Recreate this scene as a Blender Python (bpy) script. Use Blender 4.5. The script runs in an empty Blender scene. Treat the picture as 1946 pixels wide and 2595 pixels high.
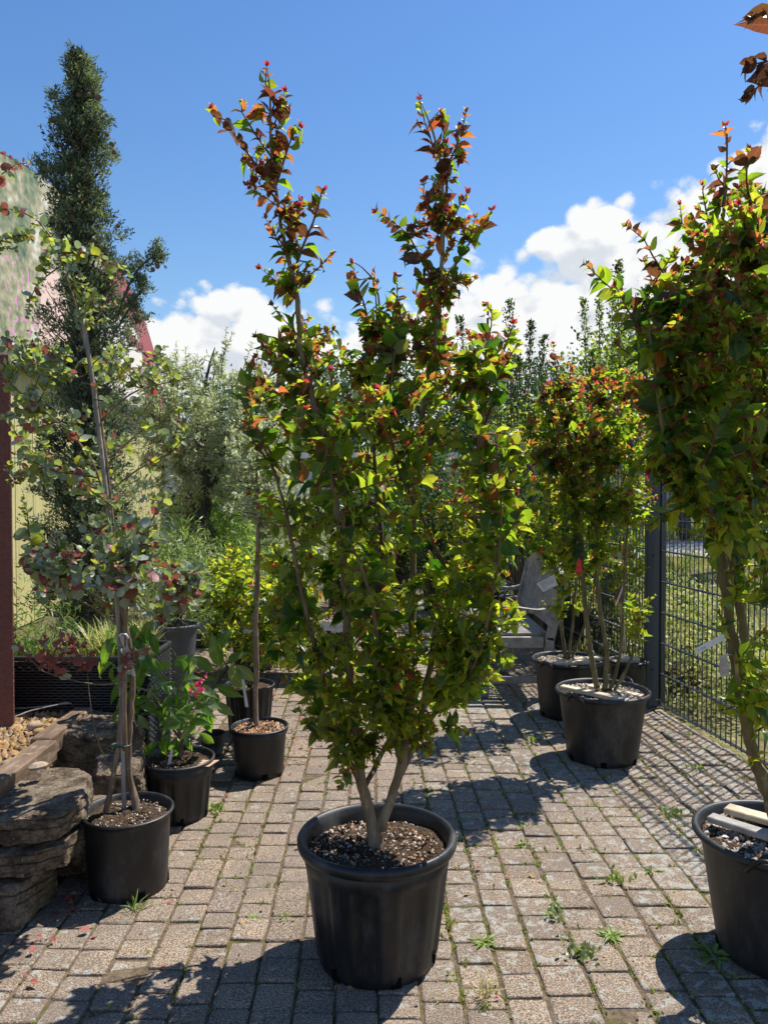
import bpy, math, random
import numpy as np
from mathutils import Vector, Matrix

random.seed(7)
np.random.seed(7)
C = bpy.context.scene.collection
SC = bpy.context.scene
R = math.radians

# ------------------------------------------------------------------ camera
CAM_H = 1.42
FPX = 1950.0
PITCH = math.atan((1297.5 - 1250.0) / FPX)
cam_data = bpy.data.cameras.new('camera')
cam = bpy.data.objects.new('camera', cam_data)
C.objects.link(cam)
cam.location = (0, 0, CAM_H)
cam.rotation_euler = (math.pi / 2 - PITCH, 0, 0)
cam_data.sensor_fit = 'VERTICAL'
cam_data.sensor_height = 36.0
cam_data.lens = 36.0 * FPX / 2595.0
cam_data.clip_start = 0.05
cam_data.clip_end = 3000
SC.camera = cam

# ------------------------------------------------------------------ light
SUN_DIR = Vector((0.45, 0.40, 1.0)).normalized()
SUN_EL = math.asin(SUN_DIR.z)
SUN_AZ = math.atan2(SUN_DIR.x, SUN_DIR.y)
sl = bpy.data.lights.new('sun', 'SUN')
sl.energy = 5.0
sl.angle = R(0.42)
sl.color = (1.0, 0.955, 0.88)
sun = bpy.data.objects.new('sun', sl)
C.objects.link(sun)
sun.rotation_euler = SUN_DIR.to_track_quat('Z', 'Y').to_euler()
sun.location = (6, 6, 12)

SC.view_settings.view_transform = 'Standard'
SC.view_settings.look = 'None'
SC.view_settings.exposure = 0.55
SC.view_settings.gamma = 1.0
SC.view_settings.use_curve_mapping = False
SC.render.engine = 'CYCLES'
try:
    SC.cycles.use_denoising = True
    SC.cycles.denoiser = 'OPENIMAGEDENOISE'
    SC.cycles.max_bounces = 4
    SC.cycles.use_adaptive_sampling = True
    SC.cycles.adaptive_threshold = 0.03
    SC.cycles.transmission_bounces = 4
    SC.cycles.diffuse_bounces = 2
    SC.cycles.glossy_bounces = 2
    SC.cycles.transparent_max_bounces = 8
    SC.cycles.sample_clamp_indirect = 6
except Exception:
    pass


class NT:
    """small helper for node trees"""
    def __init__(s, tree):
        s.t = tree
        s.n = tree.nodes
        s.l = tree.links

    def node(s, typ, props=None, **inp):
        nd = s.n.new(typ)
        for k, v in (props or {}).items():
            setattr(nd, k, v)
        for k, v in inp.items():
            key = int(k[1:]) if k[0] == 'i' and k[1:].isdigit() else k.replace('_', ' ')
            s.set(nd.inputs[key], v)
        return nd

    def set(s, sock, v):
        if isinstance(v, bpy.types.NodeSocket):
            s.l.new(v, sock)
        elif isinstance(v, bpy.types.Node):
            s.l.new(v.outputs[0], sock)
        else:
            if hasattr(sock.default_value, '__len__') and isinstance(v, (tuple, list)) and len(sock.default_value) == 4 and len(v) == 3:
                v = (*v, 1)
            sock.default_value = v

    def math(s, op, a, b=0.0, c=None, clamp=False):
        nd = s.n.new('ShaderNodeMath')
        nd.operation = op
        nd.use_clamp = clamp
        s.set(nd.inputs[0], a)
        s.set(nd.inputs[1], b)
        if c is not None:
            s.set(nd.inputs[2], c)
        return nd.outputs[0]

    def mix(s, f, a, b, blend='MIX'):
        nd = s.n.new('ShaderNodeMix')
        nd.data_type = 'RGBA'
        nd.blend_type = blend
        s.set(nd.inputs[0], f)
        s.set(nd.inputs[6], a)
        s.set(nd.inputs[7], b)
        return nd.outputs[2]

    def ramp(s, f, pts, mode='LINEAR'):
        nd = s.n.new('ShaderNodeValToRGB')
        nd.color_ramp.interpolation = mode
        e = nd.color_ramp.elements
        while len(e) < len(pts):
            e.new(0.5)
        for i, (p, c) in enumerate(pts):
            e[i].position = p
            e[i].color = (*c, 1) if len(c) == 3 else c
        s.set(nd.inputs[0], f)
        return nd.outputs[0]

    def noise(s, vec, scale, detail=3.0, rough=0.55, dist=0.0):
        nd = s.n.new('ShaderNodeTexNoise')
        s.set(nd.inputs['Vector'], vec)
        nd.inputs['Scale'].default_value = scale
        nd.inputs['Detail'].default_value = detail
        nd.inputs['Roughness'].default_value = rough
        nd.inputs['Distortion'].default_value = dist
        return nd.outputs[0]

    def smooth(s, v, a, b):
        nd = s.n.new('ShaderNodeMapRange')
        nd.interpolation_type = 'SMOOTHSTEP'
        s.set(nd.inputs[0], v)
        nd.inputs[1].default_value = a
        nd.inputs[2].default_value = b
        return nd.outputs[0]


# ------------------------------------------------------------------ world: sky with a bank of cumulus
world = bpy.data.worlds.new('World')
SC.world = world
world.use_nodes = True
try:
    world.cycles.sampling_method = 'MANUAL'
    world.cycles.sample_map_resolution = 512
except Exception:
    pass
wt = NT(world.node_tree)
wt.n.clear()
sky = wt.node('ShaderNodeTexSky')
sky.sky_type = 'NISHITA'
sky.sun_disc = False
sky.sun_elevation = SUN_EL
sky.sun_rotation = SUN_AZ
sky.altitude = 100
sky.air_density = 1.35
sky.dust_density = 0.15
sky.ozone_density = 3.0
tc = wt.node('ShaderNodeTexCoord')
sep = wt.node('ShaderNodeSeparateXYZ', None, Vector=tc.outputs['Generated'])
dx, dy, dz = sep.outputs
az = wt.math('ARCTAN2', dx, dy)                       # 0 = straight ahead, + to the right
el = wt.math('ARCSINE', dz)
azn = wt.math('MULTIPLY_ADD', az, 1 / (2 * math.pi), 0.5)
# height of the cloud bank round the horizon (elevation in degrees / 60)
def A(a): return a / 360.0 + 0.5
tops = [(-180, 12), (-140, 15), (-95, 10), (-60, 13), (-38, 9), (-24, 9.5), (-17.5, 11.0), (-13.0, 14.8), (-11.2, 12.5), (-9, 13.2), (-3, 12.6),
        (2.0, 13.8), (5.0, 15.5), (7, 15.4), (10, 16.2), (13.5, 17.6), (16, 18.2), (19.0, 19.0), (23, 20.6), (27, 22.0), (33, 21), (60, 18), (100, 14), (140, 17), (180, 12)]
topn = wt.ramp(azn, [(A(a), (t / 60.0,) * 3) for a, t in tops])
elt = wt.math('MULTIPLY', topn, 60 * math.pi / 180)
nv = wt.node('ShaderNodeVectorMath', {'operation': 'MULTIPLY'})
wt.set(nv.inputs[0], tc.outputs['Generated'])
nv.inputs[1].default_value = (1, 1, 1.25)
vec = nv.outputs[0]
off = wt.node('ShaderNodeVectorMath', {'operation': 'ADD'})
wt.set(off.inputs[0], vec)
off.inputs[1].default_value = (0.012, 0.0, 0.03)
def dens(v):
    big = wt.noise(v, 5.0, 3.0, 0.58, 0.0)
    sm = wt.noise(v, 17.0, 6.0, 0.68, 0.0)
    vo = wt.node('ShaderNodeTexVoronoi', None, Vector=v, Scale=15.0)
    v2_ = wt.node('ShaderNodeTexVoronoi', None, Vector=v, Scale=38.0)
    puff = wt.math('MULTIPLY_ADD', vo.outputs['Distance'], -0.24, wt.math('MULTIPLY', v2_.outputs['Distance'], -0.22))
    return wt.math('ADD', wt.math('MULTIPLY_ADD', sm, 0.35, wt.math('MULTIPLY', big, .8)), wt.math('ADD', puff, 0.415))
n1 = dens(vec)
n2 = dens(off.outputs[0])
edge = wt.math('SUBTRACT', elt, el)                    # radians below the bank's top
edged = wt.math('MULTIPLY_ADD', edge, 9.0, wt.math('MULTIPLY', wt.math('SUBTRACT', n1, 0.72), 2.1))
mask = wt.smooth(edged, -0.04, 0.20)
# thin wisps and holes of blue inside the bank, low on the left
hol = wt.noise(vec, 3.2, 3.0, 0.6, 0.0)
holm = wt.smooth(hol, 0.58, 0.72)
deep = wt.smooth(edge, 0.08, 0.2)
mask = wt.math('MULTIPLY', mask, wt.math('SUBTRACT', 1.0, wt.math('MULTIPLY', wt.math('MULTIPLY', holm, deep), 0.75)))
lit = wt.math('MULTIPLY_ADD', wt.math('SUBTRACT', n1, n2), 3.2, 0.55, clamp=True)
shade = wt.smooth(wt.noise(vec, 3.6, 3.0, 0.5, 0.0), 0.38, 0.64)
inner = wt.smooth(edge, 0.03, 0.14)
shadow = wt.math('MULTIPLY', wt.math('MULTIPLY', shade, inner), 0.85)
lum = wt.math('SUBTRACT', wt.math('MULTIPLY_ADD', lit, 0.55, 0.68), wt.math('MULTIPLY', shadow, 0.42), clamp=True)
ccol = wt.ramp(lum, [(0.2, (3.6, 4.4, 5.9)), (0.55, (6.3, 7.0, 8.1)), (0.92, (10.5, 10.6, 10.6))])
skyc = wt.node('ShaderNodeHueSaturation', None, Hue=0.508, Saturation=1.25, Value=1.52, Color=sky.outputs[0])
mixc = wt.mix(mask, skyc.outputs[0], ccol)
# below the horizon the world is a plain ground tone
low = wt.smooth(dz, -0.02, 0.0)
mixc = wt.mix(low, (1.2, 1.1, 0.9, 1), mixc)
bg = wt.node('ShaderNodeBackground', None, Color=mixc, Strength=0.063)
wo = wt.node('ShaderNodeOutputWorld', None, Surface=bg.outputs[0])


# ------------------------------------------------------------------ helpers
def P(u, v, Y):
    """a point at distance Y in front of the camera, found from where it sits in the photograph"""
    x = (u - 973.0) / FPX
    y = -(v - 1297.5) / FPX
    c, s = math.cos(PITCH), math.sin(PITCH)
    d = Vector((x, c + y * s, -s + y * c))
    k = Y / d.y
    return Vector((d.x * k, Y, CAM_H + d.z * k))


def G(u, v):
    """ground point under pixel"""
    Y = CAM_H / math.tan(PITCH + math.atan((v - 1297.5) / FPX))
    return Vector((P(u, v, Y).x, Y, 0))


class MB:
    def __init__(s):
        s.v = []; s.f = []; s.m = []; s.sm = []
        s.n = 0
        s.chunks = []     # (verts Nx3, faces MxK, mats M, smooth)

    def add(s, verts, faces, mat=0, smooth=False):
        b = s.n
        s.v.extend([tuple(p) for p in verts])
        s.n += len(verts)
        for f in faces:
            s.f.append(tuple(b + i for i in f))
            s.m.append(mat)
            s.sm.append(smooth)
        return s

    def chunk(s, verts, faces, mats=None, smooth=True, lc=None):
        verts = np.asarray(verts, dtype=np.float32).reshape(-1, 3)
        faces = np.asarray(faces, dtype=np.int32)
        if mats is None:
            mats = np.zeros(len(faces), dtype=np.int32)
        s.chunks.append((verts, faces, np.asarray(mats, dtype=np.int32), smooth, lc))
        return s

    def box(s, c, size, rot=None, mat=0, bevel=0.0):
        hx, hy, hz = size[0] / 2, size[1] / 2, size[2] / 2
        M = rot if rot is not None else Matrix.Identity(3)
        c = Vector(c)
        if bevel <= 0:
            vs = [c + M @ Vector((x * hx, y * hy, z * hz)) for z in (-1, 1) for x, y in ((-1, -1), (1, -1), (1, 1), (-1, 1))]
            fs = [(3, 2, 1, 0), (4, 5, 6, 7), (0, 1, 5, 4), (1, 2, 6, 5), (2, 3, 7, 6), (3, 0, 4, 7)]
            return s.add(vs, fs, mat)
        b = min(bevel, hx * .9, hy * .9, hz * .9)
        rings = []
        for z, i in ((-hz, b), (-hz + b, 0), (hz - b, 0), (hz, b)):
            rings.append([(x * (hx - i) if ax else x * (hx - max(i, b)), 0, 0) for ax in () for x in ()])
        vs = []
        for z, ins in ((-hz, b), (-hz + b, 0), (hz - b, 0), (hz, b)):
            ax, ay = hx - ins, hy - ins
            cb = b * 0.6
            for x, y in ((-ax + cb, -ay), (ax - cb, -ay), (ax, -ay + cb), (ax, ay - cb), (ax - cb, ay), (-ax + cb, ay), (-ax, ay - cb), (-ax, -ay + cb)):
                vs.append(c + M @ Vector((x, y, z)))
        fs = [tuple(range(7, -1, -1)), tuple(range(24, 32))]
        for r in range(3):
            for i in range(8):
                j = (i + 1) % 8
                fs.append((r * 8 + i, r * 8 + j, r * 8 + 8 + j, r * 8 + 8 + i))
        return s.add(vs, fs, mat)

    def beam(s, a, b, w, h, mat=0, bevel=0.0, up=Vector((0, 0, 1))):
        """box from a to b, w across, h along up"""
        a, b = Vector(a), Vector(b)
        d = (b - a)
        L = d.length
        y = d.normalized()
        x = y.cross(up)
        if x.length < 1e-4:
            x = Vector((1, 0, 0))
        x.normalize()
        z = x.cross(y)
        M = Matrix((x, y, z)).transposed()
        return s.box((a + b) / 2, (w, L, h), M, mat, bevel)

    def tube(s, pts, radii, k=6, mat=0, cap=True, smooth=True):
        pts = [Vector(p) for p in pts]
        n = len(pts)
        if not hasattr(radii, '__len__'):
            radii = [radii] * n
        vs = []
        ref = None
        for i, p in enumerate(pts):
            t = (pts[min(i + 1, n - 1)] - pts[max(i - 1, 0)])
            if t.length < 1e-9:
                t = Vector((0, 0, 1))
            t.normalize()
            if ref is None:
                ref = Vector((1, 0, 0)) if abs(t.x) < 0.9 else Vector((0, 1, 0))
            x = (ref - t * ref.dot(t))
            x.normalize()
            ref = x
            y = t.cross(x)
            for j in range(k):
                a = 2 * math.pi * j / k
                vs.append(p + (x * math.cos(a) + y * math.sin(a)) * radii[i])
        fs = []
        for i in range(n - 1):
            for j in range(k):
                j2 = (j + 1) % k
                fs.append((i * k + j, i * k + j2, (i + 1) * k + j2, (i + 1) * k + j))
        if cap:
            fs.append(tuple(range(k - 1, -1, -1)))
            fs.append(tuple(range((n - 1) * k, n * k)))
        return s.add(vs, fs, mat, smooth)

    def lathe(s, c, prof, k=48, mat=0, smooth=True, mod=None, closed=False):
        c = Vector(c)
        vs = []
        for r, z in prof:
            for j in range(k):
                a = 2 * math.pi * j / k
                rr = r if mod is None else mod(r, z, a)
                vs.append((c.x + rr * math.cos(a), c.y + rr * math.sin(a), c.z + z))
        fs = []
        n = len(prof)
        for i in range(n - 1):
            for j in range(k):
                j2 = (j + 1) % k
                fs.append((i * k + j, i * k + j2, (i + 1) * k + j2, (i + 1) * k + j))
        return s.add(vs, fs, mat, smooth)

    def mesh(s, name, mats, origin=(0, 0, 0)):
        me = bpy.data.meshes.new(name)
        V = []
        loops = []; tot = []; mi = []; sm = []
        base = 0
        LC = []
        anylc = any(c[4] is not None for c in s.chunks)
        if s.v:
            V.append(np.array(s.v, dtype=np.float32))
            for f in s.f:
                loops.append(np.array(f, dtype=np.int32))
            tot.append(np.array([len(f) for f in s.f], dtype=np.int32))
            mi.append(np.array(s.m, dtype=np.int32))
            sm.append(np.array(s.sm, dtype=bool))
            base = len(s.v)
            LC.append(np.zeros((len(s.v), 3), dtype=np.float32))
        for vs, fs, ms, smooth, lc_ in s.chunks:
            if len(fs) == 0:
                continue
            LC.append(lc_ if lc_ is not None else np.zeros((len(vs), 3), dtype=np.float32))
            V.append(vs)
            loops.append((fs + base).ravel())
            tot.append(np.full(len(fs), fs.shape[1], dtype=np.int32))
            mi.append(ms)
            sm.append(np.full(len(fs), smooth, dtype=bool))
            base += len(vs)
        if not V:
            return me
        V = np.concatenate(V) - np.array(origin, dtype=np.float32)
        loops = np.concatenate(loops); tot = np.concatenate(tot); mi = np.concatenate(mi); sm = np.concatenate(sm)
        start = np.concatenate(([0], np.cumsum(tot)[:-1])).astype(np.int32)
        me.vertices.add(len(V)); me.vertices.foreach_set('co', V.ravel())
        me.loops.add(len(loops)); me.loops.foreach_set('vertex_index', loops.astype(np.int32))
        me.polygons.add(len(tot)); me.polygons.foreach_set('loop_start', start)
        me.polygons.foreach_set('loop_total', tot)
        for m in (mats if isinstance(mats, (list, tuple)) else [mats]):
            me.materials.append(m)
        me.polygons.foreach_set('material_index', mi)
        me.polygons.foreach_set('use_smooth', sm)
        me.update(calc_edges=True)
        if anylc:
            at = me.attributes.new('lc', 'FLOAT_VECTOR', 'POINT')
            at.data.foreach_set('vector', np.concatenate(LC).astype(np.float32).ravel())
        if not anylc:
            me.validate()
        return me


def link(name, me, parent=None, kind=None, label=None):
    o = bpy.data.objects.new(name, me)
    C.objects.link(o)
    if parent is not None:
        o.parent = parent
    if kind:
        o['kind'] = kind
    if label:
        o['label'] = label
    return o


def worldloc(o):
    l = Vector((0, 0, 0))
    while o is not None:
        l += o.location
        o = o.parent
    return l


def part(name, mb, mats, parent, kind=None, label=None):
    """verts given in world space; the part's origin is its parent's"""
    return link(name, mb.mesh(name, mats, worldloc(parent)), parent, kind, label)


def thing(name, loc, label, cat, group=None):
    o = bpy.data.objects.new(name, None)
    o.empty_display_size = 0.1
    C.objects.link(o)
    o.location = loc
    o['label'] = label
    o['category'] = cat
    if group:
        o['group'] = group
    return o


def solo(name, mb, mats, loc, label, cat, group=None):
    o = link(name, mb.mesh(name, mats, loc))
    o.location = loc
    o['label'] = label
    o['category'] = cat
    if group:
        o['group'] = group
    return o


def struct(name, mb, mats, kind='structure'):
    return link(name, mb.mesh(name, mats), None, kind)


def catmull(pts, rad, step=0.04):
    """dense smooth polyline through pts with radii"""
    pts = [Vector(p) for p in pts]
    out, ro = [], []
    n = len(pts)
    for i in range(n - 1):
        p0, p1, p2, p3 = pts[max(i - 1, 0)], pts[i], pts[i + 1], pts[min(i + 2, n - 1)]
        m = max(1, int((p2 - p1).length / step))
        for j in range(m):
            t = j / m
            q = 0.5 * ((2 * p1) + (p2 - p0) * t + (2 * p0 - 5 * p1 + 4 * p2 - p3) * t * t + (3 * p1 - p0 - 3 * p2 + p3) * t ** 3)
            out.append(q); ro.append(rad[i] * (1 - t) + rad[i + 1] * t)
    out.append(pts[-1]); ro.append(rad[-1])
    return out, ro


# ------------------------------------------------------------------ materials
def new_mat(name):
    m = bpy.data.materials.new(name)
    m.use_nodes = True
    t = NT(m.node_tree)
    t.n.clear()
    out = t.node('ShaderNodeOutputMaterial')
    return m, t, out


def pos(t, scale=None):
    g = t.node('ShaderNodeNewGeometry')
    if scale is None:
        return g.outputs['Position']
    v = t.node('ShaderNodeVectorMath', {'operation': 'MULTIPLY'})
    t.set(v.inputs[0], g.outputs['Position'])
    v.inputs[1].default_value = scale
    return v.outputs[0]


def simple(name, col, rough=0.6, spec=0.5, metal=0.0, var=0.25, scale=8.0, bump=0.0, bscale=60.0, col2=None, sheen=None):
    m, t, out = new_mat(name)
    p = pos(t)
    n = t.noise(p, scale, 5.0, 0.6)
    c2 = col2 if col2 else tuple(c * (1 - var) for c in col)
    c1 = tuple(min(1, c * (1 + var * .5)) for c in col)
    c = t.ramp(n, [(0.3, c2), (0.7, c1)])
    b = t.node('ShaderNodeBsdfPrincipled', None, Base_Color=c, Roughness=rough, Metallic=metal)
    b.inputs['Specular IOR Level'].default_value = spec
    if bump:
        bn = t.noise(p, bscale, 6.0, 0.65)
        bp = t.node('ShaderNodeBump', None, Strength=bump, Distance=0.01, Height=bn)
        t.l.new(bp.outputs[0], b.inputs['Normal'])
    t.l.new(b.outputs[0], out.inputs[0])
    return m


def leaf_mat(name, col, trans, rough=0.38, spec=0.5, tfac=0.5, var=0.3, back=None, hue=0.02):
    """leaf: glossy face, light coming through; colour changes a little from leaf to leaf"""
    m, t, out = new_mat(name)
    p = pos(t)
    oi = t.node('ShaderNodeObjectInfo')
    n = t.noise(p, 9.0, 2.0, 0.5)
    la = t.node('ShaderNodeAttribute', {'attribute_name': 'lc', 'attribute_type': 'GEOMETRY'})
    lx, ly, lr = t.node('ShaderNodeSeparateXYZ', None, Vector=la.outputs['Vector']).outputs
    ax_ = t.math('ABSOLUTE', lx)
    r = t.math('FRACT', t.math('ADD', lr, oi.outputs['Random']))
    val = t.math('MULTIPLY_ADD', t.math('SUBTRACT', r, 0.5), var * 1.5, t.math('MULTIPLY_ADD', n, 0.5, 0.75))
    # midrib and side veins, darker toward the stalk
    vein = t.math('SINE', t.math('MULTIPLY', t.math('SUBTRACT', ly, t.math('MULTIPLY', ax_, 0.9)), 46.0))
    val = t.math('MULTIPLY', val, t.math('MULTIPLY_ADD', vein, 0.07, 1.0))
    rib = t.math('MULTIPLY', t.smooth(ax_, 0.028, 0.012), 0.35)
    val = t.math('ADD', val, rib)
    # the blade turns from edge and tip: a hue drift that differs from leaf to leaf
    dr = t.math('MULTIPLY', t.math('MULTIPLY_ADD', ax_, 1.2, t.math('MULTIPLY', ly, 0.7)), t.math('SUBTRACT', r, 0.35))
    hu = t.math('SUBTRACT', t.math('MULTIPLY_ADD', t.math('SUBTRACT', n, 0.5), hue * 2.2, 0.5), t.math('MULTIPLY', dr, hue * 2.4))
    base = t.node('ShaderNodeHueSaturation', None, Hue=hu, Saturation=1.0, Value=val, Color=(*col, 1))
    tr = t.node('ShaderNodeHueSaturation', None, Hue=hu, Saturation=1.0, Value=val, Color=(*trans, 1))
    bc = base.outputs[0]
    if back:
        g = t.node('ShaderNodeNewGeometry')
        bc = t.mix(g.outputs['Backfacing'], bc, (*back, 1))
    b = t.node('ShaderNodeBsdfPrincipled', None, Base_Color=bc, Roughness=rough)
    b.inputs['Specular IOR Level'].default_value = spec
    vb = t.noise(p, 160.0, 2.0, 0.5)
    bp = t.node('ShaderNodeBump', None, Strength=0.25, Distance=0.004, Height=vb)
    t.l.new(bp.outputs[0], b.inputs['Normal'])
    ts = t.node('ShaderNodeBsdfTranslucent', None, Color=tr.outputs[0])
    mx = t.node('ShaderNodeMixShader', None, i0=tfac)
    t.l.new(b.outputs[0], mx.inputs[1])
    t.l.new(ts.outputs[0], mx.inputs[2])
    t.l.new(mx.outputs[0], out.inputs[0])
    return m


# crape myrtle leaves, old to new
L_DARK = leaf_mat('leaf_dark_green', (0.020, 0.055, 0.016), (0.13, 0.30, 0.015), 0.36, 0.5, 0.42)
L_MID = leaf_mat('leaf_green', (0.042, 0.092, 0.018), (0.34, 0.54, 0.022), 0.36, 0.5, 0.55)
L_YEL = leaf_mat('leaf_yellow_green', (0.075, 0.115, 0.020), (0.54, 0.62, 0.04), 0.36, 0.5, 0.57)
L_BRZ = leaf_mat('leaf_bronze', (0.056, 0.032, 0.026), (0.25, 0.095, 0.035), 0.36, 0.5, 0.45)
L_ORG = leaf_mat('leaf_orange', (0.14, 0.055, 0.024), (0.62, 0.23, 0.045), 0.36, 0.5, 0.55)
L_RED = leaf_mat('leaf_red', (0.20, 0.030, 0.026), (0.64, 0.085, 0.06), 0.4, 0.5, 0.55)
CRAPE = [L_DARK, L_MID, L_YEL, L_BRZ, L_ORG, L_RED]
# eucalyptus
E_GRY = leaf_mat('eucalypt_grey_leaf', (0.31, 0.37, 0.33), (0.30, 0.40, 0.14), 0.42, 0.45, 0.35, back=(0.32, 0.39, 0.34))
E_GRN = leaf_mat('eucalypt_green_leaf', (0.17, 0.235, 0.12), (0.40, 0.52, 0.09), 0.45, 0.4, 0.45)
E_YEL = leaf_mat('eucalypt_yellow_leaf', (0.19, 0.23, 0.05), (0.50, 0.56, 0.05), 0.45, 0.4, 0.5)
E_RED = leaf_mat('eucalypt_red_leaf', (0.25, 0.105, 0.09), (0.40, 0.11, 0.075), 0.45, 0.4, 0.4)
EUC = [E_GRY, E_GRN, E_YEL, E_RED]
O_GRY = leaf_mat('olive_leaf_grey', (0.34, 0.38, 0.27), (0.56, 0.62, 0.30), 0.4, 0.5, 0.42, back=(0.42, 0.45, 0.36))
O_GRN = leaf_mat('olive_leaf_green', (0.17, 0.21, 0.11), (0.44, 0.52, 0.16), 0.4, 0.5, 0.42, back=(0.32, 0.36, 0.26))
OLIVE = [O_GRY, O_GRN]
B_DARK = leaf_mat('background_dark_leaf', (0.022, 0.050, 0.020), (0.07, 0.15, 0.02), 0.5, 0.4, 0.3)
B_MID = leaf_mat('background_green_leaf', (0.045, 0.090, 0.022), (0.17, 0.30, 0.03), 0.5, 0.4, 0.4)
B_LIME = leaf_mat('background_lime_leaf', (0.14, 0.20, 0.030), (0.48, 0.60, 0.05), 0.5, 0.4, 0.5)
B_BLUE = leaf_mat('background_pine_leaf', (0.045, 0.085, 0.055), (0.08, 0.14, 0.05), 0.55, 0.4, 0.3)
B_VAR = leaf_mat('cream_edged_leaf', (0.42, 0.42, 0.19), (0.62, 0.62, 0.16), 0.5, 0.4, 0.35)
NER_G = leaf_mat('oleander_leaf', (0.078, 0.15, 0.048), (0.28, 0.45, 0.06), 0.4, 0.5, 0.42)
BIG_G = leaf_mat('broad_leaf_green', (0.05, 0.12, 0.022), (0.24, 0.46, 0.03), 0.32, 0.5, 0.45)
BIG_L = leaf_mat('broad_leaf_light', (0.16, 0.22, 0.10), (0.34, 0.48, 0.08), 0.35, 0.5, 0.4)
PINK = leaf_mat('pink_petal', (0.70, 0.06, 0.20), (0.75, 0.10, 0.25), 0.5, 0.3, 0.4)
CYP_D = leaf_mat('cypress_dark_spray', (0.040, 0.062, 0.042), (0.09, 0.14, 0.06), 0.6, 0.3, 0.2)
CYP_M = leaf_mat('cypress_green_spray', (0.100, 0.138, 0.090), (0.22, 0.30, 0.13), 0.6, 0.3, 0.25)
CYP_L = leaf_mat('cypress_light_spray', (0.165, 0.19, 0.095), (0.32, 0.42, 0.13), 0.6, 0.3, 0.3)
CYP = [CYP_D, CYP_M, CYP_L]
GRASS_G = leaf_mat('grass_blade_green', (0.10, 0.15, 0.03), (0.32, 0.44, 0.05), 0.5, 0.3, 0.4)
GRASS_D = leaf_mat('grass_blade_dry', (0.36, 0.29, 0.14), (0.45, 0.38, 0.15), 0.6, 0.3, 0.3)
WEED = leaf_mat('weed_leaf', (0.16, 0.24, 0.05), (0.42, 0.58, 0.09), 0.45, 0.4, 0.35)
MOSS = leaf_mat('moss_tuft', (0.17, 0.165, 0.03), (0.25, 0.28, 0.03), 0.8, 0.2, 0.3)
DEAD = leaf_mat('fallen_leaf', (0.34, 0.22, 0.12), (0.4, 0.22, 0.1), 0.6, 0.3, 0.2)
DEADR = leaf_mat('fallen_red_leaf', (0.40, 0.10, 0.08), (0.4, 0.1, 0.08), 0.6, 0.3, 0.2)
TWIG_R = simple('reddish_twig', (0.17, 0.065, 0.04), 0.55, 0.4, var=0.3, scale=30)
TWIG_B = simple('brown_twig', (0.17, 0.12, 0.075), 0.7, 0.3, var=0.3, scale=30)
TWIG_D = simple('dark_twig', (0.075, 0.06, 0.05), 0.7, 0.3, var=0.3, scale=30)


def bark(name, c1, c2, c3, stretch=(30, 30, 6), bump=0.4):
    m, t, out = new_mat(name)
    p = pos(t, stretch)
    a = t.noise(p, 1.0, 6.0, 0.65, 0.3)
    b_ = t.noise(pos(t), 26.0, 4.0, 0.6)
    c = t.ramp(a, [(0.33, c1), (0.52, c2), (0.68, c3)])
    c = t.mix(t.smooth(b_, 0.55, 0.72), c, (c3[0] * 1.15, c3[1] * 1.15, c3[2] * 1.1, 1))
    b = t.node('ShaderNodeBsdfPrincipled', None, Base_Color=c, Roughness=0.75)
    b.inputs['Specular IOR Level'].default_value = 0.3
    bp = t.node('ShaderNodeBump', None, Strength=bump, Distance=0.006, Height=a)
    t.l.new(bp.outputs[0], b.inputs['Normal'])
    t.l.new(b.outputs[0], out.inputs[0])
    return m


BARK_C = bark('crape_myrtle_bark', (0.11, 0.08, 0.045), (0.20, 0.15, 0.09), (0.28, 0.22, 0.145), (25, 25, 5), 0.45)
BARK_T = bark('young_brown_bark', (0.07, 0.045, 0.03), (0.12, 0.08, 0.05), (0.18, 0.13, 0.085), (30, 30, 5), 0.3)
BARK_G = bark('mossy_bark', (0.085, 0.072, 0.035), (0.15, 0.125, 0.06), (0.22, 0.185, 0.10), (30, 30, 5), 0.4)
BARK_D = bark('dark_bark', (0.03, 0.026, 0.022), (0.07, 0.06, 0.05), (0.13, 0.115, 0.10), (18, 18, 4), 0.9)
BARK_E = bark('eucalyptus_bark', (0.11, 0.075, 0.05), (0.20, 0.14, 0.095), (0.29, 0.22, 0.16), (40, 40, 6), 0.45)
BAMBOO = bark('weathered_cane', (0.14, 0.125, 0.11), (0.24, 0.22, 0.20), (0.33, 0.31, 0.28), (60, 60, 3), 0.2)


def pot_mat(name, col=(0.0065, 0.0078, 0.0095), rough=0.42, dust=0.55):
    m, t, out = new_mat(name)
    p = pos(t)
    d = t.noise(pos(t, (7, 7, 3)), 1.0, 6.0, 0.7)
    sc = t.noise(pos(t, (60, 60, 12)), 1.0, 5.0, 0.7)
    f = t.math('MULTIPLY', t.smooth(d, 0.42, 0.78), dust)
    f = t.math('ADD', f, t.math('MULTIPLY', t.smooth(sc, 0.6, 0.8), dust * .5))
    c = t.mix(f, (*col, 1), (0.14, 0.135, 0.125, 1))
    rr = t.math('MULTIPLY_ADD', d, 0.35, rough - 0.12)
    b = t.node('ShaderNodeBsdfPrincipled', None, Base_Color=c, Roughness=rr)
    b.inputs['Specular IOR Level'].default_value = 0.5
    bn = t.noise(p, 90.0, 4.0, 0.6)
    bp = t.node('ShaderNodeBump', None, Strength=0.12, Distance=0.004, Height=bn)
    t.l.new(bp.outputs[0], b.inputs['Normal'])
    t.l.new(b.outputs[0], out.inputs[0])
    return m


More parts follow.
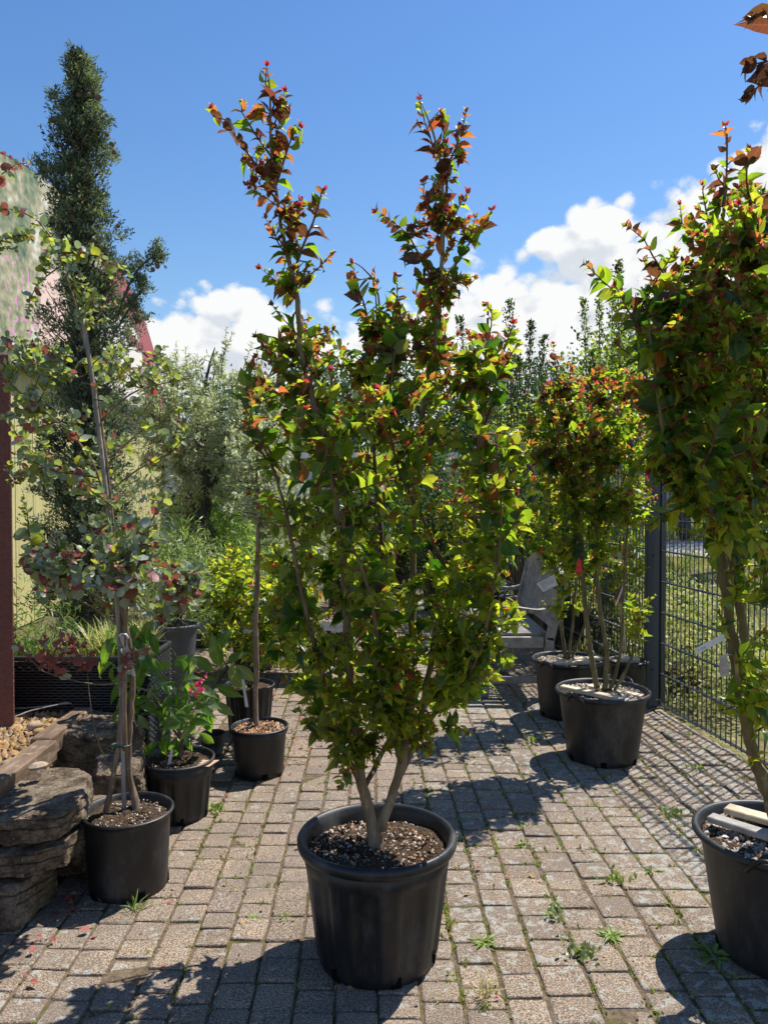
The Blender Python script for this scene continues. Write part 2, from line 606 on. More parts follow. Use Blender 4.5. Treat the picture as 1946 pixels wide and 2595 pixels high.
POT = pot_mat('black_pot_plastic')
POT_D = pot_mat('dusty_pot_plastic', (0.011, 0.013, 0.016), 0.45, 0.38)
POT_G = pot_mat('grey_pot_plastic', (0.055, 0.065, 0.08), 0.5, 0.6)
HOLE = simple('dark_hole', (0.004, 0.004, 0.004), 0.9, 0.1)


def soil_mat(name, c1, c2, c3, scale=70):
    m, t, out = new_mat(name)
    p = pos(t)
    a = t.noise(p, scale, 6.0, 0.7)
    v = t.node('ShaderNodeTexVoronoi', None, Vector=p, Scale=scale * 1.8)
    c = t.ramp(a, [(0.34, c1), (0.55, c2), (0.72, c3)])
    b = t.node('ShaderNodeBsdfPrincipled', None, Base_Color=c, Roughness=0.95)
    b.inputs['Specular IOR Level'].default_value = 0.15
    h = t.math('ADD', a, t.math('MULTIPLY', v.outputs[0], 0.6))
    bp = t.node('ShaderNodeBump', None, Strength=0.9, Distance=0.012, Height=h)
    t.l.new(bp.outputs[0], b.inputs['Normal'])
    t.l.new(b.outputs[0], out.inputs[0])
    return m


SOIL = soil_mat('potting_soil', (0.03, 0.02, 0.014), (0.085, 0.055, 0.035), (0.17, 0.12, 0.075))
GRIT = simple('gravel_chip', (0.36, 0.30, 0.24), 0.85, 0.2, var=0.4, scale=55, col2=(0.16, 0.12, 0.09))
PERL = simple('white_grit', (0.50, 0.44, 0.38), 0.85, 0.2, var=0.4, scale=55)
CHIP = simple('bark_chip', (0.42, 0.24, 0.13), 0.85, 0.2, var=0.6, scale=60, col2=(0.17, 0.08, 0.04))
CRUMB = simple('soil_crumb', (0.075, 0.048, 0.03), 0.95, 0.1, var=0.6, scale=60)


# ------------------------------------------------------------------ leaf templates (+Y length, Z face normal)
def tpl_oval(w=0.56, droop=0.22, fold=0.12, tip=1.0, kink=0.0):
    rows = [(0.0, 0.03), (0.18, 0.72), (0.45, 1.0), (0.72, 0.74), (0.92, 0.22 * tip + .02)]
    vs, fs = [], []
    for y, ww in rows:
        hw = ww * w / 2
        z = -droop * (y - 0.25) ** 2 + kink * y
        vs += [(-hw, y, z + fold * ww), (0, y, z), (hw, y, z + fold * ww * .9)]
    vs.append((0, 1.06, -droop * .66 + kink))
    for i in range(len(rows) - 1):
        a = i * 3
        for j in range(2):
            fs.append((a + j, a + j + 1, a + 3 + j + 1)); fs.append((a + j, a + 3 + j + 1, a + 3 + j))
    a = (len(rows) - 1) * 3
    L = len(vs) - 1
    fs += [(a, a + 1, L), (a + 1, a + 2, L)]
    return np.array(vs, dtype=np.float32), np.array(fs, dtype=np.int32)


def tpl_round(cup=0.14):
    vs = [(0, 0.48, -cup)]
    n = 9
    for i in range(n):
        a = 2 * math.pi * i / n - math.pi / 2
        r = 0.5 if i else 0.44
        vs.append((r * math.cos(a), 0.48 + r * math.sin(a), cup * (0.3 if i % 2 else -0.1)))
    fs = [(0, i + 1, (i + 1) % n + 1) for i in range(n)]
    return np.array(vs, dtype=np.float32), np.array(fs, dtype=np.int32)


def tpl_blade(w=0.2, droop=0.1):
    vs = [(-.02, 0, 0), (.02, 0, 0), (-w / 2, .45, .02), (w / 2, .45, .02), (0, 1, -droop)]
    fs = [(0, 1, 3), (0, 3, 2), (2, 3, 4)]
    return np.array(vs, dtype=np.float32), np.array(fs, dtype=np.int32)


def tpl_diamond(w=0.6):
    vs = [(0, 0, 0), (w / 2, .5, .05), (0, 1, 0), (-w / 2, .5, .05)]
    fs = [(0, 1, 2), (0, 2, 3)]
    return np.array(vs, dtype=np.float32), np.array(fs, dtype=np.int32)


def tpl_chip():
    rs = np.random.RandomState(3)
    vs = [(-.5, -.4, -.3), (.5, -.35, -.25), (.4, .5, -.3), (-.45, .4, -.25), (-.1, -.1, .45), (.2, .2, .4)]
    fs = [(0, 1, 4), (1, 5, 4), (1, 2, 5), (2, 3, 5), (3, 4, 5), (3, 0, 4)]
    return np.array(vs, dtype=np.float32), np.array(fs, dtype=np.int32)


T_CRAPE = [tpl_oval(0.68, 0.25, 0.10), tpl_oval(0.60, 0.45, 0.16), tpl_oval(0.72, 0.1, 0.07, kink=.08), tpl_oval(0.62, 0.8, 0.13), tpl_oval(0.50, 1.1, 0.20)]
T_EUC = [tpl_round(0.10), tpl_round(0.2)]
T_BROAD = [tpl_oval(0.42, 0.7, 0.10), tpl_oval(0.46, 1.0, 0.08)]
T_OLIVE = [tpl_blade(0.32, 0.05), tpl_blade(0.27, 0.15)]
T_NER = [tpl_blade(0.15, 0.12)]
T_BG = [tpl_diamond(0.65), tpl_diamond(0.5)]
T_SPRAY = [tpl_blade(0.34, 0.05), tpl_blade(0.26, -0.1)]
T_CHIP = [tpl_chip()]


def frames(d, n, s):
    """(N,3) direction, normal, (N,) size -> (N,3,3) matrices with columns side, dir, normal times size"""
    d = d / np.maximum(np.linalg.norm(d, axis=1, keepdims=True), 1e-9)
    x = np.cross(d, n)
    ln = np.linalg.norm(x, axis=1, keepdims=True)
    bad = ln[:, 0] < 1e-5
    x[bad] = (1, 0, 0); ln[bad] = 1
    x = x / ln
    z = np.cross(x, d)
    M = np.stack([x, d, z], axis=2)
    return M * s[:, None, None]


def scatter(mb, tpls, p, M, mats, rs):
    """joined geometry from templates; p (N,3), M (N,3,3), mats (N,)"""
    k = rs.randint(0, len(tpls), len(p))
    for i, (tv, tf) in enumerate(tpls):
        sel = np.where(k == i)[0]
        if len(sel) == 0:
            continue
        V = np.einsum('nij,vj->nvi', M[sel], tv) + p[sel][:, None, :]
        F = tf[None, :, :] + (np.arange(len(sel)) * len(tv))[:, None, None]
        mm = np.repeat(mats[sel], len(tf))
        lc = np.tile(tv, (len(sel), 1))
        lc[:, 2] = np.repeat(rs.rand(len(sel)), len(tv))
        mb.chunk(V.reshape(-1, 3), F.reshape(-1, 3), mm, True, lc)


_lm = {}
def leaf_mesh(key, tpls, i, mats, m):
    k = (key, i, m)
    if k not in _lm:
        mb = MB()
        tv, tf = tpls[i]
        lc = tv.copy(); lc[:, 2] = 0
        mb.chunk(tv, tf, None, True, lc)
        _lm[k] = mb.mesh('leaf', [mats[m]])
    return _lm[k]


def leaves_out(root, key, tpls, mats, p, M, mi, rs, nmax=300, name='leaf', joined='foliage', minpx=9.0):
    """the leaves that show largest become parts of their own, the rest one part"""
    p = np.asarray(p); mi = np.asarray(mi)
    size = np.linalg.norm(M[:, :, 1], axis=1)
    u = 973 + p[:, 0] / np.maximum(p[:, 1], .1) * FPX
    v = 1250 - (p[:, 2] - CAM_H) / np.maximum(p[:, 1], .1) * FPX
    px = size / np.maximum(p[:, 1], .1) * FPX
    inside = (u > -10) & (u < 1956) & (v > -10) & (v < 2600)
    facing = np.abs(M[:, 1, 2]) / size          # how much the blade faces along Y
    # nearest layer first: small depth preferred
    score = px * (0.35 + 0.65 * facing) * np.where(inside, 1, 0.01) - 40 * (p[:, 1] - p[:, 1].min())
    order = np.argsort(-score)
    pick = [i for i in order[:nmax] if px[i] > minpx and inside[i]]
    rl = np.array(worldloc(root))
    for i in pick:
        t = rs.randint(len(tpls))
        o = bpy.data.objects.new(name, leaf_mesh(key, tpls, t, mats, int(mi[i])))
        C.objects.link(o)
        o.parent = root
        A4 = np.eye(4); A4[:3, :3] = M[i]; A4[:3, 3] = p[i] - rl
        o.matrix_local = Matrix(A4.tolist())
    rest = np.ones(len(p), bool); rest[pick] = False
    if rest.any():
        mb = MB()
        scatter(mb, tpls, p[rest], M[rest], mi[rest], rs)
        part(joined, mb, mats, root, 'stuff')


# ------------------------------------------------------------------ plants grown from stems
def sample_vol(vol, n, rs):
    u, v, Y, ru, rv, ry = vol
    out = []
    while len(out) < n:
        q = rs.uniform(-1, 1, 3)
        r = math.sqrt((q ** 2).sum())
        if r > 1 or r < 0.25:
            continue
        out.append(P(u + q[0] * ru, v + q[1] * rv, Y + q[2] * ry))
    return out


def grow(stems, vols, rs, explicit=(), leafy=0.30, node=0.028, lsize=0.052, up=0.15, drop=0.2, twig_r=(0.0036, 0.0012),
         style='crape', tipshrink=0.45, bare=0.06, stemleaf=None, jitter=0.35):
    """stems: [(points, radii)], vols: [(volume, count, vigour)] -> twig mesh, leaves"""
    sk = []
    for pts, rad in stems:
        q, r = catmull(pts, rad, 0.04)
        for i in range(len(q)):
            if i > len(q) * 0.12:
                sk.append(q[i])
    skn = np.array([tuple(x) for x in sk])
    tips = []
    for vol, cnt, vig in vols:
        for t_ in sample_vol(vol, cnt, rs):
            tips.append((t_, vig))
    def near(pt):
        d = np.linalg.norm(skn - np.array(tuple(pt)), axis=1)
        return d
    tips.sort(key=lambda a: near(a[0]).min())
    tw = MB()
    Lp, Ld, Ln, Ls, Lt, Lv = [], [], [], [], [], []
    zz = Vector((0, 0, 1))

    def run(q, c, p, vig, r0, full=False, lf=None):
        nonlocal skn
        L = (p - q).length
        m = max(3, int(L / 0.05))
        pts = []
        for i in range(m + 1):
            t = i / m
            pts.append(q * (1 - t) ** 2 + c * 2 * t * (1 - t) + p * t * t)
        for i in range(1, m):
            pts[i] += Vector(rs.normal(0, 1, 3)) * 0.005
        k = min(1.0, L / 0.3)
        rad = [r0 * k * (1 - i / m) + twig_r[1] for i in range(m + 1)]
        tw.tube(pts, rad, 4, 0, False)
        skn = np.vstack([skn, np.array([tuple(x) for x in pts[1:-1:2]])]) if m > 3 else skn
        # leaves from the tip back
        cum = [0]
        for i in range(m):
            cum.append(cum[-1] + (pts[i + 1] - pts[i]).length)
        T = cum[-1]
        ll = min(T * (1 - bare), lf or leafy)
        s = T
        phase = rs.uniform(0, math.pi)
        side0 = Vector(rs.normal(0, 1, 3))
        kk = 0
        while s > T - ll:
            i = min(m - 1, max(0, int(np.searchsorted(cum, s)) - 1))
            f = (s - cum[i]) / max(cum[i + 1] - cum[i], 1e-6)
            pt = pts[i].lerp(pts[i + 1], min(1, f))
            tg = (pts[i + 1] - pts[i]).normalized()
            sd = side0 - tg * side0.dot(tg)
            if sd.length < 1e-3:
                sd = Vector((1, 0, 0))
            sd.normalize()
            if kk % 2 and style != 'crape':
                sd = tg.cross(sd)
            dist = (T - s)
            young = max(0.0, 1 - dist / 0.09)
            sz = lsize * (1 - (1 - tipshrink) * young) * rs.uniform(0.55, 1.25) * vig ** 0.3
            for sg in (-1, 1):
                if rs.rand() < 0.07:
                    continue
                a = 0.75 if style == 'crape' else 0.35
                d = tg * (a + young * 0.5) * rs.uniform(.6, 1.3) + sd * sg + Vector(rs.normal(0, jitter, 3)) - zz * drop * (1 - young)
                d.normalize()
                nn = zz * .75 + Vector((.22, .28, 0)) + tg * 0.25 + Vector(rs.normal(0, 0.62, 3))
                Lp.append(tuple(pt)); Ld.append(tuple(d)); Ln.append(tuple(nn)); Ls.append(sz); Lt.append(dist); Lv.append(vig)
            s -= node * (0.6 + 0.5 * (1 - young)) * rs.uniform(.8, 1.2)
            kk += 1
        # growing tip
        if style == 'crape':
            for j in range(3):
                d = (pts[-1] - pts[-2]).normalized() + Vector(rs.normal(0, 0.5, 3))
                Lp.append(tuple(pts[-1])); Ld.append(tuple(d)); Ln.append(tuple(rs.normal(0, 1, 3))); Ls.append(lsize * 0.34); Lt.append(0.0); Lv.append(vig)

    for poly, vig, lf in explicit:
        q, _ = catmull(poly, [1] * len(poly), 0.05)
        for i in range(0, 1):
            pass
        m = len(q)
        T = sum((q[i + 1] - q[i]).length for i in range(m - 1))
        a = q[0]; b = q[-1]; mid = q[m // 2]
        c = mid * 2 - (a + b) / 2
        run(a, c, b, vig, twig_r[0] * 1.1, lf=lf or T * 0.9)
    for p, vig in tips:
        d = near(p)
        pen = d + 0.9 * np.maximum(0, skn[:, 2] - (p.z - 0.25 * d))
        i = int(np.argmin(pen))
        q = Vector(skn[i])
        L = (p - q).length
        if L < 0.03:
            continue
        h = Vector((p.x - q.x, p.y - q.y, 0))
        c = (q + p) / 2 + h * 0.18 - zz * (up * L) * 0.4 + Vector(rs.normal(0, 0.02, 3))
        run(q, c, p, vig, twig_r[0])
    return tw, np.array(Lp), np.array(Ld), np.array(Ln), np.array(Ls), np.array(Lt), np.array(Lv)


def crape_class(Lt, Lp, Lv, rs, zred=9.0, zlo=None, warm=1.0):
    """leaf colour by age: dark and green low on the shoot, bronze, orange and red at its tip and high on the tree"""
    n = len(Lt)
    out = np.zeros(n, int)
    for i in range(n):
        w = min(max((Lp[i][2] - 1.25) / max(zred - 1.25, .1), 0.0), 1.0)
        a = Lt[i]
        r = rs.rand()
        if a < 0.012:
            out[i] = 5 if r < (.05 + .62 * w) * warm else (4 if r < .16 + .70 * w * warm else 2)
        elif a < 0.05:
            out[i] = 4 if r < (.05 + .60 * w) * warm else (2 if r < .80 else 1)
        elif a < 0.12:
            q = rs.rand()
            pb = (.15 * w + .42 * w ** 3) * warm
            out[i] = 3 if r < pb else (4 if r < pb + .30 * w * warm else (2 if q < .50 * (1.1 - .8 * w) else (1 if q < .75 else 0)))
        else:
            q = rs.rand()
            out[i] = 3 if r < (.10 * w + .70 * w ** 3) * warm else (2 if q < .21 * (1.1 - w) else (1 if q < .52 else 0))
    return out


# ------------------------------------------------------------------ pots
def pot(root, c, R0, R1, H, lip=0.02, liph=0.03, ribs=0, collar=None, mat=POT, fill=0.05, soil=SOIL, k=64, holes=4, seed=0, rot=0.0):
    """round nursery pot: R0 base radius, R1 rim radius outside, H height"""
    mb = MB()
    c = Vector(c)
    t = 0.006
    colz = H - liph - (collar or 0)
    def rz(z): return R0 + (R1 - lip - R0) * z / H
    prof = [(R0 - 0.02, 0.006), (R0 - 0.008, 0.0), (R0, 0.004), (rz(0.03), 0.03), (rz(H * .25), H * .25), (rz(H * .5), H * .5), (rz(colz - .015), colz - .015)]
    if collar:
        prof += [(rz(colz) + 0.008, colz), (rz(H - liph - .004) + 0.009, H - liph - 0.004)]
    prof += [(rz(H - liph) + 0.002, H - liph), (R1 - 0.004, H - liph + 0.001), (R1, H - liph * .7), (R1 + .0005, H - liph * .35), (R1 - lip * .2, H - 0.003), (R1 - lip * .5, H),
             (R1 - lip * .85, H - .003), (R1 - lip - t * .5, H - .012), (R1 - lip - t * 1.4, H - .03), (rz(H - fill - .06) - t, H - fill - .06)]
    def mod(r, z, a):
        w = 0.0
        if ribs and 0.02 < z < colz - 0.012 and r > R0 - .001:
            q = math.cos(ribs * a)
            w = (0.0065 if ribs < 12 else 0.004) * (1 if q > 0.2 else (-1 if q < -0.2 else q * 5))
        return r + w + 0.0012 * math.sin(2 * a + seed) * (z / H)
    mb.lathe(c, prof, max(k, ribs * 12 if ribs else k), mod=mod)
    p = part('pot', mb, [mat], root)
    # drain openings at the foot
    for i in range(holes):
        a = rot + 2 * math.pi * i / holes
        hb = MB()
        r = R0 + 0.0015
        hb.box((c.x + r * math.cos(a), c.y + r * math.sin(a), c.z + 0.018), (0.006, 0.03, 0.028), Matrix.Rotation(a, 3, 'Z'), 0)
        part('drain_hole', hb, [HOLE], p)
    # soil with an uneven top
    sb = MB()
    rs = np.random.RandomState(seed + 11)
    zs = H - fill
    Rs = rz(zs) - t
    rings = 9; kk = 40
    vs = [(c.x, c.y, c.z + zs + .012)]
    for i in range(1, rings + 1):
        rr = Rs * i / rings
        for j in range(kk):
            a = 2 * math.pi * j / kk
            hh = 0.012 * (1 - (i / rings) ** 2) + rs.uniform(-.005, .005) + 0.006 * math.sin(a * 2 + seed + i * .7)
            vs.append((c.x + rr * math.cos(a), c.y + rr * math.sin(a), c.z + zs + hh))
    fs = [(0, 1 + j, 1 + (j + 1) % kk) for j in range(kk)]
    for i in range(rings - 1):
        for j in range(kk):
            j2 = (j + 1) % kk
            b = 1 + i * kk
            fs.append((b + j, b + kk + j, b + kk + j2, b + j2))
    sb.add(vs, fs, 0, True)
    part('soil', sb, [soil], root)
    return c.z + zs, Rs


def chips(root, c, z, r, n, size, mats, rs, flat=0.5, name='grit', w=None):
    mb = MB()
    a = rs.uniform(0, 2 * math.pi, n)
    rr = r * np.sqrt(rs.uniform(0, 1, n)) * .97
    p = np.stack([c[0] + rr * np.cos(a), c[1] + rr * np.sin(a), z + 0.012 * (1 - (rr / r) ** 2) + rs.uniform(-.002, .006, n)], 1)
    s = size * rs.uniform(.4, 1.3, n)
    d = rs.normal(0, 1, (n, 3)); d[:, 2] *= flat
    nn = rs.normal(0, .5, (n, 3)) + np.array([0, 0, 1.0])
    M = frames(d, nn, s)
    M[:, :, 2] *= 0.7
    M[:, :, 0] *= rs.uniform(.5, 1.0, n)[:, None]
    scatter(mb, T_CHIP, p, M, rs.choice(len(mats), n, p=w), rs)
    part(name, mb, mats, root, 'stuff')


def handles(root, c, R1, H, angs):
    for a in angs:
        mb = MB()
        pts = []
        for i in range(9):
            t = i / 8
            aa = a + (t - .5) * 0.42
            up = math.sin(math.pi * t)
            rr = R1 + 0.004 + 0.012 * up
            pts.append((c[0] + rr * math.cos(aa), c[1] + rr * math.sin(aa), c[2] + H - 0.035 + 0.05 * up))
        mb.tube(pts, 0.0065, 6)
        part('handle', mb, [POT], root)


def stems_out(root, stems, mats, k=8, name='trunk'):
    for i, (pts, rad) in enumerate(stems):
        mb = MB()
        q, r = catmull(pts, rad, 0.03)
        rs = np.random.RandomState(i + 5)
        q2 = [x + Vector(rs.normal(0, 1, 3)) * min(0.003, r[j] * .15) for j, x in enumerate(q)]
        r = [a_ * (1 + .07 * rs.normal() + (.16 if rs.rand() < .10 else 0)) for a_ in r]
        r[0] *= 1.22
        mb.tube(q2, r, k)
        part(name, mb, mats, root)


def text_mesh(name, body, size, extrude, mat, parent, loc, rot, align='LEFT'):
    cu = bpy.data.curves.new(name, 'FONT')
    cu.body = body; cu.size = size; cu.extrude = extrude; cu.align_x = align
    tmp = bpy.data.objects.new(name + '_source', cu)
    C.objects.link(tmp)
    bpy.context.view_layer.update()
    dg = bpy.context.evaluated_depsgraph_get()
    me = bpy.data.meshes.new_from_object(tmp.evaluated_get(dg))
    bpy.data.objects.remove(tmp)
    me.materials.clear(); me.materials.append(mat)
    o = link(name, me, parent)
    o.location = loc; o.rotation_euler = rot
    return o


def PP(*a):
    return [P(*x) for x in a]

# ================================================================== GROUND AND PAVING
def ground_mat():
    m, t, out = new_mat('rough_grass_ground')
    p = pos(t)
    a = t.noise(p, 0.9, 6.0, 0.65)
    b_ = t.noise(p, 14.0, 5.0, 0.7)
    c = t.ramp(t.math('MULTIPLY_ADD', b_, 0.5, t.math('MULTIPLY', a, 0.5)), [(0.36, (0.05, 0.06, 0.02)), (0.5, (0.16, 0.15, 0.06)), (0.62, (0.30, 0.25, 0.13))])
    b = t.node('ShaderNodeBsdfPrincipled', None, Base_Color=c, Roughness=0.95)
    b.inputs['Specular IOR Level'].default_value = 0.1
    bp = t.node('ShaderNodeBump', None, Strength=0.8, Distance=0.03, Height=b_)
    t.l.new(bp.outputs[0], b.inputs['Normal'])
    t.l.new(b.outputs[0], out.inputs[0])
    return m


def joint_mat():
    m, t, out = new_mat('mossy_joint')
    p = pos(t)
    a = t.noise(p, 2.3, 5.0, 0.65)
    b_ = t.noise(p, 60.0, 5.0, 0.7)
    soil = t.ramp(b_, [(0.35, (0.075, 0.055, 0.038)), (0.65, (0.20, 0.15, 0.10))])
    moss = t.ramp(b_, [(0.35, (0.060, 0.050, 0.018)), (0.65, (0.15, 0.13, 0.040))])
    c = t.mix(t.smooth(a, 0.48, 0.58), soil, moss)
    b = t.node('ShaderNodeBsdfPrincipled', None, Base_Color=c, Roughness=0.95)
    b.inputs['Specular IOR Level'].default_value = 0.1
    bp = t.node('ShaderNodeBump', None, Strength=1.0, Distance=0.008, Height=b_)
    t.l.new(bp.outputs[0], b.inputs['Normal'])
    t.l.new(b.outputs[0], out.inputs[0])
    return m


def stone_mat():
    m, t, out = new_mat('exposed_aggregate_paver')
    p = pos(t)
    oi = t.node('ShaderNodeObjectInfo')
    at = t.node('ShaderNodeAttribute', {'attribute_name': 'rnd', 'attribute_type': 'GEOMETRY'})
    rnd = t.math('FRACT', t.math('ADD', t.math('MULTIPLY', oi.outputs['Random'], 1.0), at.outputs['Fac']))
    base = t.ramp(rnd, [(0.0, (0.188, 0.144, 0.108)), (0.35, (0.218, 0.168, 0.126)), (0.7, (0.250, 0.194, 0.142)), (1.0, (0.202, 0.160, 0.128))])
    # grains of the facing: light and dark grit
    v = t.node('ShaderNodeTexVoronoi', None, Vector=p, Scale=330.0)
    g = t.math('MULTIPLY', v.outputs['Color'], 1.0)
    grain = t.noise(p, 190.0, 3.0, 0.7)
    gr = t.ramp(grain, [(0.36, (0.30, 0.28, 0.27)), (0.5, (1.0, 1.0, 1.0)), (0.62, (2.1, 2.05, 1.95))])
    c = t.mix(1.0, base, gr, 'MULTIPLY')
    big = t.noise(p, 3.5, 4.0, 0.6)
    c = t.mix(t.math('MULTIPLY', t.smooth(big, 0.40, 0.62), 0.40), c, (0.16, 0.135, 0.115, 1))
    st_ = t.smooth(t.noise(p, 1.4, 6.0, 0.7), 0.50, 0.66)
    c = t.mix(t.math('MULTIPLY', st_, 0.32), c, (0.085, 0.068, 0.05, 1))
    # lichen: pale blotches, thicker in some areas
    li = t.noise(p, 27.0, 5.0, 0.62, 0.5)
    area = t.math('MULTIPLY_ADD', t.smooth(t.node('ShaderNodeSeparateXYZ', None, Vector=p).outputs[0], -.2, .5), 0.22, t.noise(p, 1.1, 2.0, 0.5))
    lf = t.math('ADD', li, t.math('MULTIPLY', t.math('SUBTRACT', area, 0.5), 0.35))
    lm = t.smooth(lf, 0.615, 0.655)
    lc = t.ramp(grain, [(0.35, (0.21, 0.21, 0.18)), (0.62, (0.42, 0.41, 0.36))])
    c = t.mix(t.math('MULTIPLY', lm, 0.8), c, lc)
    wh = t.smooth(t.noise(p, 75.0, 2.0, 0.5), 0.72, 0.76)
    c = t.mix(wh, c, (0.44, 0.42, 0.38, 1))
    di = t.smooth(t.noise(p, 9.0, 6.0, 0.7), 0.60, 0.72)
    c = t.mix(t.math('MULTIPLY', di, 0.45), c, (0.12, 0.095, 0.06, 1))
    b = t.node('ShaderNodeBsdfPrincipled', None, Base_Color=c, Roughness=0.88)
    b.inputs['Specular IOR Level'].default_value = 0.25
    h = t.math('ADD', grain, t.math('MULTIPLY', v.outputs['Distance'], 0.7))
    bp = t.node('ShaderNodeBump', None, Strength=0.55, Distance=0.004, Height=h)
    t.l.new(bp.outputs[0], b.inputs['Normal'])
    t.l.new(b.outputs[0], out.inputs[0])
    return m


M_STONE = stone_mat()
M_JOINT = joint_mat()
M_GROUND = ground_mat()

g = MB()
S = 600
g.add([(-S, -S, -0.06), (S, -S, -0.06), (S, S, -0.06), (-S, S, -0.06)], [(0, 1, 2, 3)])
struct('ground', g, [M_GROUND])

XF = lambda Y: 1.79 + (5.1 - Y) * 0.126           # the fence line
pv = MB()
NX, NY = 60, 60
vs = []
for j in range(NY + 1):
    Y = 0.2 + (14.5 - 0.2) * j / NY
    for i in range(NX + 1):
        x = -4.2 + (XF(Y) + 0.02 + 4.2) * i / NX
        vs.append((x, Y, -0.0062 + 0.0015 * math.sin(x * 13 + Y * 7) * math.sin(Y * 11)))
fs = [(j * (NX + 1) + i, j * (NX + 1) + i + 1, (j + 1) * (NX + 1) + i + 1, (j + 1) * (NX + 1) + i) for j in range(NY) for i in range(NX)]
pv.add(vs, fs, 0, True)
pavement = struct('pavement', pv, [M_JOINT])

rsS = np.random.RandomState(21)


def stone_tpl(seed):
    rs = np.random.RandomState(seed)
    # unit stone 1 x 1, eight-sided plan with softly rounded, chipped edges
    def ring(ins, z):
        o = []
        for x, y in ((-.44, -.5), (.44, -.5), (.5, -.44), (.5, .44), (.44, .5), (-.44, .5), (-.5, .44), (-.5, -.44)):
            k = 1 - ins * 2
            o.append((x * k, y * k, z + rs.uniform(-.0008, .0008) if ins else z))
        return o
    vs = ring(0.0, -0.03) + ring(0.0, -0.006) + ring(0.018, -0.0022) + ring(0.055, 0.0)
    vs = [(x + rs.uniform(-.012, .012), y + rs.uniform(-.012, .012), z) for x, y, z in vs]
    fs = []
    for r_ in range(3):
        for i in range(8):
            j = (i + 1) % 8
            a = r_ * 8
            fs.append((a + i, a + j, a + 8 + j, a + 8 + i))
    fs.append(tuple(range(24, 32)))
    return vs, fs


STPL = [stone_tpl(i) for i in range(7)]
SME = []
for vs, fs in STPL:
    b = MB(); b.add(vs, fs, 0, False)
    me = b.mesh('paving_stone', [M_STONE])
    SME.append(me)

stones = []
x = -2.35
SKEW = -0.022
while x < 2.75:
    w = 0.116 if x < 0.35 else 0.136
    w = w * rsS.uniform(0.95, 1.06)
    Y = 0.9 + rsS.uniform(0, .15)
    while Y < 14.2:
        ln = rsS.choice([0.095, 0.108, 0.125, 0.145], p=[.25, .42, .2, .13]) * (1.0 if x < .35 else 1.10)
        xc = x + w / 2 + SKEW * (Y - 3) + 0.006 * math.sin(Y * 2.1 + x * 3)
        yc = Y + ln / 2
        stones.append((xc, yc, w - 0.0085, ln - 0.0055))
        Y += ln
    x += w
kept = []
for (xc, yc, w, ln) in stones:
    if xc + w / 2 > XF(yc) + .012:
        w2 = XF(yc) + .012 - (xc - w / 2)
        if w2 < .012:
            continue
        xc = xc - w / 2 + w2 / 2
        w = w2
    if xc < -1.42 and 2.2 < yc < 3.95:
        continue
    kept.append((xc, yc, w, ln))
def vis(s):
    u = 973 + s[0] / s[1] * FPX
    v = 1250 + CAM_H * FPX / s[1]
    return -20 < u < 1966 and v < 2640
ind = [s for s in kept if vis(s)]
ind.sort(key=lambda s: s[1])
nearest, far = ind[:298], ind[298:] + [s for s in kept if not vis(s)]
def stone_pose(s):
    z = rsS.normal(0, 0.0026)
    rx, ry, rz = rsS.normal(0, .016), rsS.normal(0, .018), rsS.normal(0, .018)
    M = Matrix.Translation((s[0], s[1], z)) @ Matrix.Rotation(rz, 4, 'Z') @ Matrix.Rotation(rx, 4, 'X') @ Matrix.Rotation(ry, 4, 'Y') @ Matrix.Diagonal((s[2], s[3], 1, 1))
    return M
for s in nearest:
    o = bpy.data.objects.new('paving_stone', SME[rsS.randint(7)])
    C.objects.link(o)
    o.parent = pavement
    o.matrix_local = stone_pose(s)
fb = MB(); rnd = []
for s in far:
    k = rsS.randint(7)
    M = stone_pose(s)
    fb.add([M @ Vector(p) for p in STPL[k][0]], STPL[k][1])
    rnd += [rsS.rand()] * len(STPL[k][0])
fo = part('paving_stone_field', fb, [M_STONE], pavement, 'stuff')
if len(fo.data.vertices) == len(rnd):
    at = fo.data.attributes.new('rnd', 'FLOAT', 'POINT')
    at.data.foreach_set('value', np.array(rnd, dtype=np.float32))

# moss and grass tufts in the joints, thick on the right, sparse on the left
cand = []
for (xc, yc, w, ln) in kept:
    for e in range(4):
        cand.append((xc + (w / 2 + .005) * (1 if e % 2 else -1), yc + rsS.uniform(-.5, .5) * ln) if e < 2 else (xc + rsS.uniform(-.5, .5) * w, yc + (ln / 2 + .005) * (1 if e % 2 else -1)))
cand = np.array(cand)
prob = np.clip(0.10 + 0.85 * (cand[:, 0] > 0.1) * (1 - 0.08 * cand[:, 1]) + 0.40 * ((cand[:, 0] < -.5) & (cand[:, 0] > -.8)), 0.03, 1)
clump = np.sin(cand[:, 0] * 9.1 + 1) * np.sin(cand[:, 1] * 5.3 + cand[:, 0] * 4) > -0.1
prob = prob * np.where(clump, 1.0, 0.25)
sel = rsS.rand(len(cand)) < prob
cp = cand[sel & (cand[:, 1] < 9)]
N = 9
base = np.repeat(cp, N, axis=0)
n = len(base)
p = np.stack([base[:, 0] + rsS.normal(0, .006, n), base[:, 1] + rsS.normal(0, .014, n), np.full(n, -.0065)], 1)
d = rsS.normal(0, 0.7, (n, 3)); d[:, 2] = np.abs(d[:, 2]) + .35
sz = np.minimum(rsS.gamma(2.2, .0046, n) + 0.006, .022)
mb = MB()
scatter(mb, [tpl_blade(0.28, .2), tpl_diamond(.5)], p, frames(d, rsS.normal(0, 1, (n, 3)) + [0, 0, .6], sz), rsS.choice(4, n, p=[.30, .38, .14, .18]), rsS)
part('joint_moss', mb, [MOSS, WEED, GRASS_D, GRASS_G], pavement, 'stuff')

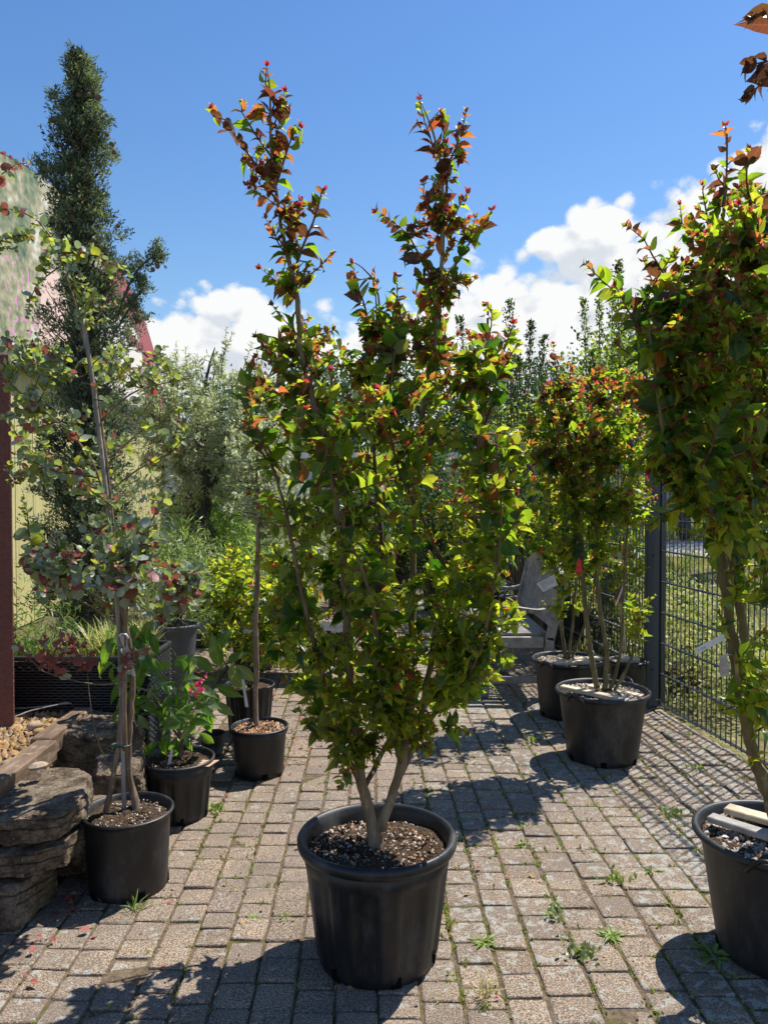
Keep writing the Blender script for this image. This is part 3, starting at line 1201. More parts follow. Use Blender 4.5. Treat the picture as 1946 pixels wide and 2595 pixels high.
# fallen leaves and crumbs lying on the stones
n = 950
px_ = rsS.uniform(-1.3, 1.6, n); py_ = 1.9 + 5 * rsS.rand(n) ** 1.2
d = rsS.normal(0, 1, (n, 3)); d[:, 2] *= .12
mb = MB()
scatter(mb, [T_CRAPE[1], T_CRAPE[0], tpl_blade(.2, .3)], np.stack([px_, py_, np.full(n, .006)], 1), frames(d, rsS.normal(0, .3, (n, 3)) + [0, 0, 1], rsS.gamma(2.0, .0055, n) + .003), rsS.choice(2, n, p=[.85, .15]), rsS)
# the drift at the foot of the boulders and the drift behind the small tree
for (cx, cy, rx, ry, k, sz0) in ((-1.06, 2.86, .05, .22, 120, .03), (-1.05, 3.35, .08, .25, 70, .028), (-0.42, 4.35, .25, .25, 260, .018), (0.25, 7.0, .9, .7, 420, .035), (-.35, 5.6, .35, .6, 180, .03)):
    d = rsS.normal(0, 1, (k, 3)); d[:, 2] *= .2
    p = np.stack([rsS.normal(cx, rx, k), rsS.normal(cy, ry, k), np.full(k, .008) + rsS.rand(k) * .012], 1)
    scatter(mb, [T_CRAPE[1], T_CRAPE[2]], p, frames(d, rsS.normal(0, .4, (k, 3)) + [0, 0, 1], rsS.uniform(.4, 1.1, k) * sz0), rsS.choice(2, k, p=[.45, .55]), rsS)
litter = struct('fallen_leaves', mb, [DEAD, DEADR], 'stuff')


# single weeds one can point at
def weed(u, v, n, size, label, kind='rosette', mat=WEED):
    g0 = G(u, v)
    rs = np.random.RandomState(int(u + v))
    t = thing('weed', g0, label, 'weed', 'weeds growing in the paving joints')
    mb = MB()
    a = rs.uniform(0, 2 * math.pi, n)
    lift = rs.uniform(.05, .55, n) if kind == 'rosette' else rs.uniform(.5, 2.5, n)
    d = np.stack([np.cos(a), np.sin(a), lift], 1)
    p = np.stack([g0.x + rs.normal(0, size * .12, n), g0.y + rs.normal(0, size * .18, n), np.full(n, .001)], 1)
    tp = [tpl_oval(.26, .5, .05)] if kind == 'rosette' else ([tpl_blade(.08, .5)] if kind == 'grass' else [tpl_oval(.5, .3, .05)])
    s = rs.uniform(.55, 1.1, n) * size * (0.5 if kind == 'creeper' else 1)
    if kind == 'creeper':
        p[:, 0] += rs.normal(0, size * .5, n); p[:, 1] += rs.normal(0, size * .35, n); p[:, 2] += rs.uniform(0, size * .25, n)
    scatter(mb, tp, p, frames(d, rs.normal(0, .3, (n, 3)) + [0, 0, 1], s), np.zeros(n, int), rs)
    part('leaves', mb, [mat], t)


weed(1545, 2372, 26, .045, 'bright green dandelion-like rosette in the middle of the right-hand paving', 'rosette')
weed(1470, 2420, 70, .045, 'low bushy blue-green weed left of the bright rosette', 'creeper', BIG_L)
weed(1228, 2390, 22, .045, 'grassy weed in a joint just right of the large central pot', 'rosette')
weed(1405, 2300, 16, .035, 'pale rosette between the large pot and the bright rosette', 'rosette', BIG_L)
weed(1565, 2238, 30, .05, 'sprawling flat weed with rounded leaves in the right-hand paving', 'creeper')
weed(1330, 2140, 12, .04, 'upright little sprout with a yellow leaf at the edge of the tree shadow', 'rosette')
weed(1760, 1950, 26, .05, 'leafy weed in the net-like fence shadow', 'creeper')
weed(1705, 2065, 40, .05, 'long dark green weed patch below the fence shadow', 'creeper')
weed(1805, 2420, 16, .07, 'long-leaved weed in the shade beside the right-hand pot', 'rosette')
weed(1345, 1880, 30, .05, 'dark weed tuft in the shade left of the handled pot', 'creeper')
weed(1400, 2330, 24, .045, 'creeping weed along a cross joint near the pale rosette', 'creeper', BIG_L)
weed(1225, 2530, 26, .07, 'dry straw grass tuft below the right side of the large pot', 'grass', GRASS_D)
weed(342, 2310, 14, .07, 'grass blades poking out at the foot of the eucalyptus pot', 'grass', GRASS_G)
weed(545, 2055, 60, .05, 'cluster of small weeds right of the ribbed pot', 'creeper')
weed(640, 2330, 14, .03, 'small light green weed in a joint left of the large pot', 'rosette')
weed(722, 2330, 14, .03, 'small mossy weed in a joint close to the left of the large pot', 'creeper')
weed(1650, 2210, 14, .04, 'small grass rosette in the joint left of the right-hand pot', 'rosette', GRASS_G)

# ================================================================== LEFT SIDE: raised gravel bed, timber edging, boulders
def gravel_mat():
    m, t, out = new_mat('ochre_gravel')
    p = pos(t)
    v = t.node('ShaderNodeTexVoronoi', None, Vector=p, Scale=38.0)
    c = t.mix(t.noise(p, 30.0, 3.0), (0.13, 0.08, 0.04, 1), (0.42, 0.29, 0.15, 1))
    b = t.node('ShaderNodeBsdfPrincipled', None, Base_Color=c, Roughness=0.9)
    bp = t.node('ShaderNodeBump', None, Strength=1.0, Distance=0.02, Height=v.outputs['Distance'])
    t.l.new(bp.outputs[0], b.inputs['Normal'])
    t.l.new(b.outputs[0], out.inputs[0])
    return m


gb = MB()
gb.box((-2.9, 3.1, .18), (3.0, 2.2, .36))
bed = struct('gravel_bed', gb, [gravel_mat()])
PEB = [simple('ochre_pebble', (0.36, 0.23, 0.11), .8, .25, var=.5, scale=25), simple('pale_pebble', (0.36, 0.28, 0.20), .8, .25, var=.4, scale=25),
       simple('brown_pebble', (0.22, 0.13, 0.07), .8, .25, var=.4, scale=25), simple('dry_leaf_scrap', (0.40, 0.24, 0.08), .8, .2, var=.5, scale=25)]
n = 6500
rs = np.random.RandomState(4)
xx = rs.uniform(-2.3, -1.42, n); yy = rs.uniform(2.2, 4.05, n)
mb = MB()
d = rs.normal(0, 1, (n, 3)); d[:, 2] *= .25
scatter(mb, T_CHIP, np.stack([xx, yy, .365 + rs.uniform(0, .012, n)], 1), frames(d, rs.normal(0, .3, (n, 3)) + [0, 0, 1], rs.gamma(2.2, .0055, n) + .006), rs.choice(4, n, p=[.36, .10, .34, .20]), rs)
part('pebbles', mb, PEB, bed, 'stuff')
# the big round pebbles lying on the gravel
for k, (u, v, s, lab) in enumerate(((88, 1838, .06, 'round pinkish cobble on the gravel near the brown pillar'), (100, 1852, .05, 'flat tan cobble in front of the round one'),
                                    (20, 1935, .05, 'pale cobble in the gravel at the left edge'), (52, 1925, .04, 'small buff cobble beside the timber edging'))):
    q = P(u, v, (CAM_H - .40) * FPX / (v - 1250))
    bm = MB()
    rs_ = np.random.RandomState(k)
    prof = [(s * .5 * math.sin(a) + 1e-4, s * .32 * -math.cos(a)) for a in np.linspace(0, math.pi, 8)]
    bm.lathe((q.x, q.y, .375 + s * .28), prof, 12, mod=lambda r, z, a: r * (1 + .12 * math.sin(2 * a + k)))
    solo('cobble', bm, [PEB[1] if k != 1 else PEB[0]], (q.x, q.y, .38), lab, 'stone', 'cobbles on the gravel bed')

WOOD_O = bark('old_edging_timber', (0.085, 0.055, 0.035), (0.17, 0.115, 0.075), (0.27, 0.20, 0.145), (20, 4, 20), 0.5)
WOOD_G = bark('grey_teak', (0.20, 0.185, 0.17), (0.30, 0.28, 0.255), (0.40, 0.375, 0.345), (14, 14, 14), 0.25)
LATH = bark('sawn_lath', (0.40, 0.33, 0.22), (0.55, 0.47, 0.34), (0.66, 0.58, 0.44), (8, 8, 30), 0.2)
for (y0, y1, dx, lab) in ((1.9, 3.14, 0.0, 'near weathered timber beam edging the gravel bed'), (3.16, 3.62, -0.035, 'far weathered timber beam edging the gravel bed')):
    bm = MB()
    bm.box((-1.385 + dx, (y0 + y1) / 2, .365), (.085, y1 - y0, .085), None, 0, .006)
    solo('edging_beam', bm, [WOOD_O], (-1.385 + dx, (y0 + y1) / 2, .32), lab, 'timber', 'timber beams edging the gravel bed')


def boulder_mat():
    m, t, out = new_mat('rough_limestone')
    p = pos(t)
    a = t.noise(p, 13.0, 8.0, 0.72)
    f = t.noise(p, 90.0, 6.0, 0.75)
    c = t.ramp(t.math('MULTIPLY_ADD', f, .35, t.math('MULTIPLY', a, .65)), [(0.36, (0.035, 0.025, 0.018)), (0.47, (0.15, 0.11, 0.075)), (0.56, (0.33, 0.26, 0.185)), (0.66, (0.46, 0.38, 0.28))])
    mo = t.smooth(t.noise(p, 5.0, 4.0, .6), .57, .68)
    c = t.mix(t.math('MULTIPLY', mo, .5), c, (0.17, 0.15, 0.05, 1))
    sp = t.smooth(t.noise(p, 38.0, 3.0, .5), .68, .74)
    c = t.mix(sp, c, (0.42, 0.43, 0.40, 1))
    b = t.node('ShaderNodeBsdfPrincipled', None, Base_Color=c, Roughness=0.92)
    b.inputs['Specular IOR Level'].default_value = 0.2
    bp = t.node('ShaderNodeBump', None, Strength=1.0, Distance=0.03, Height=t.math('MULTIPLY_ADD', f, .5, a))
    t.l.new(bp.outputs[0], b.inputs['Normal'])
    t.l.new(b.outputs[0], out.inputs[0])
    return m


M_BOULD = boulder_mat()
from mathutils import noise as mnoise


def boulder(c, size, rz, seed, label, rough=.035):
    c = Vector(c)
    n = 30
    mb = MB()
    # cube sphere kept boxy, then cut by noise
    vid = {}
    rp = random.Random(seed * 31)
    planes = []
    for i_ in range(22):
        a_ = rp.uniform(0, 2 * math.pi); e_ = rp.gauss(0, .55)
        pn = Vector((math.cos(a_) * math.cos(e_), math.sin(a_) * math.cos(e_), math.sin(e_)))
        sup = abs(pn.x) * size[0] / 2 + abs(pn.y) * size[1] / 2 + abs(pn.z) * size[2] / 2
        planes.append((pn, sup * rp.uniform(.74, .93)))
    vs = []
    def vert(q):
        k = (round(q[0], 4), round(q[1], 4), round(q[2], 4))
        if k not in vid:
            vid[k] = len(vs)
            v = Vector(q)
            l4 = (abs(v.x) ** 13 + abs(v.y) ** 13 + abs(v.z) ** 13) ** (1 / 13)
            v = v / l4
            w = Vector((v.x * size[0] / 2, v.y * size[1] / 2, v.z * size[2] / 2))
            for pn, pd in planes:
                ex_ = w.dot(pn) - pd
                if ex_ > 0:
                    w = w - pn * ex_
            nn = mnoise.fractal(w * 9 + Vector((seed * 7.3, 0, 0)), 1.0, 2.0, 4)
            n3 = mnoise.fractal(w * 42, .8, 2.0, 4)
            lay = ((w.z * 30 + nn * .35 + seed) % 1.0)
            ledge = -.009 * (1 if lay < .16 else 0) * (1 if abs(v.z) < .92 else 0)
            w += v.normalized() * (.010 * nn + .0045 * n3 + ledge)
            w.z += w.x * .06 * math.sin(seed) 
            vs.append(c + Matrix.Rotation(rz, 3, 'Z') @ w)
        return vid[k]
    fs = []
    for ax in range(3):
        for sg in (-1, 1):
            for i in range(n):
                for j in range(n):
                    q = []
                    for di, dj in ((0, 0), (1, 0), (1, 1), (0, 1)):
                        a, b2 = -1 + 2 * (i + di) / n, -1 + 2 * (j + dj) / n
                        p_ = [0, 0, 0]; p_[ax] = sg; p_[(ax + 1) % 3] = a; p_[(ax + 2) % 3] = b2
                        q.append(vert(p_))
                    fs.append(q if sg > 0 else q[::-1])
    mb.add(vs, fs, 0, False)
    solo('boulder', mb, [M_BOULD], (c.x, c.y, c.z - size[2] / 2), label, 'boulder', 'rough limestone blocks stacked at the left')


boulder((-1.265, 2.70, .312), (.42, .46, .095), .16, 1, 'flat pale top slab of the boulder stack, sunlit on top')
boulder((-1.235, 2.72, .203), (.42, .50, .085), .05, 2, 'middle slab of the boulder stack with a rusty front edge')
boulder((-1.33, 2.59, .075), (.40, .26, .145), -.05, 3, 'lowest front boulder with a jagged sunlit corner')
boulder((-1.20, 2.90, .08), (.32, .26, .15), .2, 4, 'low mossy block behind the lowest front boulder')
boulder((-1.30, 3.46, .26), (.34, .36, .26), -.1, 5, 'large dark shaded boulder under the far timber beam')
boulder((-1.12, 3.22, .17), (.22, .28, .28), .3, 6, 'narrow block between the top slab and the eucalyptus trunk')
boulder((-1.20, 3.45, .07), (.4, .4, .14), .0, 8, 'low dark block resting on the paving below the shaded boulder')
bm = MB()
q = P(98, 1963, 2.82)
bm.lathe((q.x, q.y, .402), [(.0001, 0), (.028, .003), (.031, .012), (.018, .022), (.0001, .024)], 9, mod=lambda r, z, a: r * (1 + .25 * math.sin(2 * a)), smooth=False)
solo('stone_chip', bm, [PEB[1]], (q.x, q.y, .40), 'small cream stone chip lying on the top slab', 'stone')


# ---- rough red-brown pillar
def render_mat(name, c1, c2, bs=120, st=1.0):
    m, t, out = new_mat(name)
    p = pos(t)
    a = t.noise(p, bs, 4.0, 0.7)
    w = t.noise(p, 3.0, 4.0, 0.6)
    c = t.mix(t.math('MULTIPLY_ADD', a, .8, t.math('MULTIPLY', w, .3)), (*c1, 1), (*c2, 1))
    b = t.node('ShaderNodeBsdfPrincipled', None, Base_Color=c, Roughness=0.9)
    b.inputs['Specular IOR Level'].default_value = 0.2
    bp = t.node('ShaderNodeBump', None, Strength=st, Distance=0.012, Height=a)
    t.l.new(bp.outputs[0], b.inputs['Normal'])
    t.l.new(b.outputs[0], out.inputs[0])
    return m


bm = MB()
_R = Matrix.Rotation(R(27), 3, 'Z')
_c = Vector((-1.655, 3.43, 0)) + _R @ Vector((-.40, .09, 0))
bm.box((_c.x, _c.y, 1.20), (.80, .18, 1.68), _R, 0, .008)
bm.box((_c.x - .06, _c.y - .03, 2.055), (.80, .17, .03), _R, 0, .004)
pil = solo('pillar', bm, [render_mat('rusty_render', (0.085, 0.030, 0.026), (0.27, 0.125, 0.105), 75)], (_c.x, _c.y, .36), 'rough red-brown rendered pillar at the left edge of the picture', 'pillar')

# ---- woven planter, cable
def weave_mat():
    m, t, out = new_mat('black_wicker')
    p = pos(t)
    b = t.node('ShaderNodeBsdfPrincipled', None, Base_Color=(0.022, 0.025, 0.03, 1), Roughness=0.38)
    t.l.new(b.outputs[0], out.inputs[0])
    return m


M_WEAVE = weave_mat()
# box planter: real woven strands on a box
t = thing('wicker_planter', (-1.55, 3.85, .10), 'long black woven planter box full of grasses behind the gravel bed', 'planter')
x0, x1, y0, y1, z0, z1 = -2.05, -1.13, 3.66, 4.05, .10, .63
bm = MB()
bm.box(((x0 + x1) / 2, (y0 + y1) / 2, (z0 + z1) / 2 - .02), (x1 - x0 - .012, y1 - y0 - .012, z1 - z0 - .04))
part('inner_box', bm, [HOLE], t)
nrow = 40
bm = MB()
for r_ in range(nrow):
    z = z0 + (z1 - z0) * (r_ + .5) / nrow
    ncol = 44
    pts = [Vector((x0 + (x1 - x0) * i / ncol, y0 - .004 + .0045 * (1 if (i + r_) % 2 else -1), z)) for i in range(ncol + 1)]
    bm.tube(pts, .0052, 4, 0, False)
    ncol = 18
    pts = [Vector((x1 + .002 + .0045 * (1 if (i + r_) % 2 else -1), y0 + (y1 - y0) * i / ncol, z)) for i in range(ncol + 1)]
    bm.tube(pts, .0052, 4, 0, False)
part('woven_strands', bm, [M_WEAVE], t, 'stuff')
bm = MB()
for a, b_ in (((x0, y0, z1), (x1, y0, z1)), ((x1, y0, z1), (x1, y1, z1)), ((x1, y1, z1), (x0, y1, z1)), ((x0, y1, z1), (x0, y0, z1))):
    bm.beam(a, b_, .022, .022, 0, .004)
part('rim', bm, [M_WEAVE], t)
bm = MB()
bm.box(((x0 + x1) / 2, (y0 + y1) / 2, z1 - .03), (x1 - x0 - .02, y1 - y0 - .02, .01))
part('soil', bm, [SOIL], t)
rs = np.random.RandomState(31)
def grass_clump(root, cx, cy, cz, rx, ry, n, h, mats, name='grasses', w=.035, p=None):
    mb = MB()
    pp = np.stack([rs.uniform(cx - rx, cx + rx, n), rs.uniform(cy - ry, cy + ry, n), np.full(n, cz)], 1)
    # arching blades: two segments
    a = rs.uniform(0, 2 * math.pi, n)
    L = h * rs.uniform(.5, 1.15, n)
    lean = rs.uniform(.15, .9, n)
    sidev = np.stack([-np.sin(a), np.cos(a), np.zeros(n)], 1)
    out = np.stack([np.cos(a), np.sin(a), np.zeros(n)], 1)
    V = []
    for t_, ww in ((0, .8), (.35, 1), (.7, .75), (1.0, .05)):
        q = pp + out * (lean * L * t_ ** 1.7)[:, None] + np.array([0, 0, 1.0]) * (L * (t_ - .35 * lean * t_ ** 2.4))[:, None]
        hw = (w * h * .5 * ww)
        V.append(q - sidev * hw); V.append(q + sidev * hw)
    V = np.stack(V, 1)
    F = np.array([(0, 1, 3, 2), (2, 3, 5, 4), (4, 5, 7, 6)])
    FF = (F[None] + (np.arange(n) * 8)[:, None, None]).reshape(-1, 4)
    mm = np.repeat(rs.choice(len(mats), n, p=p), 3)
    mb.chunk(V.reshape(-1, 3), FF, mm, True)
    part(name, mb, mats, root, 'stuff')
tg = thing('ornamental_grass', (-1.35, 3.85, .6), 'pale striped grass arching over the right end of the woven planter', 'grass')
grass_clump(tg, -1.33, 3.85, .60, .16, .12, 420, .20, [GRASS_G, GRASS_D, B_VAR], 'blades', .035, [.45, .2, .35])
tg = thing('leafy_perennial', (-1.85, 3.85, .6), 'green leafy perennial at the left end of the woven planter', 'plant')
grass_clump(tg, -1.80, 3.85, .60, .22, .12, 160, .13, [B_MID, GRASS_G], 'blades', .05)
mb = MB()
k = 900
pp = np.stack([rs.uniform(-2.05, -1.55, k), rs.uniform(3.72, 4.0, k), .62 + rs.gamma(2, .09, k) * .8], 1)
scatter(mb, T_NER, pp, frames(rs.normal(0, 1, (k, 3)) + [0, 0, .4], rs.normal(0, 1, (k, 3)), rs.uniform(.03, .06, k)), rs.randint(0, 2, k), rs)
part('foliage', mb, [B_MID, NER_G], tg, 'stuff')

bm = MB()
pts, _ = catmull([(-2.3, 3.40, .385), (-1.75, 3.44, .40), (-1.62, 3.52, .42), (-1.50, 3.58, .435), (-1.47, 3.60, .43), (-1.50, 3.62, .43), (-1.62, 3.62, .41), (-1.9, 3.62, .39)], [1] * 8, .03)
bm.tube(pts, .0032, 5)
solo('cable', bm, [simple('grey_cable', (.28, .28, .28), .5)], (-1.75, 3.5, .38), 'thin grey cable looping over the gravel in front of the woven planter', 'cable')

# woven urn
t = thing('wicker_urn', (-1.40, 4.28, 0), 'tall black woven urn partly hidden behind the eucalyptus trunk', 'urn')
prof = []
for i in range(46):
    f = i / 45
    r = .095 + .05 * math.sin(math.pi * min(1, f * 1.25)) ** 1.2 - .03 * max(0, f - .62) + .018 * max(0, f - .9) * 8
    prof.append((r, f * .62))
bm = MB()
bm.lathe((-1.40, 4.28, 0), [(r * .96, z) for r, z in prof], 28)
part('inner_body', bm, [HOLE], t)
bm = MB()
for i in range(len(prof)):
    r, z = prof[i]
    pts = [(-1.40 + (r + .004 * (1 if (j + i) % 2 else -1)) * math.cos(2 * math.pi * j / 40), 4.28 + (r + .004 * (1 if (j + i) % 2 else -1)) * math.sin(2 * math.pi * j / 40), z + .006) for j in range(41)]
    bm.tube(pts, .0058, 4, 0, False)
part('woven_strands', bm, [M_WEAVE], t, 'stuff')

# ================================================================== BUILDING AND ARCHED SIGN (left)
WX = lambda Y: -3.85 - 0.084 * (Y - 8)
def panel_mat():
    m, t, out = new_mat('yellow_green_facade')
    p = pos(t)
    st = t.noise(pos(t, (3, 9, .6)), 1.0, 4.0, .6)
    fine = t.noise(pos(t, (20, 60, 3)), 1.0, 3.0, .6)
    c = t.ramp(t.math('MULTIPLY_ADD', fine, .4, t.math('MULTIPLY', st, .6)), [(0.35, (0.42, 0.385, 0.15)), (0.6, (0.58, 0.53, 0.25))])
    b = t.node('ShaderNodeBsdfPrincipled', None, Base_Color=c, Roughness=0.6)
    t.l.new(b.outputs[0], out.inputs[0])
    return m


bl = thing('shop_building', (WX(10), 10, 0), 'low yellow-green garden centre building behind the cypress', 'building')
bm = MB()
vs = []
for (Y, off) in ((5.5, 0), (15.5, 0), (15.5, -5), (5.5, -5)):
    for z in (0, 2.78):
        vs.append((WX(Y) + off, Y, z))
bm.add(vs, [(0, 2, 3, 1), (2, 4, 5, 3), (4, 6, 7, 5), (6, 0, 1, 7), (1, 3, 5, 7)])
part('wall', bm, [panel_mat()], bl)
# facade boards
for i in range(20):
    Y = 5.5 + i * .5
    bm = MB()
    bm.beam((WX(Y + .01) + .012, Y + .01, 1.39), (WX(Y + .49) + .012, Y + .49, 1.39), .02, 2.76)
    part('facade_panel', bm, [bl.children[0].data.materials[0]], bl)
bm = MB()
bm.beam((WX(5.2) + .06, 5.2, 2.83), (WX(15.6) + .06, 15.6, 2.83), .22, .09, 0, .01)
bm.beam((WX(5.2) + .16, 5.2, 2.80), (WX(15.6) + .16, 15.6, 2.80), .02, .14)
part('roof_edge', bm, [simple('roof_zinc', (.10, .11, .12), .45, .5, .3)], bl)


def banner_mat():
    """flat print: soft garden picture with a pink-flowered strip, a bare arm, a cream panel and a maroon border"""
    m, t, out = new_mat('printed_sign_face')
    tcn = t.node('ShaderNodeAttribute', {'attribute_name': 'sg', 'attribute_type': 'GEOMETRY'})
    sp = t.node('ShaderNodeSeparateXYZ', None, Vector=tcn.outputs['Vector'])
    s_, z_, e_ = sp.outputs           # s: 0..1 along, z: 0..1 up, e: 0..1 inward from the rim
    v1 = t.node('ShaderNodeVectorMath', {'operation': 'MULTIPLY'})
    t.set(v1.inputs[0], tcn.outputs['Vector']); v1.inputs[1].default_value = (17, 2.4, 0)
    a = t.noise(v1.outputs[0], 1.0, 4.0, .6, .5)
    v2 = t.node('ShaderNodeVectorMath', {'operation': 'MULTIPLY'})
    t.set(v2.inputs[0], tcn.outputs['Vector']); v2.inputs[1].default_value = (90, 26, 0)
    b2 = t.noise(v2.outputs[0], 1.0, 2.0, .5)
    c = t.ramp(t.math('MULTIPLY_ADD', b2, .35, t.math('MULTIPLY', a, .75)), [(0.36, (0.035, 0.055, 0.055)), (0.46, (0.10, 0.17, 0.07)), (0.53, (0.24, 0.25, 0.13)), (0.60, (0.42, 0.38, 0.24)), (0.68, (0.66, 0.64, 0.52))])
    v3 = t.node('ShaderNodeVectorMath', {'operation': 'MULTIPLY'})
    t.set(v3.inputs[0], tcn.outputs['Vector']); v3.inputs[1].default_value = (95, 22, 0)
    fl = t.smooth(t.noise(v3.outputs[0], 1.0, 1.0, .4), .60, .64)
    zone = t.math('MULTIPLY', t.smooth(s_, .37, .30), t.smooth(z_, .48, .38))
    c = t.mix(t.math('MULTIPLY', fl, zone), c, (0.66, 0.26, 0.50, 1))
    # arm: a rounded pale shape
    dxx = t.math('MULTIPLY', t.math('SUBTRACT', s_, 0.385), 1 / .055)
    dzz = t.math('MULTIPLY', t.math('SUBTRACT', z_, 0.02), 1 / .50)
    rr = t.math('ADD', t.math('POWER', t.math('ABSOLUTE', dxx), 2.4), t.math('POWER', t.math('ABSOLUTE', dzz), 2.4))
    c = t.mix(t.smooth(rr, 1.05, .95), c, (0.78, 0.56, 0.48, 1))
    # logo side: maroon ground, cream field with a green line
    right = t.smooth(s_, .585, .590)
    c = t.mix(right, c, (0.36, 0.075, 0.085, 1))
    dxa = t.math('MULTIPLY', t.math('SUBTRACT', s_, 0.70), 1 / .142)
    dza = t.math('MULTIPLY', t.math('SUBTRACT', z_, 0.10), 1 / .52)
    r2 = t.math('ADD', t.math('POWER', t.math('ABSOLUTE', dxa), 3.0), t.math('POWER', t.math('ABSOLUTE', dza), 3.0))
    c = t.mix(t.smooth(r2, 1.02, 1.0), c, (0.07, 0.30, 0.14, 1))
    c = t.mix(t.smooth(r2, .90, .88), c, (0.80, 0.74, 0.66, 1))
    b = t.node('ShaderNodeBsdfPrincipled', None, Base_Color=c, Roughness=0.5)
    t.l.new(b.outputs[0], out.inputs[0])
    return m


sg = thing('arched_sign', (WX(10.2), 10.2, 2.88), 'big arched garden picture sign with maroon border on the roof behind the cypress', 'sign')
bm = MB()
vs, at = [], []
NS, NZ = 60, 16
y0s, y1s = 5.2, 15.25
def arch(Y):
    q = (Y - 10.22) / 5.03
    return 2.15 * math.sqrt(max(0, 1 - abs(q) ** 2.0))
for i in range(NS + 1):
    f = 0.5 - 0.5 * math.cos(math.pi * i / NS)
    Y = y0s + (y1s - y0s) * f
    for j in range(NZ + 1):
        zz = arch(Y) * j / NZ
        vs.append((WX(Y) + .10, Y, 2.90 + zz)); at.append((f, zz / 2.15, 1 - j / NZ))
fs = [(i * (NZ + 1) + j, (i + 1) * (NZ + 1) + j, (i + 1) * (NZ + 1) + j + 1, i * (NZ + 1) + j + 1) for i in range(NS) for j in range(NZ)]
bm.add(vs, fs)
o = part('sign_face', bm, [banner_mat()], sg)
if len(o.data.vertices) == len(at):
    atr = o.data.attributes.new('sg', 'FLOAT_VECTOR', 'POINT')
    atr.data.foreach_set('vector', np.array(at, dtype=np.float32).ravel())
bm = MB()
bm.add([(x - .08, y, z) for x, y, z in vs], [f[::-1] for f in fs])
rim = [(i * (NZ + 1) + NZ) for i in range(NS + 1)]
pts = [vs[r_] for r_ in rim]
bm.add([(p_[0] + .004, p_[1], p_[2]) for p_ in pts] + [(p_[0] - .085, p_[1], p_[2] + .01) for p_ in pts], [(i, i + 1, NS + 2 + i, NS + 1 + i) for i in range(NS)])
part('sign_back', bm, [simple('sign_white_edge', (.55, .55, .55), .5)], sg)
# the lettering seen beside the cypress
yl = 12.98
text_mesh('lettering', 'Blumen', .36, .004, simple('maroon_print', (0.28, 0.06, 0.06), .5, var=.1), sg, Vector((WX(yl) + .112, yl, 3.86)) - worldloc(sg), (math.pi / 2, 0, math.pi / 2 + 0.084), 'CENTER')

# ================================================================== FENCE (right)
FENCE = simple('anthracite_fence_coat', (0.045, 0.060, 0.082), 0.42, 0.5, var=.15)
def wire_mesh():
    mb = MB()
    mb.tube([(0, 0, 0.03), (0, 0, 1.83)], .0038, 6, 0, True)
    return mb.mesh('vertical_wire', [FENCE])
VW = wire_mesh()
panels = [(2.56, 5.04, 'nearest wire mesh fence panel, between the corner post and the right edge'), (5.16, 7.66, 'second wire mesh fence panel, behind the two-handled pots'),
          (7.74, 10.24, 'third wire mesh fence panel, half hidden behind the bench'), (10.32, 12.82, 'farthest wire mesh fence panel behind the far shrubs')]
ax = Vector((-0.126, 1, 0)).normalized()
nx = Vector((ax.y, -ax.x, 0))
for (ya, yb, lab) in panels:
    a = Vector((XF(ya), ya, 0)); b_ = Vector((XF(yb), yb, 0))
    t = thing('wire_mesh_fence', a, lab, 'fence', 'wire mesh fence panels along the right side')
    L = (b_ - a).length
    n = int(L / .05)
    for i in range(n + 1):
        o = bpy.data.objects.new('vertical_wire', VW)
        C.objects.link(o); o.parent = t
        o.location = ax * (i * .05)
    hm = MB()
    hm.tube([(0, 0, 0), tuple(ax * (n * .05))], .0050, 6)
    HW = hm.mesh('horizontal_wire', [FENCE])
    for r_ in range(9):
        for sgn in (-1, 1):
            o = bpy.data.objects.new('horizontal_wire', HW)
            C.objects.link(o); o.parent = t
            o.location = nx * (.0068 * sgn) + Vector((0, 0, .045 + .2 * r_))
for (y, w, lab) in ((5.10, .085, 'wide dark grey corner post of the fence, nearest post in view'), (7.70, .06, 'slim dark fence post behind the middle crape myrtle'), (10.28, .06, 'slim dark fence post far behind the bench')):
    t = thing('fence_post', (XF(y), y, 0), lab, 'post', 'posts of the wire mesh fence')
    mb = MB()
    mb.box((XF(y) - .012, y, .94), (w, .06, 1.88), None, 0, .006)
    part('post', mb, [FENCE], t)
    mb = MB()
    mb.box((XF(y) + w / 2 + .006, y - .012, .93), (.026, .05, 1.84), None, 0, .004)
    part('clamp_bar', mb, [FENCE], t)
    mb = MB()
    mb.box((XF(y) - .012, y, 1.885), (w + .008, .068, .01), None, 0, .002)
    part('cap', mb, [FENCE], t)
    for k in range(5):
        mb = MB()
        mb.tube([(XF(y) - .012, y - .031, .25 + k * .38), (XF(y) - .012, y - .039, .25 + k * .38)], .007, 8)
        part('bolt', mb, [FENCE], t)
mb = MB()
mb.tube(catmull([P(1638, 1795, 5.02), P(1655, 1776, 5.0), P(1668, 1772, 5.0), P(1676, 1782, 4.98)], [1] * 4, .02)[0], .002, 4)
solo('wire_scrap', mb, [simple('grey_wire', (.3, .3, .3), .4)], P(1655, 1776, 5.0), 'thin loose wire curling at the foot of the corner post', 'wire')

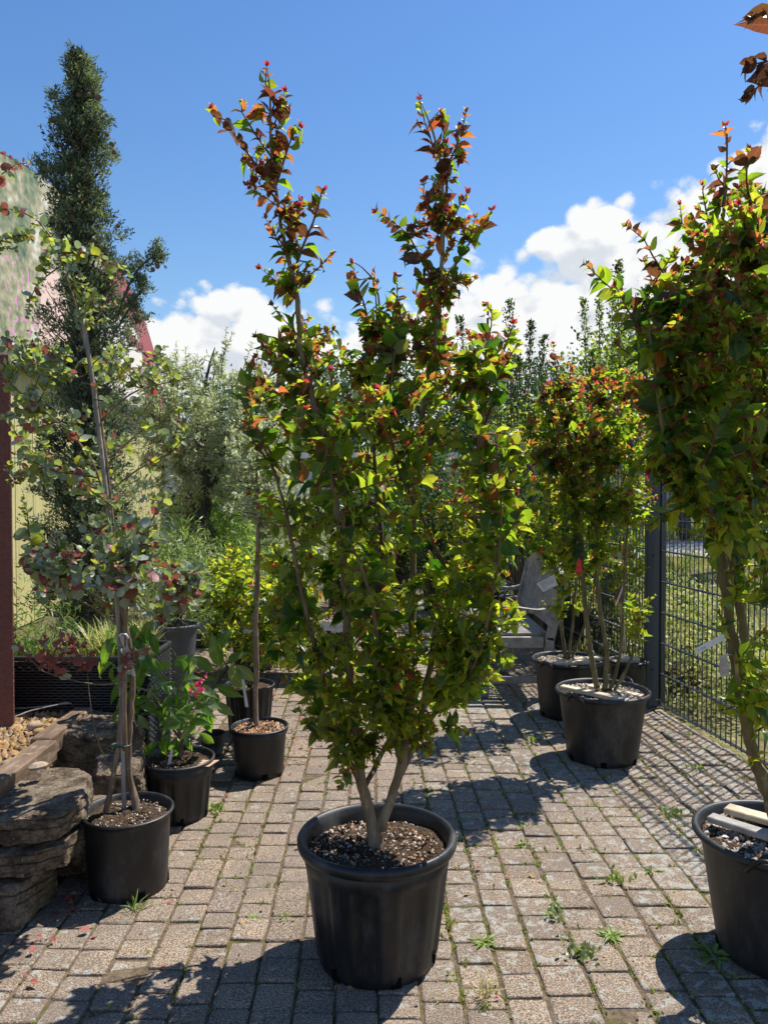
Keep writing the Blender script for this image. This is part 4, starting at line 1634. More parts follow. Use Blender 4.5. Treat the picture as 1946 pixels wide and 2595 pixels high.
# ================================================================== BEYOND THE FENCE
road = MB()
def strip(mb, pts, w, z):
    vs = []
    for i, p_ in enumerate(pts):
        p_ = Vector((*p_, 0))
        d_ = (Vector((*pts[min(i + 1, len(pts) - 1)], 0)) - Vector((*pts[max(i - 1, 0)], 0))).normalized()
        n_ = Vector((d_.y, -d_.x, 0))
        vs += [(p_ - n_ * w / 2) + Vector((0, 0, z)), (p_ + n_ * w / 2) + Vector((0, 0, z))]
    mb.add(vs, [(2 * i, 2 * i + 1, 2 * i + 3, 2 * i + 2) for i in range(len(pts) - 1)])
strip(road, [(-40, 22), (0, 21.0), (6, 20.6), (14, 20.0), (60, 17)], 6.0, -0.03)
struct('road', road, [simple('pale_concrete_road', (.42, .40, .38), .85, .2, var=.15, scale=3)])
rs = np.random.RandomState(77)
# rough verge grass between fence and road
gv = MB()
n = 15000
yy = 2.6 + 14.5 * rs.rand(n) ** 0.8
xx = np.array([XF(min(y, 12)) for y in yy]) + 0.06 + rs.rand(n) ** 1.3 * (1.0 + yy * .55)
tall = .03 + .10 * np.clip((np.sin(xx * 2.3) * np.sin(yy * 1.7) + .6), 0, 1.5) * rs.uniform(.3, 1.3, n)
d = rs.normal(0, .5, (n, 3)); d[:, 2] = 1
scatter(gv, [tpl_blade(.05, .35), tpl_blade(.07, .1)], np.stack([xx, yy, np.full(n, -.06)], 1), frames(d, rs.normal(0, 1, (n, 3)), tall * (1 + yy * .09)), rs.choice(3, n, p=[.34, .40, .26]), rs)
# far verge beyond the road
n = 7000
yy = rs.uniform(24.2, 34, n); xx = rs.uniform(-4, 24, n)
d = rs.normal(0, .4, (n, 3)); d[:, 2] = 1
scatter(gv, [tpl_blade(.12, .3)], np.stack([xx, yy, np.full(n, -.06)], 1), frames(d, rs.normal(0, 1, (n, 3)), rs.uniform(.25, .75, n)), rs.choice(3, n, p=[.6, .2, .2]), rs)
struct('rough_grass', gv, [GRASS_G, GRASS_D, B_MID], 'stuff')

# cream-edged hedge behind the fence
t = thing('variegated_hedge', (2.45, 6.0, -.06), 'low cream and green variegated hedge just behind the near fence panel', 'hedge')
mb = MB()
n = 9000
q = rs.normal(0, 1, (n, 3)); q /= np.linalg.norm(q, axis=1, keepdims=True); q *= (rs.rand(n) ** .25)[:, None]
cx = np.array([2.30, 6.15, .24])
pp = q * np.array([.55, 1.35, .52]) + cx
pp[:, 2] += .05 * np.sin(pp[:, 0] * 9) + .04 * np.sin(pp[:, 1] * 7)
pp[:, 0] = np.maximum(pp[:, 0], [XF(y) + .05 for y in pp[:, 1]])
pp = pp[pp[:, 2] > -.06]
n = len(pp)
scatter(mb, T_BG, pp, frames(rs.normal(0, 1, (n, 3)), rs.normal(0, .6, (n, 3)) + [0, -.3, .8], rs.uniform(.025, .05, n)), rs.choice(3, n, p=[.62, .26, .12]), rs)
part('foliage', mb, [B_VAR, WEED, B_DARK], t, 'stuff')
mb = MB()
for k in range(14):
    a = Vector((2.2 + rs.uniform(-.1, .3), 5.2 + k * .13, -.06))
    mb.tube([a, a + Vector((rs.normal(0, .1), rs.normal(0, .1), .35))], .006, 4)
part('stems', mb, [TWIG_B], t, 'stuff')
# clay trough
mb = MB()
mb.box((2.22, 5.75, .03), (.20, .30, .18), None, 0, .012)
t = thing('clay_trough', (2.22, 5.75, -.06), 'small rusty red clay trough at the foot of the variegated hedge', 'trough')
part('body', mb, [simple('dull_clay', (.12, .035, .03), .8, .2)], t)
mb = MB(); mb.box((2.22, 5.75, .123), (.16, .26, .006)); part('soil', mb, [SOIL], t)

# corrugated hall
hall = thing('corrugated_hall', (14, 37, 0), 'pale blue-grey corrugated hall far beyond the fence', 'building')
HALLM = simple('pale_cladding', (.50, .57, .66), .5, .4, var=.06, scale=1)
mb = MB()
mb.box((17, 41, 2.25), (28, 8, 4.5))
part('wall', mb, [HALLM], hall)
mb = MB()
for i in range(96):
    X = 3.1 + i * .28
    mb.box((X, 36.97, 2.25), (.12, .05, 4.5))
part('corrugation', mb, [HALLM], hall, 'stuff')
mb = MB(); mb.box((17, 36.93, .62), (28, .06, .05)); mb.box((17, 36.93, 4.5), (28.3, .3, .18))
part('ledge', mb, [simple('cladding_trim', (.25, .28, .33), .5)], hall)
for X in (19.6, 23.0):
    f = MB(); f.box((X, 36.9, 3.0), (1.5, .1, 3.0))
    fo_ = part('window_frame', f, [FENCE], hall)
    for k in range(3):
        p_ = MB(); p_.box((X, 36.84, 2.0 + k * .95), (1.15, .03, .6))
        part('pane', p_, [simple('window_glass', (.12, .15, .17), .1, .8)], fo_)
mb = MB(); mb.box((8.5, 36.88, 1.6), (2.2, .08, 3.3)); part('gate_panel', mb, [simple('dark_steel_door', (.05, .055, .065), .5)], hall)

# ================================================================== generic background trees
def blob_leaves(mb, blobs, n, size, mats_n, rs, shell=.35, p=None, up=.3, tpl=None, clump=6, cs=.13):
    """leaves in small clumps through the volume of blobs (c, r)"""
    vol = np.array([b[1][0] * b[1][1] * b[1][2] for b in blobs]) ** .7
    k = n // clump
    which = rs.choice(len(blobs), k, p=vol / vol.sum())
    q = rs.normal(0, 1, (k, 3)); q /= np.linalg.norm(q, axis=1, keepdims=True)
    q *= (shell + (1 - shell) * rs.rand(k) ** .5)[:, None] * rs.uniform(.85, 1.12, k)[:, None]
    cc = np.array([b[0] for b in blobs])[which]; rr = np.array([b[1] for b in blobs])[which]
    cen = cc + q * rr
    cen = np.repeat(cen, clump, axis=0)
    m = len(cen)
    pp = cen + rs.normal(0, 1, (m, 3)) * cs * size * 8
    outw = np.repeat(q, clump, axis=0)
    d = outw * .6 + rs.normal(0, .7, (m, 3)) + [0, 0, up]
    mm = np.repeat(rs.choice(mats_n, k, p=p), clump)
    scatter(mb, tpl or T_BG, pp, frames(d, rs.normal(0, .8, (m, 3)) + [0, 0, .6], size * rs.uniform(.6, 1.3, m)), mm, rs)


def tree(name, base, H, R_, seed, label, mats, size, n, cat='tree', group=None, trunk_r=.12, shape='round', p=None, low=.25, tpl=None, tmat=BARK_D):
    rs = np.random.RandomState(seed)
    base = Vector(base)
    t = thing(name, base, label, cat, group)
    mb = MB()
    top = base + Vector((rs.normal(0, .05) * H * .3, rs.normal(0, .05) * H * .3, H * .9))
    q, r = catmull([base, base.lerp(top, .4) + Vector((rs.normal(0, .02) * H, 0, 0)), top], [trunk_r, trunk_r * .65, trunk_r * .1], .2)
    mb.tube(q, r, 7)
    blobs = []
    nb = 16
    for i in range(nb):
        f = low + (1 - low) * (i + .5) / nb
        prof = {'round': math.sin(math.pi * min(1, (f - low) / (1 - low) * .88 + .14)) ** .6, 'cone': (1.05 - f) * 1.25, 'column': min(1, (1.04 - f) * 4) ** .6, 'oval': math.sin(math.pi * min(1, (f - low) / (1 - low) * .92 + .08)) ** .8}[shape]
        a = i * 2.4 + rs.uniform(-.4, .4)
        off = R_ * prof * .55
        c = base + Vector((off * math.cos(a), off * math.sin(a), H * f))
        rr = R_ * prof * rs.uniform(.42, .68) + .04 * R_
        blobs.append((tuple(c), (rr, rr, rr * (1.3 if shape in ('cone', 'column') else .85))))
        s0 = q[min(len(q) - 1, int(len(q) * f * .85))]
        mb.tube([s0, s0.lerp(c, .6) + Vector((0, 0, .03 * H)), c], [trunk_r * .3 * (1.1 - f), trunk_r * .18 * (1.1 - f), trunk_r * .05], 5)
    part('trunk', mb, [tmat], t)
    mb = MB()
    blob_leaves(mb, blobs, n, size, len(mats), rs, p=p, tpl=tpl)
    part('crown', mb, mats, t)
    return t


def at_px(u, Y, z=0.0):
    return ((u - 973) / FPX * Y, Y, z)
def hpx(v, Y):
    return CAM_H + (1250 - v) / FPX * Y

# ================================================================== BACKGROUND
tree('broadleaf_tree', at_px(800, 24), hpx(905, 24), 2.6, 1, 'dark round tree far behind, seen through the left part of the central crape myrtle', [B_DARK, B_BLUE], .17, 9000, p=[.7, .3])
tree('broadleaf_tree', at_px(1010, 27), hpx(885, 27), 2.6, 2, 'dark round tree far behind, seen through the middle of the central crape myrtle', [B_DARK, B_BLUE], .17, 8000, p=[.6, .4])
tree('conifer', at_px(1345, 26), hpx(905, 26), 2.3, 3, 'blue-green bushy conifer under the clouds right of the central crape myrtle', [B_BLUE, B_DARK, B_MID], .15, 9000, p=[.55, .25, .2])
tree('conifer', at_px(1450, 30), hpx(925, 30), 2.2, 4, 'smaller blue-green conifer standing right of the bushy one', [B_BLUE, B_DARK], .15, 6000, p=[.7, .3])
tree('broadleaf_tree', at_px(1215, 28), hpx(935, 28), 2.4, 5, 'dark tree just behind the slender upright shrub', [B_DARK, B_MID], .17, 7000, p=[.75, .25])
tree('broadleaf_tree', at_px(1555, 17), hpx(838, 17), 1.35, 6, 'lime green tree glowing behind the middle and right crape myrtles', [B_LIME, B_MID], .11, 6500, p=[.75, .25], low=.3)
tree('broadleaf_tree', at_px(1320, 15), hpx(1010, 15), .85, 7, 'small lime green tree left of the middle crape myrtle', [B_LIME, B_MID], .09, 4200, p=[.6, .4], low=.15)
tree('broadleaf_tree', at_px(1740, 24), hpx(800, 24), 3.2, 8, 'big dark tree beyond the fence behind the right crape myrtle', [B_DARK, B_MID], .18, 10000, p=[.7, .3], low=.45, trunk_r=.22)
tree('broadleaf_tree', at_px(1935, 26), hpx(860, 26), 2.8, 9, 'dark tree at the right edge beyond the hall yard', [B_DARK, B_MID], .18, 6000, p=[.7, .3], low=.5, trunk_r=.2)
tree('broadleaf_tree', at_px(560, 26), hpx(960, 26), 2.8, 10, 'distant dark tree behind the olive tree', [B_DARK, B_BLUE], .18, 7000, p=[.7, .3])
# bare dark trunk seen through the fence
t = thing('tree_trunk', at_px(1880, 15), 'bare dark tree trunk standing beyond the fence near the right edge', 'tree')
mb = MB(); q, r = catmull([at_px(1880, 15, -.06), at_px(1876, 15, 1.4), at_px(1868, 15, 3.2), at_px(1850, 15.2, 4.6)], [.16, .13, .12, .06], .2); mb.tube(q, r, 10)
part('trunk', mb, [BARK_D], t)
mb = MB()
blob_leaves(mb, [(at_px(1850, 15, 5.0), (1.3, 1.2, .9)), (at_px(1930, 15, 4.4), (1.0, 1.0, .8)), (at_px(1780, 15, 4.3), (.9, 1.0, .7))], 4200, .12, 2, np.random.RandomState(4), p=[.7, .3])
part('crown', mb, [B_DARK, B_MID], t)

# long low pale building with a white eave behind the nursery
bl = thing('glasshouse', at_px(800, 16), 'low pale glasshouse with a white eave seen through the central crape myrtle', 'building')
mb = MB(); mb.box((-1.2, 17.5, 1.05), (8.2, 3, 2.2)); part('wall', mb, [simple('pale_blue_panel', (.42, .50, .60), .4, .5, var=.08, scale=1)], bl)
mb = MB(); mb.box((-1.2, 15.95, 2.2), (8.5, .22, .12)); part('eave', mb, [simple('white_eave', (.72, .74, .76), .4)], bl)
for i in range(9):
    mb = MB(); mb.box((-5.2 + i * 1.0, 15.97, 1.05), (.06, .05, 2.15)); part('mullion', mb, [simple('white_mullion', (.6, .62, .64), .4)], bl)
bl = thing('green_shed', at_px(1290, 12), 'turquoise-green shed wall glimpsed between the central and the middle crape myrtle', 'building')
mb = MB(); mb.box((1.75, 12.8, .85), (1.9, 1.2, 1.75)); part('wall', mb, [simple('turquoise_wall', (.13, .28, .25), .6, .3, var=.1, scale=2)], bl)
mb = MB(); mb.box((1.75, 12.75, 1.76), (2.05, 1.4, .07)); part('roof', mb, [simple('grey_roof', (.25, .26, .26), .6)], bl)


def potted_bg(name, u, Y, rpot, hpot, label, cat='shrub', group=None, pm=POT, seed=0):
    base = at_px(u, Y)
    t = thing(name, base, label, cat, group)
    z, Rs = pot(t, base, rpot * .82, rpot, hpot, .016, .025, k=28, holes=0, seed=seed, mat=pm)
    return t, base, z


def bg_shrub(u, Y, top, R_, label, mats, n, size, seed, rpot=.2, hpot=.3, p=None, tpl=None, name='potted_shrub', trunk_r=.018, shape='oval', group='potted shrubs standing at the back', low=.1, spikes=0, pm=POT, clump=5):
    rs = np.random.RandomState(seed)
    t, b, z = potted_bg(name, u, Y, rpot, hpot, label, 'shrub', group, pm, seed)
    H = hpx(top, Y)
    mb = MB()
    blobs = []
    nb = 12
    for i in range(nb):
        f = low + (1 - low) * (i + .5) / nb
        prof = {'oval': math.sin(math.pi * min(1, (f - low) / (1 - low) * .86 + .1)) ** .7, 'column': min(1, (1.05 - f) * 3) ** .7}[shape]
        a = i * 2.4 + rs.uniform(-.5, .5)
        off = R_ * prof * .55
        c = Vector((b[0] + off * math.cos(a), b[1] + off * math.sin(a) * .8, z + (H - z) * f))
        rr = R_ * prof * rs.uniform(.4, .66) + .03
        blobs.append((tuple(c), (rr, rr, rr * 1.15)))
        mb.tube([Vector((b[0] + rs.normal(0, .02), b[1], z)), Vector((b[0] + off * .4 * math.cos(a), b[1], z + (H - z) * f * .5)), c], [trunk_r, trunk_r * .6, trunk_r * .15], 5)
    lb = MB()
    for i in range(spikes):
        a = rs.uniform(0, 2 * math.pi); rr = R_ * rs.uniform(0, .8)
        s = Vector((b[0] + rr * math.cos(a), b[1] + rr * math.sin(a) * .7, z + (H - z) * .70))
        e = s + Vector((rr * .35 * math.cos(a), 0, (H - z) * rs.uniform(.18, .34)))
        mb.tube([s, s.lerp(e, .5), e], [.006, .004, .002], 4)
        k = 34
        tt = rs.rand(k)
        pp = np.array([tuple(s.lerp(e, x)) for x in tt]) + rs.normal(0, .012, (k, 3))
        d = rs.normal(0, 1, (k, 3)) + [0, 0, .8]
        scatter(lb, tpl or T_BG, pp, frames(d, rs.normal(0, 1, (k, 3)), size * rs.uniform(.6, 1.1, k) * (1.1 - .5 * tt)), rs.choice(len(mats), k, p=p), rs)
    part('stems', mb, [TWIG_B], t)
    blob_leaves(lb, blobs, n, size, len(mats), rs, p=p, tpl=tpl, clump=clump)
    part('foliage', lb, mats, t, 'stuff')
    return t


# slender upright shrubs whose tips stand against the clouds
def whip_shrub(u, Y, tops, label, mats, seed, lsize=.032):
    rs = np.random.RandomState(seed)
    t, b, z = potted_bg('upright_shrub', u, Y, .2, .32, label, 'shrub', 'tall slender shrubs at the back', POT, seed)
    mb = MB(); lb = MB()
    for (uu, vv, spread) in tops:
        top = P(uu, vv, Y)
        s = Vector((b[0], b[1], z))
        mid = s.lerp(top, .5) + Vector(((top.x - s.x) * .15, 0, 0))
        q, r = catmull([s, mid, top], [.012, .008, .002], .05)
        mb.tube(q, r, 5)
        n = 900
        tt = .35 + .65 * rs.rand(n)
        idx = (tt * (len(q) - 1)).astype(int)
        qq = np.array([tuple(x) for x in q])[idx]
        w = spread * (1.03 - tt) ** .55 * .9 + .012
        pp = qq + rs.normal(0, 1, (n, 3)) * w[:, None] * [.7, .7, .5]
        d = (pp - qq) + [0, 0, .05] + rs.normal(0, .03, (n, 3))
        scatter(lb, [T_CRAPE[0], T_CRAPE[1]], pp, frames(d, rs.normal(0, .6, (n, 3)) + [0, 0, 1], lsize * rs.uniform(.6, 1.2, n)), rs.choice(len(mats), n, p=[.55, .3, .15]), rs)
    part('stems', mb, [TWIG_B], t)
    part('foliage', lb, mats, t, 'stuff')
whip_shrub(1310, 8.2, [(1290, 757, .10), (1345, 812, .06), (1378, 848, .07), (1250, 880, .10), (1310, 900, .12), (1165, 800, .08)], 'slender dark shrub with pointed tips against the cloud right of the central tree', [B_DARK, B_MID, L_BRZ], 41)
whip_shrub(1535, 7.2, [(1478, 752, .05), (1518, 758, .05), (1552, 742, .06), (1500, 885, .05), (1575, 800, .08)], 'slender shrub with fine leafy whips against the cloud left of the right crape myrtle', [B_MID, L_MID, L_BRZ], 42, .028)
whip_shrub(1590, 6.9, [(1565, 660, .08), (1640, 720, .1)], 'tall slender shrub rising just behind the left edge of the right crape myrtle', [B_DARK, L_MID, L_BRZ], 43, .03)

bg_shrub(560, 7.4, 1250, .50, 'oleander with narrow bright leaves and pink flowers behind the small stemmed tree', [NER_G, B_LIME], 5200, .085, 51, .2, .3, [.8, .2], T_NER, 'oleander', clump=4)
bg_shrub(640, 6.2, 1420, .42, 'lower oleander in front of the tall one, with narrow leaves', [NER_G, WEED], 3600, .075, 52, .18, .26, [.8, .2], T_NER, 'oleander', clump=4)
bg_shrub(760, 8.6, 1250, .55, 'grey-leaved shrub behind the left half of the central tree', [O_GRY, O_GRN], 5200, .05, 53, .2, .3, [.6, .4], T_OLIVE)
bg_shrub(880, 9.5, 1225, .55, 'dark shrub in a large black pot behind the central trunk', [B_DARK, B_MID], 3500, .06, 54, .28, .4, [.7, .3])
bg_shrub(1010, 10.4, 1230, .55, 'mid green shrub behind the right stems of the central tree', [B_MID, B_DARK], 3500, .06, 55, .25, .35, [.5, .5])
bg_shrub(1120, 9.3, 1210, .5, 'dark green shrub in a black pot left of the bench', [B_DARK, B_MID], 3800, .055, 56, .26, .4, [.65, .35])
bg_shrub(1230, 8.6, 1180, .48, 'red-tipped shrub with bare stems behind the bench', [B_MID, L_BRZ, L_RED], 3300, .05, 57, .24, .35, [.7, .2, .1], low=.4)
bg_shrub(1335, 7.9, 1150, .42, 'green shrub behind the bench back', [B_MID, B_LIME], 3300, .05, 58, .22, .34, [.7, .3], low=.35)
bg_shrub(1430, 7.3, 1200, .40, 'bushy green shrub between the bench and the fence', [L_MID, B_DARK, L_YEL], 3000, .05, 59, .22, .34, [.5, .35, .15])
bg_shrub(1545, 6.6, 1240, .30, 'green shrub pressed against the fence behind the pots', [L_MID, B_DARK, L_YEL], 2400, .045, 60, .16, .3, [.5, .3, .2])
bg_shrub(430, 6.4, 1330, .42, 'light green narrow-leaved bush right of the cypress', [NER_G, B_LIME, O_GRN], 4600, .055, 61, .2, .3, [.4, .25, .35], T_NER, clump=4)
bg_shrub(300, 6.9, 1290, .42, 'yellowish green bush at the foot of the cypress', [B_LIME, O_GRN], 3600, .05, 62, .2, .3, [.4, .6], T_NER, clump=4)
bg_shrub(700, 9.8, 1180, .5, 'silvery shrub with fine twigs left of the central trunk', [O_GRY, B_VAR], 3600, .05, 63, .22, .3, [.7, .3], T_OLIVE)
bg_shrub(1060, 12.2, 1130, .9, 'dense hedge-like shrub far behind the centre', [B_DARK, B_MID], 6500, .08, 64, .3, .4, [.6, .4])
bg_shrub(560, 12, 1160, .9, 'dense dark shrub behind the oleanders', [B_DARK, B_MID, B_BLUE], 5500, .08, 65, .3, .4, [.5, .3, .2])
bg_shrub(1290, 11.2, 1080, .5, 'pinkish-tipped shrub in front of the turquoise shed', [B_MID, L_RED, NER_G], 3600, .06, 66, .24, .4, [.7, .08, .22])
bg_shrub(950, 13.2, 1190, .8, 'green shrub row piece below the palm', [B_MID, B_DARK], 5000, .08, 67, .3, .4, [.5, .5])

# pink flowers on the oleanders
def flowers(u, v, Y, n, size, label):
    c = P(u, v, Y)
    rs = np.random.RandomState(int(u + v))
    t = thing('oleander_blossom', c, label, 'flower', 'pink blossoms scattered through the shrubs')
    k = n * 5
    cen = np.repeat(rs.normal(0, size * .8, (n, 3)) + np.array(tuple(c)), 5, axis=0)
    d = rs.normal(0, 1, (k, 3))
    mb = MB()
    scatter(mb, [T_CRAPE[0]], cen, frames(d, rs.normal(0, 1, (k, 3)), np.full(k, size * .8)), np.zeros(k, int), rs)
    part('petals', mb, [PINK], t)
    mb = MB()
    mb.tube([c - Vector((0, 0, size * 4)), c], .002, 4)
    part('stalk', mb, [TWIG_R], t)
for a in ((632, 1478, 4.3, 3, .022, 'pink blossom right of the small tree stem, upper one'), (661, 1485, 4.3, 3, .020, 'pink blossom on the oleander a hand right of the upper one'), (870, 1560, 6.0, 5, .026, 'pink blossom seen low through the central tree'),
          (512, 1732, 3.12, 9, .019, 'bright pink blossom above the ribbed pot'), (500, 1752, 3.10, 7, .018, 'pink blossom cluster just below the bright one above the ribbed pot'), (1300, 1230, 8.4, 5, .035, 'crimson blossom high beside the turquoise shed'), (1175, 1300, 8.4, 4, .03, 'crimson blossom behind the right stems of the central tree'),
          (800, 1562, 5.9, 4, .022, 'small pink blossom low on the left behind the central tree')):
    flowers(*a)

# palm
t, b, z = potted_bg('fan_palm', 960, 8.3, .2, .36, 'small fan palm with yellow-green fans behind the central tree', 'palm', None, POT, 71)
mb = MB(); top = P(958, 1235, 8.3)
mb.tube([Vector((b[0], b[1], z)), top], [.06, .05], 8); part('trunk', mb, [BARK_D], t)
rs = np.random.RandomState(71)
for i in range(11):
    a = rs.uniform(0, 2 * math.pi); e = rs.uniform(.1, 1.2)
    d = Vector((math.cos(a) * math.cos(e), math.sin(a) * math.cos(e), math.sin(e)))
    hub = top + d * .30
    s = MB(); s.tube([top, hub], .006, 4); st_ = part('fan_stalk', s, [NER_G], t)
    side = d.cross(Vector((0, 0, 1))).normalized()
    k = 22
    th = np.linspace(-1.9, 1.9, k)
    dd = np.array([tuple(d * math.cos(x) + side * math.sin(x) + Vector((0, 0, -.12))) for x in th])
    f = MB(); scatter(f, [tpl_blade(.09, .15)], np.repeat([tuple(hub)], k, 0), frames(dd, np.repeat([tuple(d.cross(side))], k, 0), np.full(k, .22) * (1 - .08 * np.abs(th))), np.zeros(k, int), rs)
    part('fan', f, [B_LIME], t)

# ================================================================== OLIVE TREE
rs = np.random.RandomState(81)
t = thing('olive_tree', at_px(505, 7.2), 'large silvery olive tree with a thick dark trunk left of the central tree', 'tree')
mb = MB()
q, r = catmull([at_px(510, 7.2), P(508, 1400, 7.2), P(500, 1300, 7.2), P(515, 1200, 7.2), P(505, 1120, 7.2)], [.17, .15, .13, .09, .05], .06)
mb.tube([x + Vector((.012 * math.sin(i * 1.3), .0, 0)) for i, x in enumerate(q)], [a * (1 + .12 * math.sin(i * .9)) for i, a in enumerate(r)], 12)
part('trunk', mb, [BARK_D], t)
stems = [(PP((508, 1300, 7.2), (470, 1200, 7.15), (430, 1080, 7.1), (440, 960, 7.1)), [.06, .04, .02, .005]), (PP((510, 1280, 7.2), (560, 1170, 7.2), (600, 1030, 7.2), (630, 920, 7.2)), [.06, .04, .02, .004]),
         (PP((508, 1250, 7.2), (520, 1100, 7.3), (520, 980, 7.2), (545, 880, 7.2)), [.06, .035, .018, .004]), (PP((505, 1260, 7.2), (450, 1150, 7.4), (400, 1050, 7.3)), [.04, .02, .005])]
stems_out(t, stems, [BARK_D], 6, 'limb')
vols = [((530, 1040, 7.1, 170, 150, .6), 330, 1.0), ((440, 1000, 7.0, 90, 110, .45), 130, 1.0), ((590, 1180, 7.1, 110, 120, .5), 130, 1.0), ((430, 1200, 7.0, 100, 110, .45), 130, 1), ((520, 1120, 6.75, 150, 130, .15), 120, 1), ((660, 1060, 7.2, 90, 150, .4), 130, 1), ((380, 1060, 7.0, 70, 120, .35), 70, 1)]
exps = [([P(560, 960, 7.2), P(575, 830, 7.2)], 1, .5), ([P(600, 1000, 7.2), P(638, 870, 7.2)], 1, .4), ([P(480, 980, 7.2), P(470, 880, 7.2)], 1, .35), ([P(440, 1000, 7.1), P(448, 870, 7.1)], 1, .35), ([P(540, 960, 7.2), P(590, 845, 7.2)], 1, .4), ([P(515, 960, 7.2), P(500, 900, 7.2)], 1, .3), ([P(640, 1000, 7.2), P(655, 890, 7.2)], 1, .35), ([P(400, 1050, 7.1), P(395, 950, 7.1)], 1, .35)]
tw, lp, ld, ln, ls, lt, lv = grow(stems, vols, rs, exps, leafy=.46, node=.017, lsize=.062, style='olive', tipshrink=.7, up=.3, drop=.05, jitter=.3)
part('twigs', tw, [TWIG_D], t, 'stuff')
mb = MB(); scatter(mb, T_OLIVE, lp, frames(ld, ln, ls), rs.choice(2, len(lp), p=[.6, .4]), rs)
part('foliage', mb, OLIVE, t, 'stuff')

# ================================================================== CYPRESS
rs = np.random.RandomState(91)
YC = 5.6
t = thing('italian_cypress', at_px(205, YC), 'tall narrow Italian cypress with cones in front of the arched sign', 'tree')
mb = MB()
q, r = catmull([at_px(205, YC), P(210, 1400, YC), P(205, 900, YC), P(208, 560, YC), P(212, 330, YC), P(205, 175, YC)], [.075, .065, .05, .032, .02, .006], .06)
mb.tube(q, r, 8)
part('trunk', mb, [BARK_D], t)
env = [(145, 190, 222), (170, 175, 240), (200, 168, 256), (240, 165, 258), (265, 142, 250), (300, 122, 275), (330, 118, 292), (380, 122, 296), (420, 128, 270), (440, 112, 268), (500, 125, 282), (560, 118, 305), (610, 125, 312),
       (650, 140, 300), (700, 125, 312), (760, 118, 335), (820, 110, 335), (900, 112, 340), (1000, 104, 340), (1150, 98, 350), (1300, 92, 352), (1450, 80, 340), (1600, 80, 330)]
ev = np.array([e[0] for e in env]); el_ = np.array([e[1] for e in env]); er_ = np.array([e[2] for e in env])
NL = 820
vv0 = 150 + 1430 * rs.rand(NL) ** .95
ang0 = rs.uniform(0, 2 * math.pi, NL)
rad0 = np.clip(.25 + .72 * rs.rand(NL) ** .7, 0, 1)
keep0 = ~((vv0 > 560) & (vv0 < 690) & (np.cos(ang0) > .05) & (rad0 * np.cos(ang0) < .7) & (rs.rand(NL) < .75))
vv0, ang0, rad0 = vv0[keep0], ang0[keep0], rad0[keep0]
tone0 = rs.rand(len(vv0))
idx = rs.randint(0, len(vv0), 11500)
vv = vv0[idx] + rs.normal(0, 16, len(idx)); ang = ang0[idx] + rs.normal(0, .3, len(idx)); rad = rad0[idx] + rs.normal(0, .13, len(idx))
core = rs.rand(len(idx)) < .16
rad[core] = rs.rand(core.sum()) * .5
tone = tone0[idx]
vv = np.maximum(vv, 150)
rad = np.clip(np.abs(rad), 0, 1.06)
L_ = np.interp(vv, ev, el_); R__ = np.interp(vv, ev, er_)
cu_ = (L_ + R__) / 2; hw = (R__ - L_) / 2 / FPX * YC
irr = .90 + .17 * np.sin(vv * .047 + ang * 2 + 1.3 * np.sin(vv * .02)) + .10 * np.sin(vv * .11 - ang * 3)
hole = (np.sin(vv * .075 + 3.1 * np.cos(ang)) * np.sin(vv * .033 + 2.3 * ang) > .42) & (rs.rand(len(vv)) < .45) & (rad > .3)
vv, ang, rad, cu_, hw, irr, tone = [a_[~hole] for a_ in (vv, ang, rad, cu_, hw, irr, tone)]
rad = rad * irr
cen = np.array([tuple(P(cu_[i], vv[i], YC)) for i in range(len(vv))])
cen[:, 0] += hw * rad * np.cos(ang); cen[:, 1] += np.maximum(hw, .18) * rad * np.sin(ang)
outd = np.stack([np.cos(ang), np.sin(ang), np.zeros(len(ang))], 1)
ex = []   # branches that leave the outline
for a, b_ in (((320, 740), (372, 672)), ((372, 672), (408, 640)), ((395, 660), (405, 615)), ((330, 700), (352, 650)), ((320, 770), (345, 760)), ((345, 760), (368, 725)), ((340, 770), (350, 800)), ((335, 830), (375, 795)), ((125, 430), (95, 402)), ((118, 470), (90, 410)), ((300, 700), (335, 655)), ((350, 725), (360, 700)), ((130, 250), (150, 232)), ((395, 650), (412, 665))):
    for k in range(34):
        f = rs.rand()
        w = P(a[0] + (b_[0] - a[0]) * f, a[1] + (b_[1] - a[1]) * f, YC)
        ex.append((w.x + rs.normal(0, .02), w.y + rs.normal(0, .03), w.z + rs.normal(0, .02)))
ex = np.array(ex)
cen = np.concatenate([cen, ex]); outd = np.concatenate([outd, rs.normal(0, .5, (len(ex), 3)) + [.3, 0, .3]]); tone = np.concatenate([tone, np.full(len(ex), .4)])
K = 9
c2 = np.repeat(cen, K, 0) + rs.normal(0, .014, (len(cen) * K, 3))
d2 = np.repeat(outd, K, 0) * .6 + rs.normal(0, .75, (len(c2), 3)) + [0, 0, .6]
cls = np.where(rs.rand(len(cen)) < .25, rs.randint(0, 3, len(cen)), np.where(tone < .38, 0, np.where(tone < .82, 1, 2)))
mb = MB()
scatter(mb, T_SPRAY, c2, frames(d2, rs.normal(0, 1, (len(c2), 3)), rs.uniform(.014, .042, len(c2))), np.repeat(cls, K), rs)
part('foliage', mb, CYP, t, 'stuff')
for i in range(0, len(vv), 16):
    pass
lm_ = MB()
qa = np.array([tuple(x) for x in q])
for i in range(0, len(vv), 14):
    e = Vector(cen[i]); k = int(np.argmin(np.abs(qa[:, 2] - (e.z - .25))))
    s = q[k]
    lm_.tube([s, s.lerp(e, .6) + Vector((0, 0, -.02)), e], [.009, .005, .002], 4)
